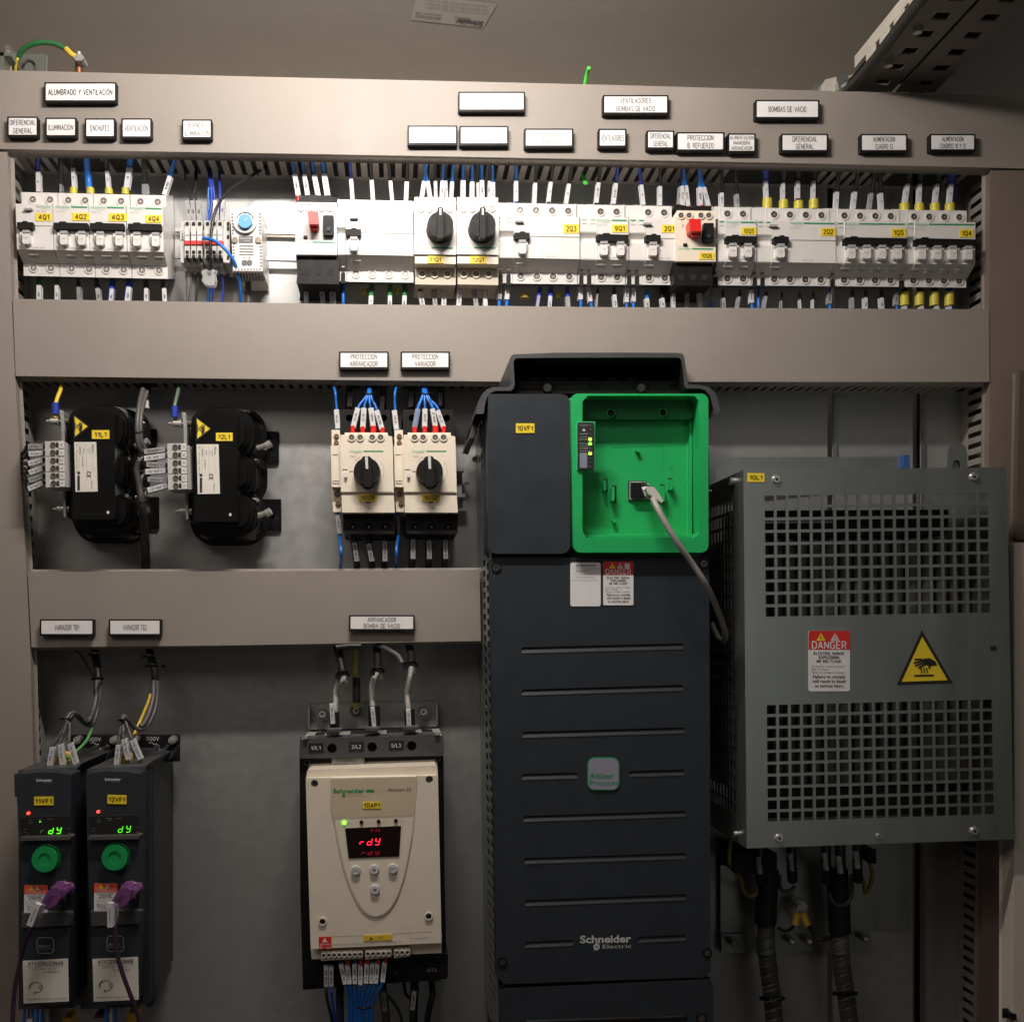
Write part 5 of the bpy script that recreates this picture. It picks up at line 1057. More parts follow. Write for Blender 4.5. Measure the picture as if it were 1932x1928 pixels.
b.prism([(92, 556), (52, 706), (80, 710), (138, 560)], yh+.045, .02, anth); b.make('hood', dr, bevel=.0012)
b = B(); b.prism([(345, 190), (345, 430), (1425, 430), (1410, 190)], -.02, .0, black)
for x0, x1 in ((380, 495), (610, 820), (890, 1090), (1210, 1330)): b.prism(rr(x0, 372, x1, 398, 12, 3), -.1005, -.1, dark)
b.prism([(350, 345), (350, 425), (1420, 425), (1415, 345)], -.1, -.02, black)
for x0, x1, c in ((435, 515, anth), (535, 690, anth), (745, 810, anth), (925, 1000, anth), (1060, 1120, anth)): b.prism([(x0, 322), (x0, 340), (x1, 340), (x1, 322)], -.05, -.03, c)
for x in (552, 1152): b.prism(circ(x, 388, 26), -.108, -.1, dark)
b.make('vent_recess', dr, bevel=.0008)
b = B(); b.prism(rr(172, 428, 698, 1448, 60, 6, 'bcd')[::1], YD-.006, YD+.03, charcoal); b.make('side_cover', dr, bevel=.003, seg=3)
# screw-on main cover, second cover below
Z('D')
lc = [(935.5, 1052), (925, 1064), (926, 1090), (935, 1840), (950, 1855), (1325, 1845), (1341, 1835), (1338, 1070), (1330, 1052)]
GR = ((186, 167, 246, 1003), (384, 362, 246, 1005), (583, 562, 250, 1009), (781, 760, 247, 1010), (978, 954, 255, 1014), (1176, 1152, 258, 1016), (1374, 1346, 262, 1018), (1570, 1536, 263, 1018))
gh = []; k5 = .40124
for i, (y0, y1, xa, xb) in enumerate(GR):
    for s0, s1 in ([(xa, xb)] if i not in (3, 7) else ([(xa, 508), (752, xb)] if i == 3 else [(xa, 488), (792, xb)])):
        yl = lambda x: y0+(y1-y0)*(x-xa)/(xb-xa)
        gh.append([(885.7+k5*x, 1154.6+k5*y) for x, y in ((s0+5, yl(s0)-20), (s0, yl(s0)-12), (s0, yl(s0)+2), (s0+5, yl(s0)+7), (s1-5, yl(s1)+7), (s1, yl(s1)+2), (s1, yl(s1)-12), (s1-5, yl(s1)-20))])
b = B(); b.prism([(943, 1051), (924, 1056), (925, 1100), (937, 1841), (950, 1856), (1328, 1843), (1341, 1832), (1338, 1052)], YD, YD+.009, charcoal, gh, charcoal)
mc = b.make('main_cover', dr, bevel=.0009)
for h in gh:
    b = B(); A_, B_ = h[0], h[-1]; C_, D_ = h[4], h[3]
    b.add([PD(A_[0]-2, A_[1], YD+.0026), PD(B_[0]+2, B_[1], YD+.0026), PD(C_[0]+2, C_[1]+.3, YD-.0006), PD(D_[0]-2, D_[1]+.3, YD-.0006)], [(0, 3, 2, 1)], charcoal); b.make('groove', dr)
Z('Y5')
for (x, y) in ((155, 1645), (1120, 1602)):
    b = B(); b.ring(x, y, 17, 23, YD-.0015, YD+.001, black, 16); b.cyl(x, y, 14, YD-.001, YD+.002, steeld, 14); b.stroke([(x-8, y), (x+8, y)], 3, YD-.0014, dark); b.stroke([(x, y-8), (x, y+8)], 3, YD-.0014, dark); b.make('cover_screw', dr)
Z('Z7')
for (x, y) in ((225, 1535), (1552, 1512)):
    b = B(); b.ring(x, y, 24, 31, YD-.0015, YD+.001, black, 16); b.cyl(x, y, 22, YD-.001, YD+.002, steeld, 14); b.stroke([(x-13, y-8), (x+13, y+8)], 5, YD-.0014, dark); b.stroke([(x+8, y-13), (x-8, y+13)], 5, YD-.0014, dark); b.make('cover_screw', dr)
Z('Y5')
b = B(); b.prism([(138, 1790), (150, 1776), (175, 1770), (1120, 1726), (1140, 1735), (1146, 1755), (1150, 2060), (150, 2080)], YD, YD+.012, charcoal); b.prism([(265, 1925), (265, 1938), (1020, 1915), (1020, 1902)], YD-.0012, YD, black); b.make('lower_cover', dr, bevel=.002)
b = B(); b.cyl(1092, 1908, 18, YD-.001, YD+.002, steeld, 14); b.ring(1092, 1908, 18, 24, YD-.0015, YD+.001, black, 16); b.make('cover_screw', dr)
# badge and maker's name
b = B(); b.prism(rr(555, 683, 706, 838, 34, 6), YD-.0016, YD, greenl); b.prism(rr(560, 688, 701, 833, 30, 6), YD-.0020, YD-.001, lavender)
b.text('Altivar', 621, 768, 24, YD-.0024, greenl, 114, 0, .015); b.text('Process', 633, 800, 24, YD-.0024, greenl, 134, 0, 0); b.make('badge', dr)
b = B(); b.text('Schneider', 640, 1536, 33, YD-.0004, inkw, 240, -1, .03); b.text('Electric', 694, 1570, 18, YD-.0004, inkw, 134, -1)
b.ring(598, 1573, 8, 15, YD-.0006, YD, inkw, 12); b.stroke([(588, 1590), (606, 1556)], 5, YD-.0007, inkw); b.make('maker_lettering', dr)
# stickers on the main cover
Z('Z7')
def danger(b, x0, y0, x1, y1, y, hm, extra=True, blk=True):
    W = x1-x0; H = y1-y0; b.prism(rr(x0, y0, x1, y1, W*.05, 3), y, y+.0006, paper)
    b.poly(rr(x0, y0, x1, y0+H*.31, W*.05, 3, 'ad'), y-.0002, hm)
    for k, mm in ((.30, yel), (.56 if extra else .64, inkw)):
        cx = x0+W*k; s = W*.105; cy = y0+H*.105; b.poly([(cx, cy-s), (cx-s*1.05, cy+s*.8), (cx+s*1.05, cy+s*.8)], y-.0004, mm); b.stroke([(cx, cy-s*.35), (cx-s*.05*(1 if mm is yel else 0), cy+s*.4)], s*.2, y-.0006, hm if mm is inkw else ink)
    b.text('DANGER', (x0+x1)/2, y0+H*.235, H*.115, y-.0004, paper if blk else mat('pale_orange_ink', (.8, .45, .38), .5), W*.84, 0, .01)
    for i, (s, h_, w_q) in enumerate((('ELECTRIC SHOCK,', .042, .76), ('EXPLOSION,', .042, .50), ('OR ARC FLASH.', .042, .62), ('To service, remove all power.', .028, .84), ('Wait 15 minutes.', .028, .44), ('Verify no voltage is present.', .028, .82), ('Failure to comply', .045, .78), ('will result in death', .045, .80), ('or serious injury', .045, .70))):
        vv = y0+H*(.37+.065*i if i < 3 else (.585+.05*(i-3) if i < 6 else .755+.075*(i-6)))
        xx = x0+W*.5 if i not in (3, 4, 5) else x0+W*.06+W*w_q/2
        b.text(s, xx, vv, H*h_, y-.0004, ink if h_ > .03 else inkg, W*w_q, 0, .015 if h_ > .03 else 0)
b = B(); danger(b, 908, 1497, 1101, 1777, YD-.0008, redp); b.rect(1045, 1510, 1078, 1543, YD-.0013, paper); b.make('danger_label', dr, label='red and white DANGER sticker')
b = B(); y = YD-.0008; b.prism(rr(698, 1504, 892, 1784, 14, 3), y, y+.0006, paper); b.text('ATV630D30N4', 797, 1523, 13, y-.0004, inkg, 128, 0, .01); b.text('JMI170250P9487', 778, 1557, 10, y-.0004, inkl, 100); b.text('30kW-40HP 380-480V~', 795, 1596, 9, y-.0004, inkl, 132)
for yy in (1540, 1577, 1616): b.rect(708, yy, 880, yy+2, y-.0003, inkl)
b.make('type_label', dr)
sticker(dr, 350, 616, 469, 677, '10VF1', YD-.0062, hf=.45, wf=.82)
# green module
Z('Z7'); yg = YD-.012; yr = YD+.018
rec = [(775, 475), (775, 1300), (800, 1345), (1500, 1345), (1528, 1310), (1518, 470), (1490, 440), (810, 440)]
b = B(); F = rr(700, 426, 1580, 1440, 46, 6)
F = [(x+(18 if (y > 1300 and x < 900) else 0), y) for x, y in F]
b.prism(F, yg, YD+.02, greenp, [rec], greenp); b.make('display_frame', dr, bevel=.0025, seg=3)
b = B(); b.prism([(760, 430), (760, 1360), (1540, 1360), (1535, 430)], yr, yr+.002, greenp)
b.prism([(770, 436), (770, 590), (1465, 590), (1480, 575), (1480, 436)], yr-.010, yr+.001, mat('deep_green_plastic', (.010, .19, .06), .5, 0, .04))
b.prism([(1458, 590), (1458, 1335), (1475, 1335), (1475, 590)], yr-.006, yr, greenp)
b.prism([(785, 1330), (800, 1350), (1515, 1350), (1530, 1320)], yr-.012, yr, greenp)
b.stroke([(962, 770), (1290, 757), (1290, 1330)], 3, yr-.0003, greenp)
b.make('display_recess', dr, bevel=.0015)
for (x, y) in ((958, 549), (1290, 547)):
    b = B(); b.ring(x, y, 22, 29, yr-.013, yr-.010, greenk, 18); b.cyl(x, y, 23, yr-.0104, yr-.009, dark, 18); b.make('fixing_hole', dr)
for (x0, y0, x1, y1, d) in ((909, 970, 936, 1050, 1), (962, 1012, 992, 1118, 1), (1270, 1006, 1300, 1122, 0), (1320, 965, 1350, 1048, 0)):
    b = B(); b.rect(x0, y0, x1, y1, yr-.0006, dark)
    if d: b.prism([(x0, y0+8), (x0, y1-8), (x0+18, y1-8), (x0+18, y0+8)], yr-.010, yr-.001, greenp)
    else: b.prism([(x1-18, y0+8), (x1-18, y1-8), (x1, y1-8), (x1, y0+8)], yr-.010, yr-.001, greenp)
    b.make('clip', dr, bevel=.0006)
for (x, y) in ((1128, 785), (979, 1237)):
    b = B(); b.cyl(x, y, 13, yr-.006, yr, greenp, 14); b.make('locating_pin', dr, bevel=.0006)
b = B()
for pts in ([(890, 880), (935, 905), (895, 925)], [(1365, 880), (1325, 898), (1360, 918)], [(1450, 990), (1408, 1008), (1446, 1030)]): b.stroke(pts, 3, yr-.0008, mat('mid_green', (.02, .50, .16), .45))
b.make('arrow_mark', dr)
b = B(); b.prism([(1068, 983), (1070, 1110), (1186, 1106), (1186, 983)], yr-.002, yr+.001, dark); b.stroke([(1078, 988), (1078, 1100)], 9, yr-.0024, sleg); b.stroke([(1078, 990), (1180, 990)], 5, yr-.0026, slee); b.stroke([(1080, 1098), (1180, 1098)], 12, yr-.0026, sleg); b.prism(rr(1088, 998, 1176, 1092, 16, 3), yr-.008, yr, black); b.make('network_socket', dr, bevel=.0006)
b = B(); b.prism(rr(744, 610, 850, 910, 8, 3), yg-.0028, yg+.002, ink)
for s, yy in (('STATUS', 628), ('ASF', 683), ('ETH LNK', 718), ('ETH MS', 746), ('COM', 775)): b.text(s, 784, yy, 8, yg-.0032, inkl, 52)
b.poly([(784, 645), (773, 665), (796, 665)], yg-.0032, inkw); b.text('!', 784, 657, 9, yg-.0035, ink)
for yy in (703, 761, 792): b.rect(758, yy, 832, yy+2, yg-.0032, inkl)
b.prism(rr(758, 804, 806, 900, 5, 2), yg-.0032, yg-.002, mat('blue_grey_film', (.22, .25, .32), .35))
for yy in (628, 655, 683, 775, 837, 865, 893): b.rect(817, yy-6, 833, yy+6, yg-.0032, anth)
sp = b.make('status_panel', dr)
for yy, mm in ((718, ledgy), (746, ledg), (809, ledgy)):
    b = B(); b.prism(rr(815, yy-9, 835, yy+8, 4, 2), yg-.004, yg-.003, mm); b.make('status_light', sp)
b = B(); b.prism(rr(738, 604, 856, 916, 9, 3), yg-.0014, yg+.001, mat('pale_green_rim', (.06, .55, .22), .4)); b.make('panel_rim', dr)
# screw heads and brackets seen beside the drive
b = B(); b.tube([(78, 845, .03), (100, 845, .028)], 16, steel, 10, 1); b.tube([(92, 845, .03), (104, 845, .03)], 26, steel, 6, 1); b.make('side_screw', dr, bevel=.0004)
b = B(); b.prism([(1585, 770), (1600, 758), (1618, 775), (1628, 830), (1628, 1100), (1600, 1160), (1585, 1160)], .0, .004, zincd); b.make('mounting_ear', dr, bevel=.001)
b = B(); b.tube([(1575, 1052, .0), (1605, 1052, -.002)], 14, steel, 8, 1); b.make('side_screw', dr)
# grey network cable
Z('D')
nc = thing('network_cable', 1250, 1000, -.13, 'light grey network cable looping down from the green recess', 'cable')
def z7(x, y): return (869.9+.2954*x, 616.9+.2954*y)
pts = [(1185, 1015, -.112), (1215, 1070, -.145), (1250, 1150, -.160), (1310, 1260, -.165), (1390, 1390, -.165), (1470, 1500, -.16), (1560, 1640, -.155), (1620, 1760, -.14), (1665, 1880, -.12), (1688, 1960, -.105), (1680, 2000, -.085), (1655, 2000, -.07), (1620, 1940, -.062), (1600, 1890, -.06)]
b = B(); b.tube([z7(x, y)+(d,) for x, y, d in pts], 5.6, lgreyw, 12, 7)
Z('Z7')
for tx, u, v, r in (('1629 FI', 1368, 1360, 62), ('10 00/2 A02', 1425, 1440, 58), ('W8 1 508 3', 1500, 1560, 60)):
    b.text(tx, u, v, 10, -.176, inkg, 78 if len(tx) > 8 else 50, r+180)
b.make('jacket', nc)
b = B(); b.tube([(1160, 1010, -.106), (1195, 1035, -.13)], 22, black, 10, 1); b.make('boot', nc, bevel=.001)
b = B(); b.prism([(1178, 1022), (1195, 1065), (1225, 1085), (1280, 1122), (1293, 1110), (1262, 1060), (1235, 1024), (1205, 1018)], -.155, -.145, mat('nylon_clip', (.62, .60, .55), .3, 0, .04)); b.make('clip', nc, bevel=.002)
b = B(); b.tube([(1180, 1095, -.135), (1200, 1110, -.14), (1225, 1100, -.15)], 8, blackw, 6); b.make('strain_wire', nc)
# ================================================================= PERFORATED STEEL BOX
YX = -.115
Z('D')
bx = thing('steel_enclosure', 1650, 1240, YB, 'large perforated galvanised box tagged 10L1 with hot surface sign', 'enclosure')
TL, TR, BR, BL = (1402.5, 886.5), (1899, 881.5), (1913, 1583), (1409, 1600)
def bil(a, c):
    x = (1-c)*((1-a)*TL[0]+a*TR[0])+c*((1-a)*BL[0]+a*BR[0]); y = (1-c)*((1-a)*TL[1]+a*TR[1])+c*((1-a)*BL[1]+a*BR[1]); return x, y
def grid(x0, x1, n, frac):
    p = (x1-x0)/(n-1+frac); o = []
    for i in range(n): o += [x0+i*p, x0+i*p+frac*p]
    return o
ga = [0]+grid(.080, .928, 19, .77)+[1]
gc1 = grid(.0690, .3890, 10, .76); gc2 = grid(.6230, .9310, 10, .76); gc = [0]+gc1+gc2+[1]
b = B(); na, ncn = len(ga), len(gc)
fr_ = {}; 
for j, c in enumerate(gc):
    for i, a in enumerate(ga):
        x, y = bil(a, c); fr_[i, j] = PD(x, y, YX)
vid = {}; vs = []
def vadd(i, j, k):
    if (i, j, k) not in vid:
        q = fr_[i, j]; vid[i, j, k] = len(vs); vs.append((q.x, YX+(.0016 if k else 0), q.z))
    return vid[i, j, k]
def hole(i, j): return 0 < i < na-2 and 0 < j < ncn-2 and i % 2 == 1 and j % 2 == 1 and not (j == len(gc1))
fs = []
for j in range(ncn-1):
    for i in range(na-1):
        hj = (j % 2 == 1 and 0 < j < 1+len(gc1)) or ((j-1-len(gc1)) % 2 == 0 and j >= 1+len(gc1) and j < 1+len(gc1)+len(gc2))
        if i % 2 == 1 and i < na-1 and i <= 37 and hj:
            q = [(i, j), (i+1, j), (i+1, j+1), (i, j+1)]
            for a_, b_ in zip(q, q[1:]+q[:1]): fs.append((vadd(*a_, 0), vadd(*b_, 0), vadd(*b_, 1), vadd(*a_, 1)))
        else:
            fs.append(tuple(vadd(*q, 0) for q in ((i, j), (i+1, j), (i+1, j+1), (i, j+1)))); fs.append(tuple(vadd(*q, 1) for q in ((i, j), (i, j+1), (i+1, j+1), (i+1, j))))
for (i0, i1, j0, j1) in ((0, na-1, 0, 0), (0, na-1, ncn-1, ncn-1)):
    for i in range(i0, i1): fs.append((vadd(i, j0, 0), vadd(i+1, j0, 0), vadd(i+1, j0, 1), vadd(i, j0, 1)))
for i0 in (0, na-1):
    for j in range(ncn-1): fs.append((vadd(i0, j, 0), vadd(i0, j+1, 0), vadd(i0, j+1, 1), vadd(i0, j, 1)))
b.add(vs, fs, zincd); b.make('perforated_front', bx)
pTL, pTR, pBR, pBL = PD(*TL, YX), PD(*TR, YX), PD(*BR, YX), PD(*BL, YX)
# left flank with square holes
b = B(); xa, xb = pTL.x, pBL.x
def xs(z): return xa+(xb-xa)*(z-pTL.z)/(pBL.z-pTL.z)
Hh = pTL.z-pBL.z
def fl(z0, z1, y0, y1): b.hexa([(xs(z0), y0, z0), (xs(z0)+.0015, y0, z0), (xs(z1)+.0015, y0, z1), (xs(z1), y0, z1), (xs(z0), y1, z0), (xs(z0)+.0015, y1, z0), (xs(z1)+.0015, y1, z1), (xs(z1), y1, z1)], zincd)
fl(pBL.z, pTL.z, YX+.0017, YX+.034); fl(pBL.z, pTL.z, YB-.03, YB-.004)
zt = pTL.z-Hh*.058; zbm = pBL.z+Hh*.075; fl(zt, pTL.z, YX+.034, YB-.03); fl(pBL.z, zbm, YX+.034, YB-.03)
ph = .0144; z = zt
while z > zbm+ph*.5: fl(z-ph*.2, z, YX+.034, YB-.03); z -= ph
yq = YX+.034
while yq < YB-.034: fl(zbm, zt, yq, yq+.0028); yq += .0115
b.make('perforated_flank', bx)
b = B(); b.wbox(pTL.x+.002, pTR.x-.002, YX+.002, .03, pTL.z-.0035, pTL.z-.002, zincd); b.make('top_panel', bx)
b = B(); b.hexa([(pTR.x-.002, YX+.002, pBL.z+.004), (pTR.x, YX+.002, pBL.z+.004), (pTR.x, YX+.002, pTR.z-.002), (pTR.x-.002, YX+.002, pTR.z-.002), (pTR.x-.002, YB-.004, pBL.z+.004), (pTR.x, YB-.004, pBL.z+.004), (pTR.x, YB-.004, pTR.z-.002), (pTR.x-.002, YB-.004, pTR.z-.002)], zincd)
b.make('right_flank', bx)
coilm = mat('coil_varnish', (.13, .125, .11), .35, 0, .1, 20); corem = mat('core_steel', (.03, .03, .028), .6, .3, .1)
Wd = pTR.x-pTL.x
for k, c in enumerate((.17, .5, .83)):
    b = B(); cx = pTL.x+Wd*c
    for j in range(6):
        xx = cx+(-.0375+j*.015); b.tubew([(xx, YX+.055+abs(j-2.5)*.004, pTL.z-Hh*.17), (xx, YX+.055+abs(j-2.5)*.004, pBL.z+Hh*.14)], .0062, coilm, 10, 1)
    b.wbox(cx-.036, cx+.036, YX+.065, YB-.03, pBL.z+Hh*.14, pTL.z-Hh*.17, corem)
    b.make('winding', bx)
b = B(); b.wbox(pTL.x+.02, pTR.x-.03, YX+.06, YB-.03, pTL.z-Hh*.16, pTL.z-Hh*.09, corem); b.wbox(pTL.x+.02, pTR.x-.03, YX+.06, YB-.03, pBL.z+Hh*.05, pBL.z+Hh*.13, corem); b.wbox(pTL.x+.03, pTL.x+.05, YB-.03, YB-.02, pBL.z+Hh*.05, pTL.z-Hh*.09, corem); b.wbox(pTL.x+.02, pTR.x-.16, YX+.05, YX+.054, pTL.z-Hh*.128, pTL.z-Hh*.122, zincd)
b.make('core', bx)
for (x, y) in ((1466, 904), (1839, 899), (1471, 1581.5), (1840, 1568), (1659, 1577)):
    b = B(); r = 8.5 if x != 1659 else 5
    b.cyl(x, y, r*.75, YX-.003, YX, steel, 16, r2=r); b.cyl(x, y, r*.32, YX-.0034, YX-.002, dark, 6); b.make('cover_screw', bx, bevel=.0004)
Z('W4')
for (x, y) in ((1060, 850), (560, 1070)):
    a = P(x, y, YX+.03 if x > 800 else .01); b = B(); b.tubew([(a.x-.004, a.y, a.z), (a.x+.001, a.y, a.z)], .0042, steel, 10, 1); b.make('side_screw', bx)
Z('Y6'); a = P(195, 122, YX+.03); b = B(); b.tubew([(a.x-.003, a.y, a.z), (a.x+.001, a.y, a.z)], .0032, steel, 8, 1); b.make('side_screw', bx)
Z('Z8'); sticker(bx, 325, 654, 424, 705, '10L1', YX-.0003, hf=.42, wf=.74, skew=1)
Z('D')
b = B(); danger(b, 1525.5, 1190, 1603.5, 1304, YX-.0008, redp, extra=False); b.make('danger_label', bx, label='red and white DANGER sticker')
b = B(); heat_sign(b, [(1740, 1201), (1701, 1286), (1788, 1283)], YX-.0004, -1); b.make('hot_surface_sign', bx, label='yellow and black hot surface triangle')
b = B(); b.prism([(1868, 1219), (1870, 1227), (1881, 1226), (1879, 1218)], YX-.0006, YX, ink); b.make('dark_spot', bx)
Z('Z8')
b = B(); pts = [(1488, 640), (1488, 540), (1500, 500), (1530, 482), (1565, 482), (1592, 500), (1602, 540), (1605, 640)]
b.prism(pts[::1], .006, .010, zincd, [rr(1518, 578, 1560, 640, 18, 4)], dark); b.make('lifting_ear', bx, bevel=.0008)
b = B(); b.prism([(1232, 550), (1232, 625), (1268, 625), (1268, 550)], .04, .05, mat('blue_plastic', (.03, .09, .28), .4)); b.make('blue_clip', bevel=.001, label='small blue clip behind the top edge of the perforated steel box', cat='clip')
b = B(); b.prism([(60, 565), (60, 760), (1225, 640), (1225, 560)], .050, .054, zincd); b.make('backing_plate', bevel=.0008, label='galvanised backing plate showing above the perforated steel box', cat='plate')
# ================================================================= SMALL DRIVES lower left
YV = -.125
def seg7(b, ch, u, v, w, h, y, m, sl=.18, t=None):
    t = t or h*.11
    S = {'a': ((0, 0), (1, 0)), 'b': ((1, 0), (1, .5)), 'c': ((1, .5), (1, 1)), 'd': ((0, 1), (1, 1)), 'e': ((0, .5), (0, 1)), 'f': ((0, 0), (0, .5)), 'g': ((0, .5), (1, .5))}
    for c in {'r': 'eg', 'd': 'bcdeg', 'y': 'bcdfg'}[ch]:
        (x0, y0), (x1, y1) = S[c]; g = .08
        x0, x1 = x0+(x1-x0)*g, x1-(x1-x0)*g; y0, y1 = y0+(y1-y0)*g, y1-(y1-y0)*g
        b.stroke([(u+x0*w+(1-y0)*h*sl, v+y0*h), (u+x1*w+(1-y1)*h*sl, v+y1*h)], t, y, m)
def small_drive(label, dx, dy, tg_, tgbox, second):
    # coordinates in Y1/Y2 frames of the left unit; dx,dy = offset in Y1 pixels of the other unit
    Z('Y1'); t = thing('small_drive', 420+dx, 1900, YB, label, 'drive', 'slim dark variable speed drives')
    X = lambda x: x+dx
    Y = lambda y: y+dy
    s2 = .20509/.20467
    b = B(); b.prism([(X(172), Y(1310)), (X(172), Y(3500)), (X(690)-dx*.045, Y(3480)), (X(690)-dx*.045, Y(1300))], YV+.03, YB-.006, mat('drive_body_grey', (.045, .046, .044), .5, 0, .08, 40, .3)); b.make('body', t, bevel=.001)
    b = B(); b.prism([(X(130)+ (30 if second else 0), Y(1335)), (X(135)+(30 if second else 0), Y(1540)), (X(155)+(10 if second else 0), Y(1545)), (X(170), Y(1905)), (X(200), Y(2700)), (X(218), Y(3470)), (X(620), Y(3455)), (X(648), Y(2700)), (X(652), Y(1905)), (X(655), Y(1340)), (X(610), Y(1335)), (X(520), Y(1322)), (X(380), Y(1318)), (X(250), Y(1330))], YV, YV+.032, charcoal)
    b.text('Schneider', X(407), Y(1391), 24, YV-.0004, inkw, 148, 0, .03); b.text('Electric', X(436), Y(1413), 12, YV-.0004, inkd, 80)
    b.make('front_cover', t, bevel=.0016)
    # top deck with terminal strip, rear plate with marking
    b = B(); b.prism([(X(170), Y(1296)), (X(165), Y(1318)), (X(690), Y(1308)), (X(760), Y(1230)), (X(700), Y(1270))], YV+.034, .03, anth)
    for i in range(5): b.prism([(X(330+i*95), Y(1240)), (X(345+i*95), Y(1285)), (X(400+i*95), Y(1282)), (X(372+i*95), Y(1236))], .0-.01*(i == 4), .03, anth)
    b.make('terminal_deck', t, bevel=.001)
    ox = 0 if not second else 0
    b = B(); xr0, xr1 = (650, 1060) if not second else (1230, 1640)
    Zc = lambda: Z('Y1'); Zc()
    b.prism([(xr0, 985), (xr0, 1230), (xr1, 1215), (xr1, 978)], .030, .036, black)
    b.text('500V', (xr0+xr1)/2+15+(0 if not second else -45), 1015 if not second else 1010, 34, .0296, inkw, 118, 0, .01)
    cx = (xr0+xr1)/2+17+(0 if not second else -45)
    for i in range(10):
        a0, a1 = i/10, (i+1)/10
        b.stroke([(cx-38+76*a0, 1053-10*math.sin(2*math.pi*a0)), (cx-38+76*a1, 1053-10*math.sin(2*math.pi*a1))], 6, .0296, inkw)
    b.rect(cx+45, 1092, cx+60, 1106, .0296, inkl)
    b.make('rear_plate', t, bevel=.001)
    for xx in ((705, 1040) if not second else (1235, 1580)):
        b = B(); b.cyl(xx, 1025, 34, .018, .03, steel, 20, r2=38); b.cyl(xx, 1025, 18, .015, .02, steel, 6); b.make('terminal_screw', t, bevel=.0005)
    b = B()
    for k, xx in enumerate((830, 930) if not second else (1400, 1500)):
        b.prism([(xx+10, 1085), (xx-25, 1165), (xx+22, 1160), (xx+30, 1090)], .012, .03, anth)
    b.prism([(xr0+30, 1120), (xr0, 1230), (xr1-80, 1205), (xr1-60, 1135)], .008, .03, anth)
    b.make('terminal_ribs', t, bevel=.0008)
    # display
    Z('Y1')
    b = B(); b.prism([(X(195), Y(1735)), (X(205), Y(1915)), (X(640), Y(1905)), (X(640), Y(1722))], YV-.0012, YV+.001, dark)
    b.stroke([(X(200), Y(1730)), (X(640), Y(1718))], 4, YV-.0016, anth)
    y = YV-.0018
    b.stroke([(X(280), Y(1752)), (X(262), Y(1785)), (X(300), Y(1785)), (X(280), Y(1752))], 3, y, inkd)
    for a_, c_ in ((220, 1840), (212, 1868), (235, 1892), (620, 1830), (620, 1875)): b.rect(X(a_), Y(c_), X(a_+28), Y(c_+4), y, inkd)
    b.rect(X(340), Y(1748), X(395), Y(1752), y, inkd); b.rect(X(435), Y(1748), X(490), Y(1752), y, inkd)
    if not second:
        seg7(b, 'r', X(372), 1828, 26, 52, y-.0002, segd, .15, 5); seg7(b, 'd', X(446), 1826, 36, 56, y-.0002, segg, .2, 9); seg7(b, 'y', X(518), 1822, 36, 58, y-.0002, segg, .2, 9)
        b.poly([(362, 1764), (362, 1778), (384, 1772)], y-.0002, segg)
    else:
        seg7(b, 'd', 1086, 1812, 34, 58, y-.0002, segg, .2, 6); seg7(b, 'y', 1158, 1808, 34, 60, y-.0002, segg, .2, 6); b.rect(1000, 1757, 1022, 1761, y-.0002, segd)
    b.make('display', t)
    lx, ly = (258, 1696) if not second else (901, 1682)
    b = B(); b.cyl(lx, ly, 14, YV-.0022, YV, ledr, 12); b.make('alarm_light', t)
    b = B(); b.prism([(X(180), Y(1920)+0), (X(172), Y(1950)), (X(645), Y(1938)), (X(658), Y(1905))], YV-.008, YV-.0005, greyw, taper=0); b.make('display_ledge', t, bevel=.001)
    # lower half
    Z('Y2'); ddx = 645 if second else 0; ddy = -16 if second else 0
    X2 = lambda x: x+ddx
    Y2 = lambda q: q+ddy
    b = B(); b.cyl(X2(409), Y2(387), 118, -.0, -.0, greenk, 3) if False else None
    n = 48; pts = [(X2(409)+(117+2*(i % 2))*math.cos(-2*math.pi*i/n), Y2(387)+(115+2*(i % 2))*math.sin(-2*math.pi*i/n)) for i in range(n)]
    b.prism(pts, YV-.0085, YV, greenk, [circ(X2(412), Y2(385), 58, 24)], greenk); b.cyl(X2(412), Y2(385), 58, YV-.0072, YV-.006, greenk, 24)
    b.make('jog_dial', t, bevel=.0012)
    b = B(); b.text('ESC', X2(580), Y2(298), 12, YV-.0004, inkd, 42); b.make('key_marking', t)
    b = B(); danger(b, X2(222), Y2(622), X2(438), Y2(880), YV-.0012, redo, True, False); b.make('danger_label', t, label='orange red and white DANGER sticker')
    b = B(); b.prism([(X2(458), Y2(630)), (X2(462), Y2(790)), (X2(615), Y2(782)), (X2(612), Y2(625))], YV-.0006, YV+.004, dark); b.stroke([(X2(470), Y2(638)), (X2(606), Y2(634))], 10, YV-.001, sleg); b.stroke([(X2(605), Y2(640)), (X2(606), Y2(775))], 12, YV-.0012, sleg); b.make('network_socket', t)
    b = B(); b.prism([(X2(200), Y2(885)), (X2(195), Y2(1000)), (X2(205), Y2(1015)), (X2(640), Y2(990)), (X2(655), Y2(878))], YV-.004, YV, anth); b.make('lower_ledge', t, bevel=.0015)
    b = B(); q = rr(X2(342), Y2(1105), X2(494), Y2(1248), 32, 5); b.stroke(q+[q[0]], 5, YV-.0006, inkl)
    b.text('Altivar', X2(408), Y2(1182), 22, YV-.0005, inkl, 112, -2); b.text('Machine', X2(418), Y2(1207), 20, YV-.0005, inkd, 125, -2)
    b.make('badge', t)
    lab = B(); y = YV-.0012; lab.prism([(X2(208), Y2(1320)), (X2(218), Y2(1712)), (X2(634), Y2(1692)), (X2(627), Y2(1300))], y, y+.0008, paperc)
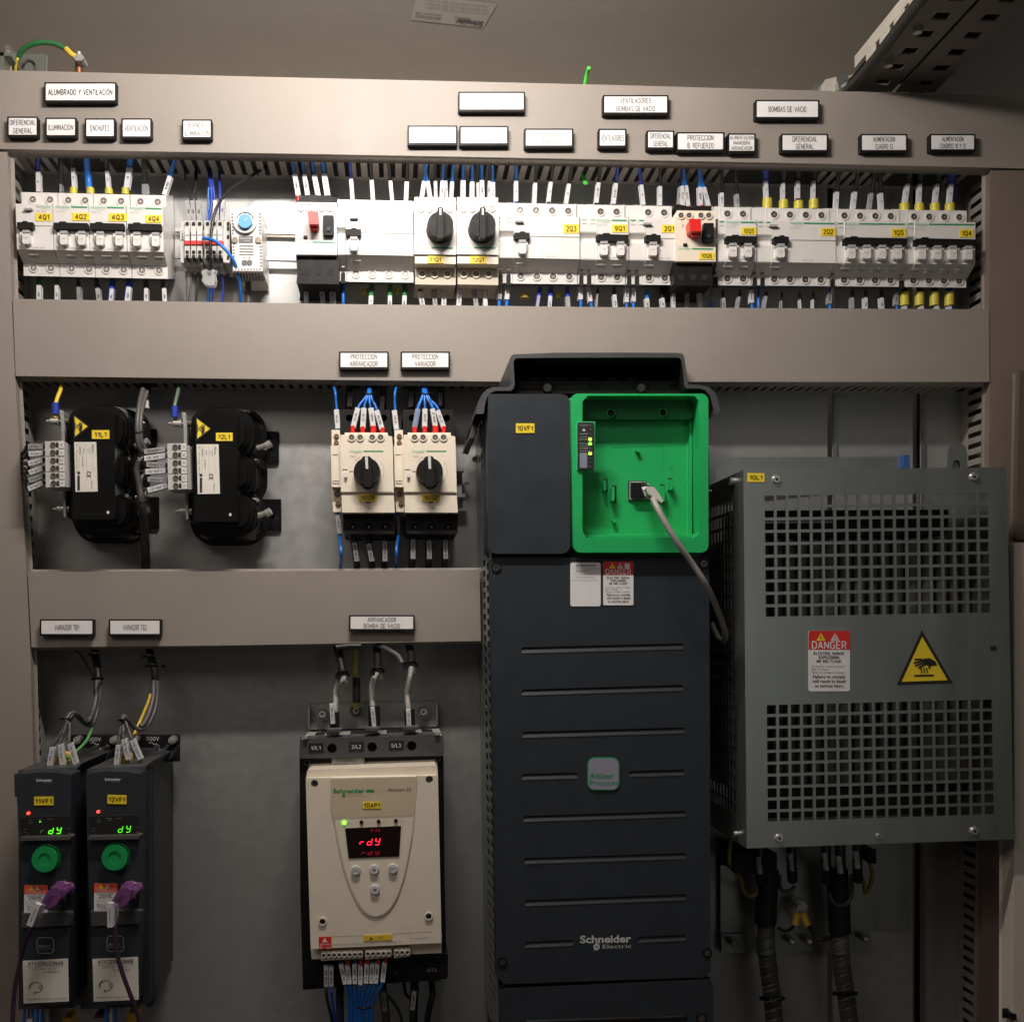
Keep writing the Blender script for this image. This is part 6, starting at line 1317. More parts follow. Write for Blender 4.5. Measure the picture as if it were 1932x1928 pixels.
    lab.text('ATV320U22N4B', X2(420), Y2(1342), 32, y-.0004, inkg, 325, -1.5, .02); lab.stroke([(X2(250), Y2(1378)), (X2(598), Y2(1366))], 2.5, y-.0004, inkg)
    lab.text('2,2kW - 3HP - 380-500V~', X2(415), Y2(1393), 13, y-.0004, inkg, 250, -1.5); lab.text('5L1550604111', X2(475), Y2(1419), 13, y-.0004, inkg, 150, -1.5)
    hp = [(X2(330)+58*math.cos(math.radians(a)), Y2(1560)-44*math.sin(math.radians(a))) for a in range(200, 20, -12)]
    lab.stroke(hp[:8], 14, y-.0004, inkg); lab.stroke(hp[7:], 6, y-.0005, inkg); lab.ring(X2(378), Y2(1560), 13, 18, y-.0005, y, inkg, 14); lab.stroke([(X2(386), Y2(1578)), (X2(370), Y2(1600)), (X2(330), Y2(1612)), (X2(314), Y2(1612))], 6, y-.0004, inkg); lab.cyl(X2(322), Y2(1611), 9, y-.0006, y, inkg, 10)
    lab.text('Schneider Electric Support & Warranty', X2(430), Y2(1667), 14, y-.0004, inkg, 366, -1.5)
    lab.make('type_label', t)
    b = B(); ex = 0 if not second else 605; b.prism([(695+ex, 1690), (800+ex, 1590-ex*.03), (808+ex, 1600-ex*.03), (808+ex, 1745-ex*.03), (790+ex, 1762-ex*.03), (745+ex, 1765-ex*.03), (738+ex, 1745-ex*.03), (695+ex, 1700)], YB-.01, YB-.007, greyw, [circ(768+ex, 1712-ex*.03, 20)], dark); b.make('mounting_foot', t, bevel=.0006)
    Z('Y1'); sticker(t, *tgbox, tg_, YV-.0006, hf=.46, wf=.84, skew=(-2 if not second else 5))
    return t
small_drive('slim dark drive tagged 11VF1, left of its twin, fully lit display', 0, 0, '11VF1', (313, 1543, 491, 1622), False)
small_drive('slim dark drive tagged 12VF1, right of its twin, two letters lit', 630, -8, '12VF1', (988, 1525, 1163, 1607), True)
# right flank detail of the right unit
Z('Y1')
b = B(); b.prism([(1290, 1335), (1300, 3450), (1380, 3440), (1370, 1290)], YV+.034, YV+.05, charcoal); b.make('drive_side_rib', bevel=.001, label='dark side rib on the right flank of the 12VF1 drive', cat='rib')
# purple network cables
def purple(label, off, path, slv, st):
    Z('Y2'); t = thing('network_cable', 450+off, 900, YV-.02, label, 'cable', 'purple network cables of the small drives')
    X = lambda x: x+off
    b = B(); b.prism([(X(520), 645), (X(462), 655), (X(430), 690), (X(368), 800), (X(382), 830), (X(430), 850), (X(520), 800), (X(560), 740), (X(562), 670)], YV-.034, YV-.01, purp); b.prism([(X(545), 672), (X(540), 715), (X(560), 745), (X(590), 740), (X(608), 700), (X(600), 668), (X(575), 660)], YV-.028, YV-.004, purp)
    b.make('plug_boot', t, bevel=.004, seg=4)
    b = B()
    for i in range(5): b.stroke([(X(390+i*16), 795-i*18), (X(440+i*16), 800-i*18)], 6, YV-.0345, purpd)
    b.make('boot_grooves', t)
    b = B(); b.tube([(X(a), c, d) for a, c, d in path], 21, purpd, 10, 6); b.make('jacket', t)
    u0, v0, u1, v1, w = slv; L = math.hypot(u1-u0, v1-v0); nx, ny = (v1-v0)/L*w/2, -(u1-u0)/L*w/2
    b = B(); b.prism([(u0-nx, v0-ny), (u1-nx, v1-ny), (u1+nx, v1+ny), (u0+nx, v0+ny)], YV-.047, YV-.042, slee); b.text(st, (u0+u1)/2, (v0+v1)/2, 16, YV-.0475, inkg, 130, math.degrees(math.atan2(v1-v0, u1-u0))+180); b.make('marker_sleeve', t, bevel=.0005)
    b = B(); k = w/2+18; b.tube([(u0+k*1.2, v0, YV-.036), ((u0+u1)/2+k*1.3, (v0+v1)/2, YV-.036), (u1+k*.8, v1-20, YV-.036)], 26, clear, 8, 3); b.make('clear_sleeve', t)
purple('purple network cable plugged into the 11VF1 drive, hanging to the lower left', 0, [(390, 815, YV-.03), (350, 900, YV-.034), (300, 1000, YV-.036), (240, 1130, YV-.035), (200, 1280, YV-.03), (150, 1500, YV-.03), (125, 1700, YV-.03), (115, 1950, YV-.03)], (345, 800, 268, 998, 56), '11VF1_RJ45')
purple('purple network cable plugged into the 12VF1 drive, crossing its white label', 645, [(425, 800, YV-.03), (425, 900, YV-.034), (415, 1050, YV-.036), (430, 1230, YV-.036), (480, 1420, YV-.036), (560, 1640, YV-.034), (620, 1800, YV-.03), (650, 1950, YV-.03)], (1012, 792, 1014, 1012, 50), 'ETH0_12VF1')
# cable bundles above the small drives
def bun(lab, pts, r, m, sub=6, ends=(), name='cable'):
    b = B(); b.tube(pts, r, m, 12, sub)
    return b.make(name, label=lab, cat='cable', group='cables above the small drives')
Z('Y1')
bun('black sheathed cable bundle coming down above the 11VF1 drive', [(870, 150, .04), (880, 250, .035), (895, 350, .02), (900, 470, .01), (895, 600, .0)], 34, blackw)
bun('left dark grey cable of the bundle above the 11VF1 drive', [(888, 450, -.002), (885, 620, -.01), (858, 750, -.02), (825, 830, -.03), (810, 850, -.03)], 22, greyw)
bun('right dark grey cable of the bundle above the 11VF1 drive', [(915, 450, .0), (918, 600, -.005), (895, 750, -.01), (858, 860, -.02), (800, 880, -.03), (740, 830, -.035), (690, 775, -.04), (640, 790, -.045), (600, 850, -.05)], 22, greyw)
bun('looping dark cable beside the upper cable tie of the 11VF1 drive', [(840, 850, -.03), (780, 860, -.035), (730, 810, -.04), (680, 790, -.045), (640, 830, -.05)], 18, blackw)
bun('black sheathed cable bundle coming down above the 12VF1 drive', [(1370, 150, .04), (1385, 240, .03), (1410, 340, .02), (1425, 430, .01), (1428, 520, .0)], 34, blackw)
bun('left dark grey cable of the bundle above the 12VF1 drive', [(1410, 480, -.002), (1410, 620, -.01), (1375, 760, -.02), (1330, 860, -.03), (1290, 900, -.035)], 24, greyw)
bun('right dark grey cable of the bundle above the 12VF1 drive', [(1445, 480, .0), (1445, 620, -.005), (1420, 760, -.015), (1360, 880, -.025), (1290, 925, -.035), (1220, 890, -.04), (1160, 820, -.05), (1135, 800, -.05), (1125, 850, -.055)], 20, greyw)
bun('thin black wire beside the bundle above the 11VF1 drive', [(665, 165, .04), (740, 240, .035), (800, 330, .03), (858, 440, .02)], 6, blackw)
wire('yellow wire beside the bundle above the 12VF1 drive', [(1385, 600, -.01), (1370, 660, -.012), (1320, 780, -.015), (1280, 870, -.02), (1240, 960, -.03), (1215, 1020, -.035)], 15, yelw, y=-.02, group='earth wires above the small drives')
wire('green and yellow wire beside the bundle above the 11VF1 drive', [(855, 860, -.02), (835, 940, -.025), (800, 1020, -.03), (740, 1090, -.035), (680, 1140, -.04), (620, 1195, -.05)], 14, mat('pale_green_wire', (.12, .40, .12), .4), y=-.03, group='earth wires above the small drives')
for (x, y, s) in ((600, 825, '11VF1 cable loop'), (1135, 835, '12VF1 cable loop')):
    b = B(); b.tube([(x-50, y+8, -.06), (x-20, y, -.066), (x+30, y+5, -.066), (x+50, y+25, -.06)], 9, black, 6); b.make('cable_tie', label='black cable tie on the '+s, cat='cable tie')
for (x, y, s) in ((870, 235, 'upper part of the bundle above the 11VF1 drive'), (900, 460, 'lower part of the bundle above the 11VF1 drive'), (1370, 255, 'upper part of the bundle above the 12VF1 drive'), (1400, 340, 'lower part of the bundle above the 12VF1 drive')):
    b = B(); b.tube([(x-52, y, .0), (x, y-8, -.022), (x+48, y, .0)], 14, black, 6); b.make('cable_tie', label='black cable tie on the '+s, cat='cable tie')
for u, base, drv in ((0, [(630, 850, 465, 1280, 480, 1090, 452, 1270, 'L1_BTB_11L1'), (618, 850, 580, 1270, 552, 1062, 573, 1252, 'L2_BTB_11L1'), (640, 850, 720, 1265, 640, 1055, 693, 1242, 'L3_BTB_11L1')], '11VF1'), (1, [(1120, 850, 1065, 1265, 1088, 1068, 1068, 1248, 'L1_BTB_12L1'), (1130, 850, 1180, 1265, 1138, 1015, 1180, 1202, 'L2_BTB_12L1'), (1150, 840, 1320, 1265, 1215, 1022, 1290, 1200, 'L3_BTB_12L1')], '12VF1')):
    for i, (x0, y0, x1, y1, a, c, e, g, s) in enumerate(base):
        Z('Y1'); wire('grey wire with white sleeve above the %s drive, %s from left' % (drv, OR[i]), [(x0, y0, -.05), ((x0+a)/2, (y0+c)/2, -.055), (a, c, -.06), (x1, y1, -.06)], 17, greyw, (a, c, e, g, 44), s, None, y=-.061, group='marked wires above the small drives')
Z('Y1')
for (x, s) in ((550, '11VF1'), (1130, '12VF1')):
    b = B(); b.prism([(x-40, 1190), (x-36, 1245), (x+30, 1242), (x+34, 1170), (x, 1150)], -.052, -.03, mat('yellow_lug', (.85, .50, .04), .4)); b.make('yellow_lug', bevel=.001, label='yellow insulated lug on top of the %s drive' % s, cat='lug')
# wires below the small drives
Z('Y2')
for i, (x, m_, r, s) in enumerate(((235, bluew, 14, 'blue wire'), (275, greyw, 12, 'grey wire'), (310, bluew, 16, 'blue wire'), (355, bluew, 16, 'blue wire'), (395, bluew, 12, 'blue wire'), (450, lgreyw, 16, 'light grey wire'), (485, greyw, 14, 'grey wire'))):
    Z('Y2'); wire('%s below the 11VF1 drive, number %d from left' % (s, i+1), [(x, 1680, -.08), (x-8, 1780, -.085), (x-(18 if i < 5 else 6), 1960, -.08)], r, m_, (272, 1860, 272, 1950, 50) if i == 1 else None, '', y=-.085, group='wires below the 11VF1 drive')
for i, (x, m_, r, s) in enumerate(((980, bluew, 16, 'blue wire'), (1025, slee, 14, 'white wire'), (1062, bluew, 14, 'blue wire'), (1120, lgreyw, 14, 'light grey wire'))):
    Z('Y2'); wire('%s below the 12VF1 drive, number %d from left' % (s, i+1), [(x, 1670, -.08), (x, 1780, -.085), (x+4, 1960, -.08)], r, m_, None, '', y=-.085, group='wires below the 12VF1 drive')
for x0, x1, y0, m_, s in ((575, 650, 1845, 'yellow_lug', 'yellow terminal piece below the 11VF1 drive'), (1175, 1250, 1800, 'yellow_lug', 'yellow terminal piece below the 12VF1 drive'), (868, 955, 1815, 'red_plastic', 'dark red connector piece below the 12VF1 drive')):
    Z('Y2'); b = B(); b.prism([(x0, y0), (x0, y0+(100 if m_[0] == 'y' else 30)), (x1, y0+(100 if m_[0] == 'y' else 30)), (x1, y0)], -.07, -.05, MT[m_] if m_[0] == 'y' else mat('dark_red', (.2, .01, .015), .5)); b.make('connector_piece', bevel=.001, label=s, cat='connector')
Z('Y1')
for (x, y, s) in ((1503, 345, 'above the 12VF1 drive'),):
    b = B(); b.prism([(1488, 332), (1490, 352), (1518, 358), (1518, 340), (1500, 330)], YB-.001, YB+.001, dark); b.make('plate_hole', label='tiny dark hole in the mounting plate right of the 12VF1 cables', cat='hole')
# ================================================================= SOFT STARTER
YA = -.105
Z('Y3')
st = thing('soft_starter', 800, 1900, YB, 'cream fronted soft starter tagged 10AP1 with red display', 'soft starter')
b = B(); b.prism([(133, 1300), (133, 1400), (140, 2660), (165, 3550), (1490, 3450), (1470, 2600), (1458, 1400), (1455, 1275)], YA+.045, YB-.02, black); b.make('body', st, bevel=.0015)
holes = [circ(x, y, 44, 20) for x, y in ((433, 1330), (802, 1318), (1166, 1307))]
b = B(); b.prism([(133, 1250), (137, 1425), (1460, 1398), (1457, 1214), (1380, 1205), (215, 1240)], YA+.038, YA+.06, anth, holes, dark)
b.make('terminal_front', st, bevel=.001)
for (x, y, s) in ((283, 1325, '1/L1'), (655, 1315, '3/L2'), (1022, 1303, '5/L3')):
    b = B(); b.prism([(x-67, y-42), (x-65, y+44), (x+72, y+40), (x+70, y-45)], YA+.0372, YA+.039, dark); b.text(s, x, y, 32, YA+.0368, inkw, 88, -1.5); b.make('phase_mark', st)
for (x, y) in ((433, 1330), (802, 1318), (1166, 1307)):
    b = B(); b.cyl(x-2, y+4, 24, YA+.05, YA+.06, steeld, 16); b.make('terminal_screw', st)
# vented top deck (horizontal, seen from above)
a = P(150, 1245, YA+.038); c = P(1447, 1210, YA+.038)
zt = max(a.z, c.z); b = B()
x0w, x1w = a.x, c.x; zl, zr_ = a.z, c.z
def zz(x): return zl+(zr_-zl)*(x-x0w)/(x1w-x0w)
yF, yR = YA+.038, .012
b.hexa([(x0w, yF, zz(x0w)-.002), (x1w, yF, zz(x1w)-.002), (x1w, yF, zz(x1w)), (x0w, yF, zz(x0w)), (x0w, yR, zz(x0w)-.002), (x1w, yR, zz(x1w)-.002), (x1w, yR, zz(x1w)), (x0w, yR, zz(x0w))], mat('deck_grey', (.40, .385, .36), .5, 0, .05))
b.make('top_deck', st, bevel=.001)
b = B(); Wt = x1w-x0w
for g in (.075, .105, .33, .37, .41, .60, .64, .68, .86, .90):
    for k in range(5):
        y0_ = yF+.012+k*.0155; xx = x0w+Wt*g
        if (g in (.075, .90) and k in (0, 4)): continue
        b.hexa([(xx, y0_, zz(xx)), (xx+.006, y0_, zz(xx)), (xx+.006, y0_, zz(xx)+.0005), (xx, y0_, zz(xx)+.0005), (xx, y0_+.010, zz(xx)), (xx+.006, y0_+.010, zz(xx)), (xx+.006, y0_+.010, zz(xx)+.0005), (xx, y0_+.010, zz(xx)+.0005)], dark)
b.make('vent_slots', st)
for (x, y) in ((450, 1172), (805, 1160), (1158, 1150)):
    b = B(); b.prism([(x-72, y-10), (x-72, y+14), (x+68, y+10), (x+68, y-14)], YA+.044, YA+.06, anth); b.prism([(x-70, y+22), (x-68, y+34), (x+40, y+30), (x+40, y+18)], YA+.040, YA+.05, dark); b.make('wire_guide', st, bevel=.0008)
for (x, y) in ((185, 1232), (1400, 1197)):
    b = B(); b.cyl(x, y, 24, YA+.034, YA+.04, steel, 12, asp=.55); b.make('deck_screw', st)
for (x, y) in ((200, 1460), (1405, 1422)):
    b = B(); b.cyl(x, y, 30, YA+.0435, YA+.046, black, 18); b.ring(x, y, 22, 30, YA+.042, YA+.045, anth, 18); b.make('body_screw', st)
b = B(); b.prism([(430, 1422), (428, 1502), (728, 1500), (730, 1418)], YA+.040, YA+.05, mat('worn_label', (.24, .23, .215), .5, 0, .12)); b.text('ATS22D62Q', 565, 1443, 20, YA+.0396, anth, 165, -1); b.text('62A 230V - 440V ~', 578, 1478, 18, YA+.0396, anth, 255, -1); b.make('type_strip', st)
# cream cover
b = B(); pts = [(190, 1606), (205, 1530), (430, 1522), (432, 1510), (1398, 1487), (1405, 1545), (1413, 1928), (1445, 3290), (232, 3350)]
def y4(x, y): return ((537.8+.21243*x-537.8)/.20505, (1518.4+.21243*y-1138.8)/.20505)
P2 = [(190, 1606), (205, 1528), (1400, 1487), (1407, 1580)]
q1 = y4(1390, 1222); q2 = y4(228, 1278)
b.prism([(190, 1606), q2, q1, (1407, 1580)], YA, YA+.045, cream, [circ(271, 1654, 34, 18), circ(1328, 1617, 34, 18)], cream)
b.prism([(205, 1530), (192, 1604), (1405, 1578), (1400, 1487)], YA+.008, YA+.045, cream)
q3 = y4(237, 1368); q4 = y4(1388, 1312)
b.prism([q2, q3, q4, q1], YA+.012, YA+.045, cream)
b.make('front_cover', st, bevel=.0016)
for (x, y) in ((271, 1654), (1328, 1617)):
    b = B(); b.cyl(x, y, 33, YA+.006, YA+.01, steeld, 18); b.stroke([(x-18, y), (x+18, y)], 6, YA+.0055, dark); b.make('cover_screw', st)
Z('Y4')
for (x, y) in ((332, 1035), (1276, 988)):
    b = B(); b.ring(x, y, 26, 36, YA-.002, YA+.002, cream, 20); b.cyl(x, y, 26, YA-.0008, YA+.002, dark, 18); b.make('cover_screw', st)
# keypad shield: tapering rounded panel
sh = []; cx, cy = 792, 200
L_ = [(408, 8), (430, 122), (470, 360), (520, 560), (575, 730), (640, 870), (700, 950), (750, 985), (810, 995)]
R_2 = [(880, 975), (940, 920), (1000, 820), (1060, 640), (1100, 450), (1130, 280), (1145, 97), (1158, -40)]
b = B()
k4 = .20505/.21243
top_ = [(385+0, -90), (1190, -110)]
Pn = [(395, -240), (402, 0)]+L_[1:]+R_2+[(1170, -255)]
b.prism(Pn, YA-.0016, YA+.001, cream); b.make('keypad_panel', st, bevel=.0012, seg=2)
b = B(); inn = [(417, 122)]+[(x+7, y-8) for x, y in L_[1:]]+[(x-7, y-8) for x, y in R_2[:-1]]
b.stroke(inn[1:-1], 6, YA-.0019, creamd); b.stroke([(425, 122), (1140, 96)], 4, YA-.0019, creamd)
b.poly([(402, -228), (408, 0), (425, 118), (1138, 92), (1150, -40), (1165, -248)], YA-.0018, mat('faded_cream', (.60, .49, .35), .5, 0, .06, 12)); b.make('keypad_outline', st)
b = B(); y = YA-.0021
b.text('Schneider', 590-24, -220+8, 36, y, greenl, 278, -1, .03) if False else None
Z('Y3')
b.text('Schneider', 588, 1720, 36, y, greenl, 290, -.5, .03); b.text('Electric', 645, 1757, 17, y, mat('tan_green', (.40, .45, .30), .5), 155, 0); b.rect(747, 1708, 820, 1732, y, greenl); b.ring(540, 1757, 10, 16, y-.0003, y+.001, greenl, 12); b.text('Altistart 22', 1052, 1708, 28, y, inkg, 218, -1.5, .01)
b.make('front_lettering', st)
sticker(st, 718, 1822, 882, 1884, '10AP1', YA-.0021, hf=.56, wf=.85)
Z('Y4')
for i, (x, y_, s) in enumerate(((525, 158, 'Rdy'), (678, 153, 'Com'), (831, 147, 'Run'), (984, 140, 'Trip'))):
    b = B(); b.cyl(x, y_, 17, YA-.003, YA-.001, ledg if i == 0 else black, 14); b.text(s, x+48, y_+3, 13, YA-.0022, inkl, 36); b.make('status_light', st)
b = B(); b.prism([(533, 207), (565, 472), (1014, 455), (1031, 185)], YA-.0026, YA-.001, glassd)
y = YA-.003
seg7(b, 'r', 664, 300, 34, 52, y, segr, .2, 8); seg7(b, 'd', 728, 296, 36, 58, y, segr, .2, 9); seg7(b, 'y', 798, 292, 36, 60, y, segr, .2, 9)
for i, (c_, x) in enumerate((('r', 680), ('d', 735), ('y', 800))): seg7(b, c_, x, 405, 32, 36, y, segrd, .2, 9)
for x in (765, 805, 830): b.rect(x, 214, x+12, 236, y, segrd)
b.make('display', st)
for (x, y_, s) in ((627, 582, 'ESC'), (792, 574, '^'), (957, 567, 'ENT'), (798, 752, 'v')):
    b = B(); b.cyl(x, y_, 38, YA-.005, YA-.0015, slee, 24, r2=42)
    if s == '^': b.poly([(x-20, y_+8), (x+20, y_+8), (x, y_-14)], YA-.0054, inkg)
    elif s == 'v': b.poly([(x-20, y_-8), (x, y_+14), (x+20, y_-8)], YA-.0054, inkg)
    else: b.text(s, x, y_, 20, YA-.0054, inkg, 54)
    b.make('key', st, bevel=.0008)
# terminal legend
b = B(); y = YA-.0004
b.prism([(299, 1170), (302, 1278), (412, 1276), (411, 1168)], YA-.0008, YA, redp); b.poly([(352, 1178), (330, 1218), (378, 1218)], YA-.0011, paper); b.text('!', 353, 1202, 18, YA-.0014, redp); b.text('230V MAX', 354, 1236, 13, YA-.0011, paper, 92); b.text('CL1  CL2', 356, 1264, 13, YA-.0011, paper, 98)
b.prism([(696, 1158), (700, 1208), (952, 1198), (950, 1148)], YA-.0008, YA, mat('amber_strip', (.78, .52, .03), .5)); b.poly([(763, 1168), (748, 1194), (782, 1194)], YA-.0011, inkg); b.text('24V', 850, 1177, 14, YA-.0011, inkg, 40)
b.stroke([(412, 1168), (696, 1158)], 3, y, inkg); b.stroke([(950, 1146), (1305, 1124)], 3, y, inkg)
for i, s in enumerate(('R1A', 'R1C', 'R2A', 'R2B', 'R2C', 'CL', 'LI1', 'LI2', 'LI3', '24V', 'COM', 'PTC')):
    x = 435+i*53; yv = 1240-i*2.4; b.text(s, x, yv, 15, y, inkl, 38); b.stroke([(x+26, yv-18), (x+26, yv+16)], 2, y, inkl)
b.stroke([(1112, 1140), (1116, 1228)], 3, y, inkl); b.text('Modbus/RTU', 1208, 1180, 16, y, inkl, 160, -3)
b.make('terminal_legend', st)
for (x0, x1, n, ya, yb2) in ((320, 690, 8, 1300, 1290), (712, 945, 5, 1288, 1278), (970, 1110, 3, 1276, 1270)):
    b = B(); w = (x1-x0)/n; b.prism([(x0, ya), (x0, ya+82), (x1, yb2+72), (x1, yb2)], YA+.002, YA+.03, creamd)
    for i in range(n): b.ring(x0+w*(i+.5), ya+36-i*1.2, 17, 23, YA-.001, YA+.003, whiteg, 14)
    tb = b.make('control_terminal', st, bevel=.0008)
    for i in range(n):
        b = B(); b.cyl(x0+w*(i+.5), ya+36-i*1.2, 16, YA+.0014, YA+.003, steeld, 12); b.make('terminal_screw', tb)
b = B(); b.prism([(180, 1425), (185, 1590), (262, 1590), (262, 1622), (860, 1590), (860, 1570), (1372, 1562), (1372, 1540), (1448, 1520), (1448, 1330), (1390, 1315), (240, 1370)], YA+.03, YB-.03, black)
b.text('4/T2', 960, 1488, 26, YA+.0296, inkd, 76); b.text('6/T3', 1305, 1465, 26, YA+.0296, inkl, 82); b.cyl(1170, 1460, 42, YA+.0294, YA+.031, dark, 18)
b.make('lower_terminal_cover', st, bevel=.002)
# back bracket
Z('Y3')
b = B(); b.prism([(222, 925), (222, 1125), (1395, 1090), (1395, 900), (1090, 905), (1080, 925), (1075, 1080), (545, 1085), (540, 925), (520, 905)], YB-.006, YB-.003, zinc) if False else b.prism([(228, 925), (228, 1160), (1395, 1130), (1395, 900)], YB-.006, YB-.003, zinc)
b.stroke([(220, 950), (220, 1120)], 10, YB-.03, slee) if False else None
b.prism([(216, 930), (216, 1150), (224, 1150), (224, 930)], YB-.02, YB-.003, zinc); b.prism([(1394, 905), (1394, 1120), (1402, 1120), (1402, 905)], YB-.02, YB-.003, zinc)
b.make('back_bracket', st, bevel=.0006)
for (x, y) in ((342, 1015), (1275, 995)):
    b = B(); b.cyl(x, y, 60, YB-.009, YB-.006, steel, 24); b.cyl(x, y, 46, YB-.016, YB-.009, steeld, 6); b.ring(x, y, 16, 32, YB-.017, YB-.015, steel, 20); b.make('fixing_bolt', st, bevel=.0006)
b = B(); b.cyl(652, 985, 55, YB-.008, YB-.006, steeld, 24); b.ring(652, 985, 14, 30, YB-.014, YB-.008, steel, 18); b.cyl(652, 985, 12, YB-.015, YB-.01, brass, 12); b.make('earth_bolt', st)
G3 = 'supply cables of the soft starter'
def z3(lab, *a, **k): Z('Y3'); return wire(lab, *a, **k)
z3('light grey supply cable entering the left input of the soft starter', [(475, 380, .03), (500, 470, .02), (535, 640, .005), (540, 700, -.01), (500, 720, -.018), (468, 800, -.02), (465, 900, -.025), (460, 1010, -.03), (455, 1170, -.03)], 25, lgreyw, (428, 922, 438, 1104, 36), 'L1_BV_10Q1', y=-.038, group=G3, cat='cable')
z3('light grey supply cable entering the middle input of the soft starter', [(840, 380, .03), (845, 520, .015), (855, 620, .0), (835, 660, -.01), (802, 740, -.015), (800, 860, -.02), (808, 960, -.025), (815, 1150, -.03)], 25, lgreyw, (803, 955, 820, 1130, 34), 'L2_BV_10Q1', y=-.038, group=G3, cat='cable')
z3('light grey supply cable entering the right input of the soft starter', [(1135, 380, .03), (1155, 480, .015), (1162, 560, .0), (1155, 640, -.01), (1130, 740, -.015), (1125, 860, -.02), (1135, 960, -.025), (1145, 1150, -.03)], 25, lgreyw, (1134, 975, 1143, 1145, 36), 'L3_BV_10Q1', y=-.038, group=G3, cat='cable')
for i, (p_, s) in enumerate((([(475, 370, .025), (505, 500, .008), (535, 640, -.006)], 'left'), ([(845, 370, .025), (850, 500, .006), (855, 610, -.01)], 'middle'), ([(1135, 370, .025), (1160, 470, .006), (1160, 550, -.008)], 'right'))):
    Z('Y3'); b = B(); b.tube(p_, 36, blackw, 12, 4); b.make('heat_shrink', label='black heat shrink tube on the %s supply cable of the soft starter' % s, cat='heat shrink', group='black tubes on the supply cables')
    e = p_[-1]; b = B(); b.tube([(e[0]-55, e[1]+20, e[2]-.01), (e[0]-30, e[1]-12, e[2]-.03), (e[0]+20, e[1]-18, e[2]-.03), (e[0]+48, e[1]+15, e[2]-.01)], 17, black, 8); b.prism([(e[0]-78, e[1]+15), (e[0]-70, e[1]+52), (e[0]-30, e[1]+50), (e[0]-35, e[1]+5)], e[2]-.03, e[2]-.01, black); b.prism([(e[0]+22, e[1]+45), (e[0]+20, e[1]+85), (e[0]+42, e[1]+88), (e[0]+44, e[1]+40)], e[2]-.02, e[2]-.015, clear); b.make('cable_tie', label='bulky black cable tie on the %s supply cable of the soft starter' % s, cat='cable tie', bevel=.0008)
for (x0, x1, y0, y1, s) in ((408, 496, 995, 1155, 'left'), (762, 872, 942, 1148, 'middle'), (1095, 1192, 972, 1145, 'right')):
    Z('Y3'); b = B(); b.tube([((x0+x1)/2, y0, -.03), ((x0+x1)/2+6, y1, -.03)], (x1-x0)/2, blackw, 14, 1); b.make('cable_boot', bevel=.001, label='black boot at the %s input of the soft starter' % s, cat='boot', group='black boots at the inputs')
Z('Y3')
b = B(); b.tube([(860, 385, .01), (950, 425, -.005), (1040, 480, -.012), (1080, 550, -.018)], 24, greyw, 10); b.make('grey_cable', label='grey cable crossing behind from the middle to the right supply cable', cat='cable')
b = B(); b.tube([(470, 405, .0), (600, 390, .0), (700, 392, .0)], 30, blackw, 10); b.make('black_cable', label='black cable running along under the lower duct above the soft starter', cat='cable')
wire('green and yellow earth wire above the soft starter with black boot', [(650, 380, .03), (650, 500, .03), (648, 660, .035), (650, 800, .04), (655, 960, .045)], 30, mat('olive_wire', (.42, .40, .09), .45), None, None, (658, 680, 910, 72, blackw), y=.03, group='earth wires')
# wires under the soft starter
Z('Y4')
for i, (x0, y0, x1, y1, s, kx, m_, rd) in enumerate(((495, 1418, 535, 1590, 'R1C_10AP', 600, bluew, 0), (552, 1425, 575, 1590, '24VDC_B', 615, bluew, 1), (615, 1418, 620, 1588, 'R2C_10AP1', 640, bluew, 0), (668, 1425, 668, 1598, '24VDC_D', 655, bluew, 1), (728, 1412, 718, 1585, 'LI1_10AP1', 670, bluew, 1), (775, 1412, 765, 1585, 'LI2_10AP1', 690, bluew, 0), (820, 1410, 806, 1585, 'LI3_10AP1', 720, bluew, 1), (885, 1400, 866, 1572, '+24_10AP1', 745, bluew, 1))):
    Z('Y4'); wire('blue wire with sleeve %s under the soft starter, %s' % (s, 'number %d from left' % (i+1)), [(x0+20*(i == 0)+5, 1350, -.085), (x0, y0, -.095), (x1, y1, -.095), ((x1+kx)/2, 1690, -.09), (kx+(i-4)*8, 1790, -.085), (kx+(i-4)*8, 1960, -.08)], 15, m_, (x0, y0, x1, y1, 38), s, ((x0+8, 1360, y0+4, 36, mat('dull_red_ferrule', (.40, .03, .02), .45)) if rd else None), y=-.096, group='control wires under the soft starter')
for i, (x, s, xe, m_) in enumerate(((364, 'L1_BV_10Q5', 430, blackw), (408, 'N_BV_10Q5', 450, blued))):
    Z('Y4'); wire('%s wire with long white sleeve %s under the left of the soft starter' % ('black' if i == 0 else 'blue', s), [(x-14, 1400, -.06), (x, 1615, -.09), (x+10, 1720, -.09), (xe, 1960, -.08)], 14, m_, (x-0, 1436, x+2, 1614, 38), s, y=-.091, group='control wires under the soft starter')
b = B(); b.tube([(640, 1790, -.115), (700, 1808, -.12), (760, 1790, -.115)], 12, black, 6); b.make('cable_tie', label='black cable tie gathering the blue wires under the soft starter', cat='cable tie')
for i, (pts, r, s, sl, lab) in enumerate((([(860, 1560, -.04), (870, 1650, -.06), (890, 1800, -.06), (900, 1960, -.05)], 38, 'M1_10AP1', (870, 1660, 888, 1830, 40), 'left output cable of the soft starter with grey tag'), ([(1150, 1540, -.04), (1150, 1650, -.06), (1140, 1800, -.06), (1140, 1960, -.05)], 38, 'M2_10AP1', (1148, 1655, 1132, 1820, 40), 'middle output cable of the soft starter with grey tag'))):
    Z('Y4'); wire(lab, pts, r, blackw if i else greyw, sl, s, sm=sleg, y=-.061, group='output cables of the soft starter', cat='cable')
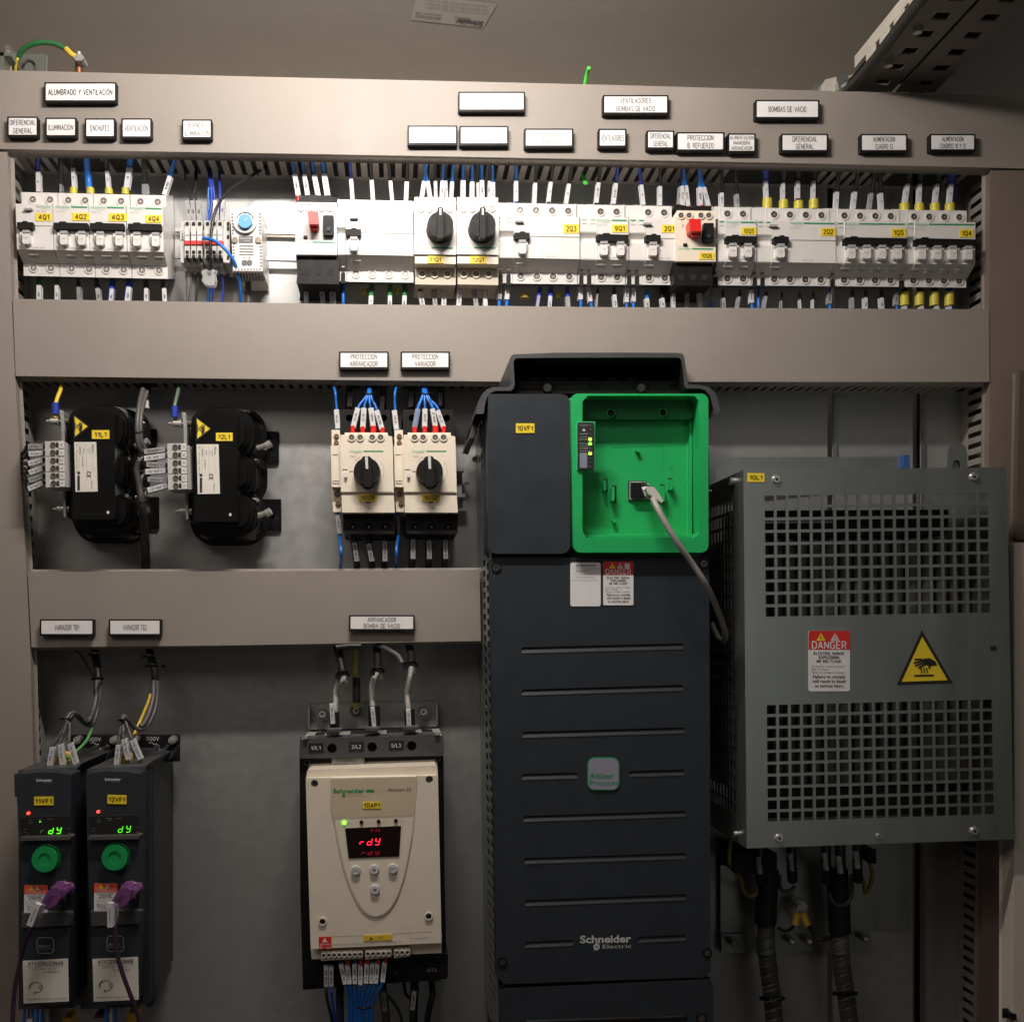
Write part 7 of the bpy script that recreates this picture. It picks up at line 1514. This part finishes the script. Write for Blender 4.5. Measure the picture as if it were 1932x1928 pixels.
b = B(); b.tube([(1300, 1560, -.03), (1310, 1680, -.04), (1285, 1780, -.04), (1255, 1960, -.03)], 28, blackw, 10); b.make('output_cable', label='rightmost black output cable of the soft starter', cat='cable')
b = B(); b.tube([(1055, 1580, -.02), (1075, 1680, -.03), (1120, 1720, -.04)], 15, blackw, 8); b.make('output_cable', label='thin black cable between the two tagged output cables of the soft starter', cat='cable')
b = B(); b.tube([(910, 1690, .0), (970, 1760, .0), (1020, 1850, .01), (1045, 1960, .02)], 15, mat('dark_olive_wire', (.07, .09, .04), .5), 8); b.make('earth_wire', label='dark olive earth wire curving below the soft starter', cat='wire')
b = B(); b.tube([(490, 1600, -.02), (485, 1700, -.03), (490, 1960, -.02)], 36, mat('dim_blue_cable', (.03, .06, .12), .5), 10); b.make('dim_blue_cable', label='dim blue grey cable behind the blue wires under the soft starter', cat='cable')
# ================================================================= BELOW THE STEEL BOX
Z('Y6')
b = B(); b.prism([(98, 160), (100, 830), (980, 830), (1000, 690), (1240, 690), (1240, 160)], .054, .058, zincd); b.prism([(105, 730), (105, 840), (255, 840), (255, 730)], .048, .053, zincd)
b.make('backing_plate', bevel=.0008, label='galvanised backing plate with studs below the perforated steel box', cat='plate')
for i, (x, y, w) in enumerate(((335, 315, 62), (528, 298, 60), (735, 292, 62), (822, 312, 62), (925, 282, 58))):
    Z('Y6'); wire('black boot with pale tag under the steel box, %s from left' % OR[i], [(x, 190, -.03), (x, 300, -.03), (x+5, 400, -.01)], w*.55, blackw, (x-6, y-52, x+8, y+52, 22), 'L%d_10L1' % (i % 3+1), sm=sleg, y=-.031, group='tagged terminals under the steel box', cat='cable')
b = B(); b.prism([(185, 240), (180, 360), (340, 370), (440, 360), (440, 235)], -.03, .02, black); b.make('junction_block', bevel=.002, label='black terminal body under the left corner of the steel box', cat='terminal')
b = B(); b.prism([(990, 215), (990, 300), (1040, 305), (1040, 215)], -.03, .0, black); b.make('junction_block', bevel=.002, label='small black terminal under the middle of the steel box', cat='terminal')
tw = mat('dim_yellow_wire', (.25, .20, .05), .5)
b = B(); b.tube([(160, 150, -.02), (155, 300, -.02), (215, 380, -.01), (235, 460, .0), (275, 500, .01), (315, 480, .01), (330, 400, .01)], 15, tw, 10, 6); b.make('yellow_wire', label='dull yellow wire looping under the left corner of the steel box', cat='wire')
b = B(); b.tube([(880, 380, .0), (930, 375, -.005), (965, 420, .0), (975, 480, .01)], 14, tw, 10, 6); b.tube([(1000, 290, -.01), (1015, 380, .0), (990, 470, .01)], 14, tw, 8, 5); b.make('yellow_wire', label='dull yellow wire looping right of the second cable under the steel box', cat='wire')
b = B(); b.tube([(750, 480, .0), (790, 545, .0), (850, 550, .0), (890, 490, .0), (890, 380, .0)], 14, greyw, 10, 6); b.make('grey_wire', label='grey wire loop in front of the second thick cable under the steel box', cat='wire')
b = B(); b.tube([(455, 370, .02), (460, 450, .02), (500, 470, .02), (550, 440, .02)], 12, greyw, 8, 6); b.make('grey_wire', label='grey wire loop between the two thick cables under the steel box', cat='wire')
scr = mat('cable_shield', (.10, .097, .09), .5, .1, .1, 40)
def thick(lab, pts, ptb, xtie):
    Z('Y6'); t = thing('armoured_cable', pts[0][0], pts[0][1], .02, lab, 'cable', 'thick screened cables under the steel box')
    b = B(); b.tube(ptb, 68, blackw, 16, 5); b.make('black_sheath', t)
    b = B(); b.tube(pts, 54, scr, 18, 10)
    for k in range(len(pts)-2):
        x, y, d = pts[k+1]
        for q in range(3): yy = y+q*60-30; xx = x+(pts[k+2][0]-x)*(yy-y)/max(pts[k+2][1]-y, 1); b.tube([(xx-46, yy+14, d-.022), (xx, yy, d-.031), (xx+48, yy-16, d-.022)], 8, scr, 8, 4)
    b.make('screen', t)
    b = B(); b.tube([(pts[1][0]-8, 740, .012), (pts[1][0]-4, 840, .012)], 60, zincd, 18, 1); b.make('clamp', t)
    b = B(); b.tube([(xtie[0]-66, xtie[1], .01), (xtie[0], xtie[1]+6, -.018), (xtie[0]+66, xtie[1], .01)], 14, black, 8); b.make('cable_tie', t)
thick('left thick grey screened cable with black sheath under the steel box', [(375, 640, .02), (375, 790, .015), (390, 950, .012), (410, 1100, .012), (425, 1280, .012), (430, 1400, .012)], [(385, 340, .01), (375, 500, .012), (370, 660, .015)], (410, 1115))
thick('right thick grey screened cable with black sheath under the steel box', [(820, 690, .02), (822, 790, .015), (835, 950, .012), (855, 1090, .012), (880, 1280, .012), (885, 1400, .012)], [(800, 340, .01), (810, 500, .012), (820, 720, .015)], (850, 1085))
b = B(); b.tube([(575, 520, .03), (580, 560, .03)], 42, steel, 12, 1); b.cyl(582, 562, 44, .022, .04, steel, 6, asp=.9); b.cyl(582, 566, 20, .012, .03, steel, 12); b.make('earth_stud', bevel=.0008, label='steel earth stud between the two thick cables', cat='stud')
for (pts, e, s) in (([(555, 610, .02), (545, 650, .02), (530, 690, .018), (490, 710, .01), (445, 690, .01)], 0, 'left'), ([(605, 610, .02), (625, 660, .02), (670, 740, .015), (720, 760, .01), (770, 740, .005)], 1, 'right')):
    Z('Y6'); b = B(); b.tube(pts, 11, blackw, 8, 6); t = b.make('bonding_lead', label='%s black bonding lead with yellow lug below the earth stud' % s, cat='wire', group='bonding leads under the steel box')
    b = B(); b.tube([(pts[0][0]+(8 if e == 0 else -10), 600, .016), (pts[0][0]-(6 if e == 0 else -18), 672, .016)], 22, yelw, 10, 1); b.make('lug', t)
for i, (x, y) in enumerate(((530, 772), (635, 770), (975, 755), (180, 780))):
    Z('Y6'); b = B(); b.cyl(x, y, 24 if i < 3 else 30, .036, .052, steeld, 6); b.tube([(x-12, y-8, .04), (x+4, y+4, .02)], 12, steel if i < 3 else steeld, 10, 1)
    b.make('clamp_bolt', bevel=.0006, label=('left bolt of the pair between the thick cables', 'right bolt of the pair between the thick cables', 'bolt right of the second thick cable', 'dull bolt left of the first thick cable')[i], cat='bolt')
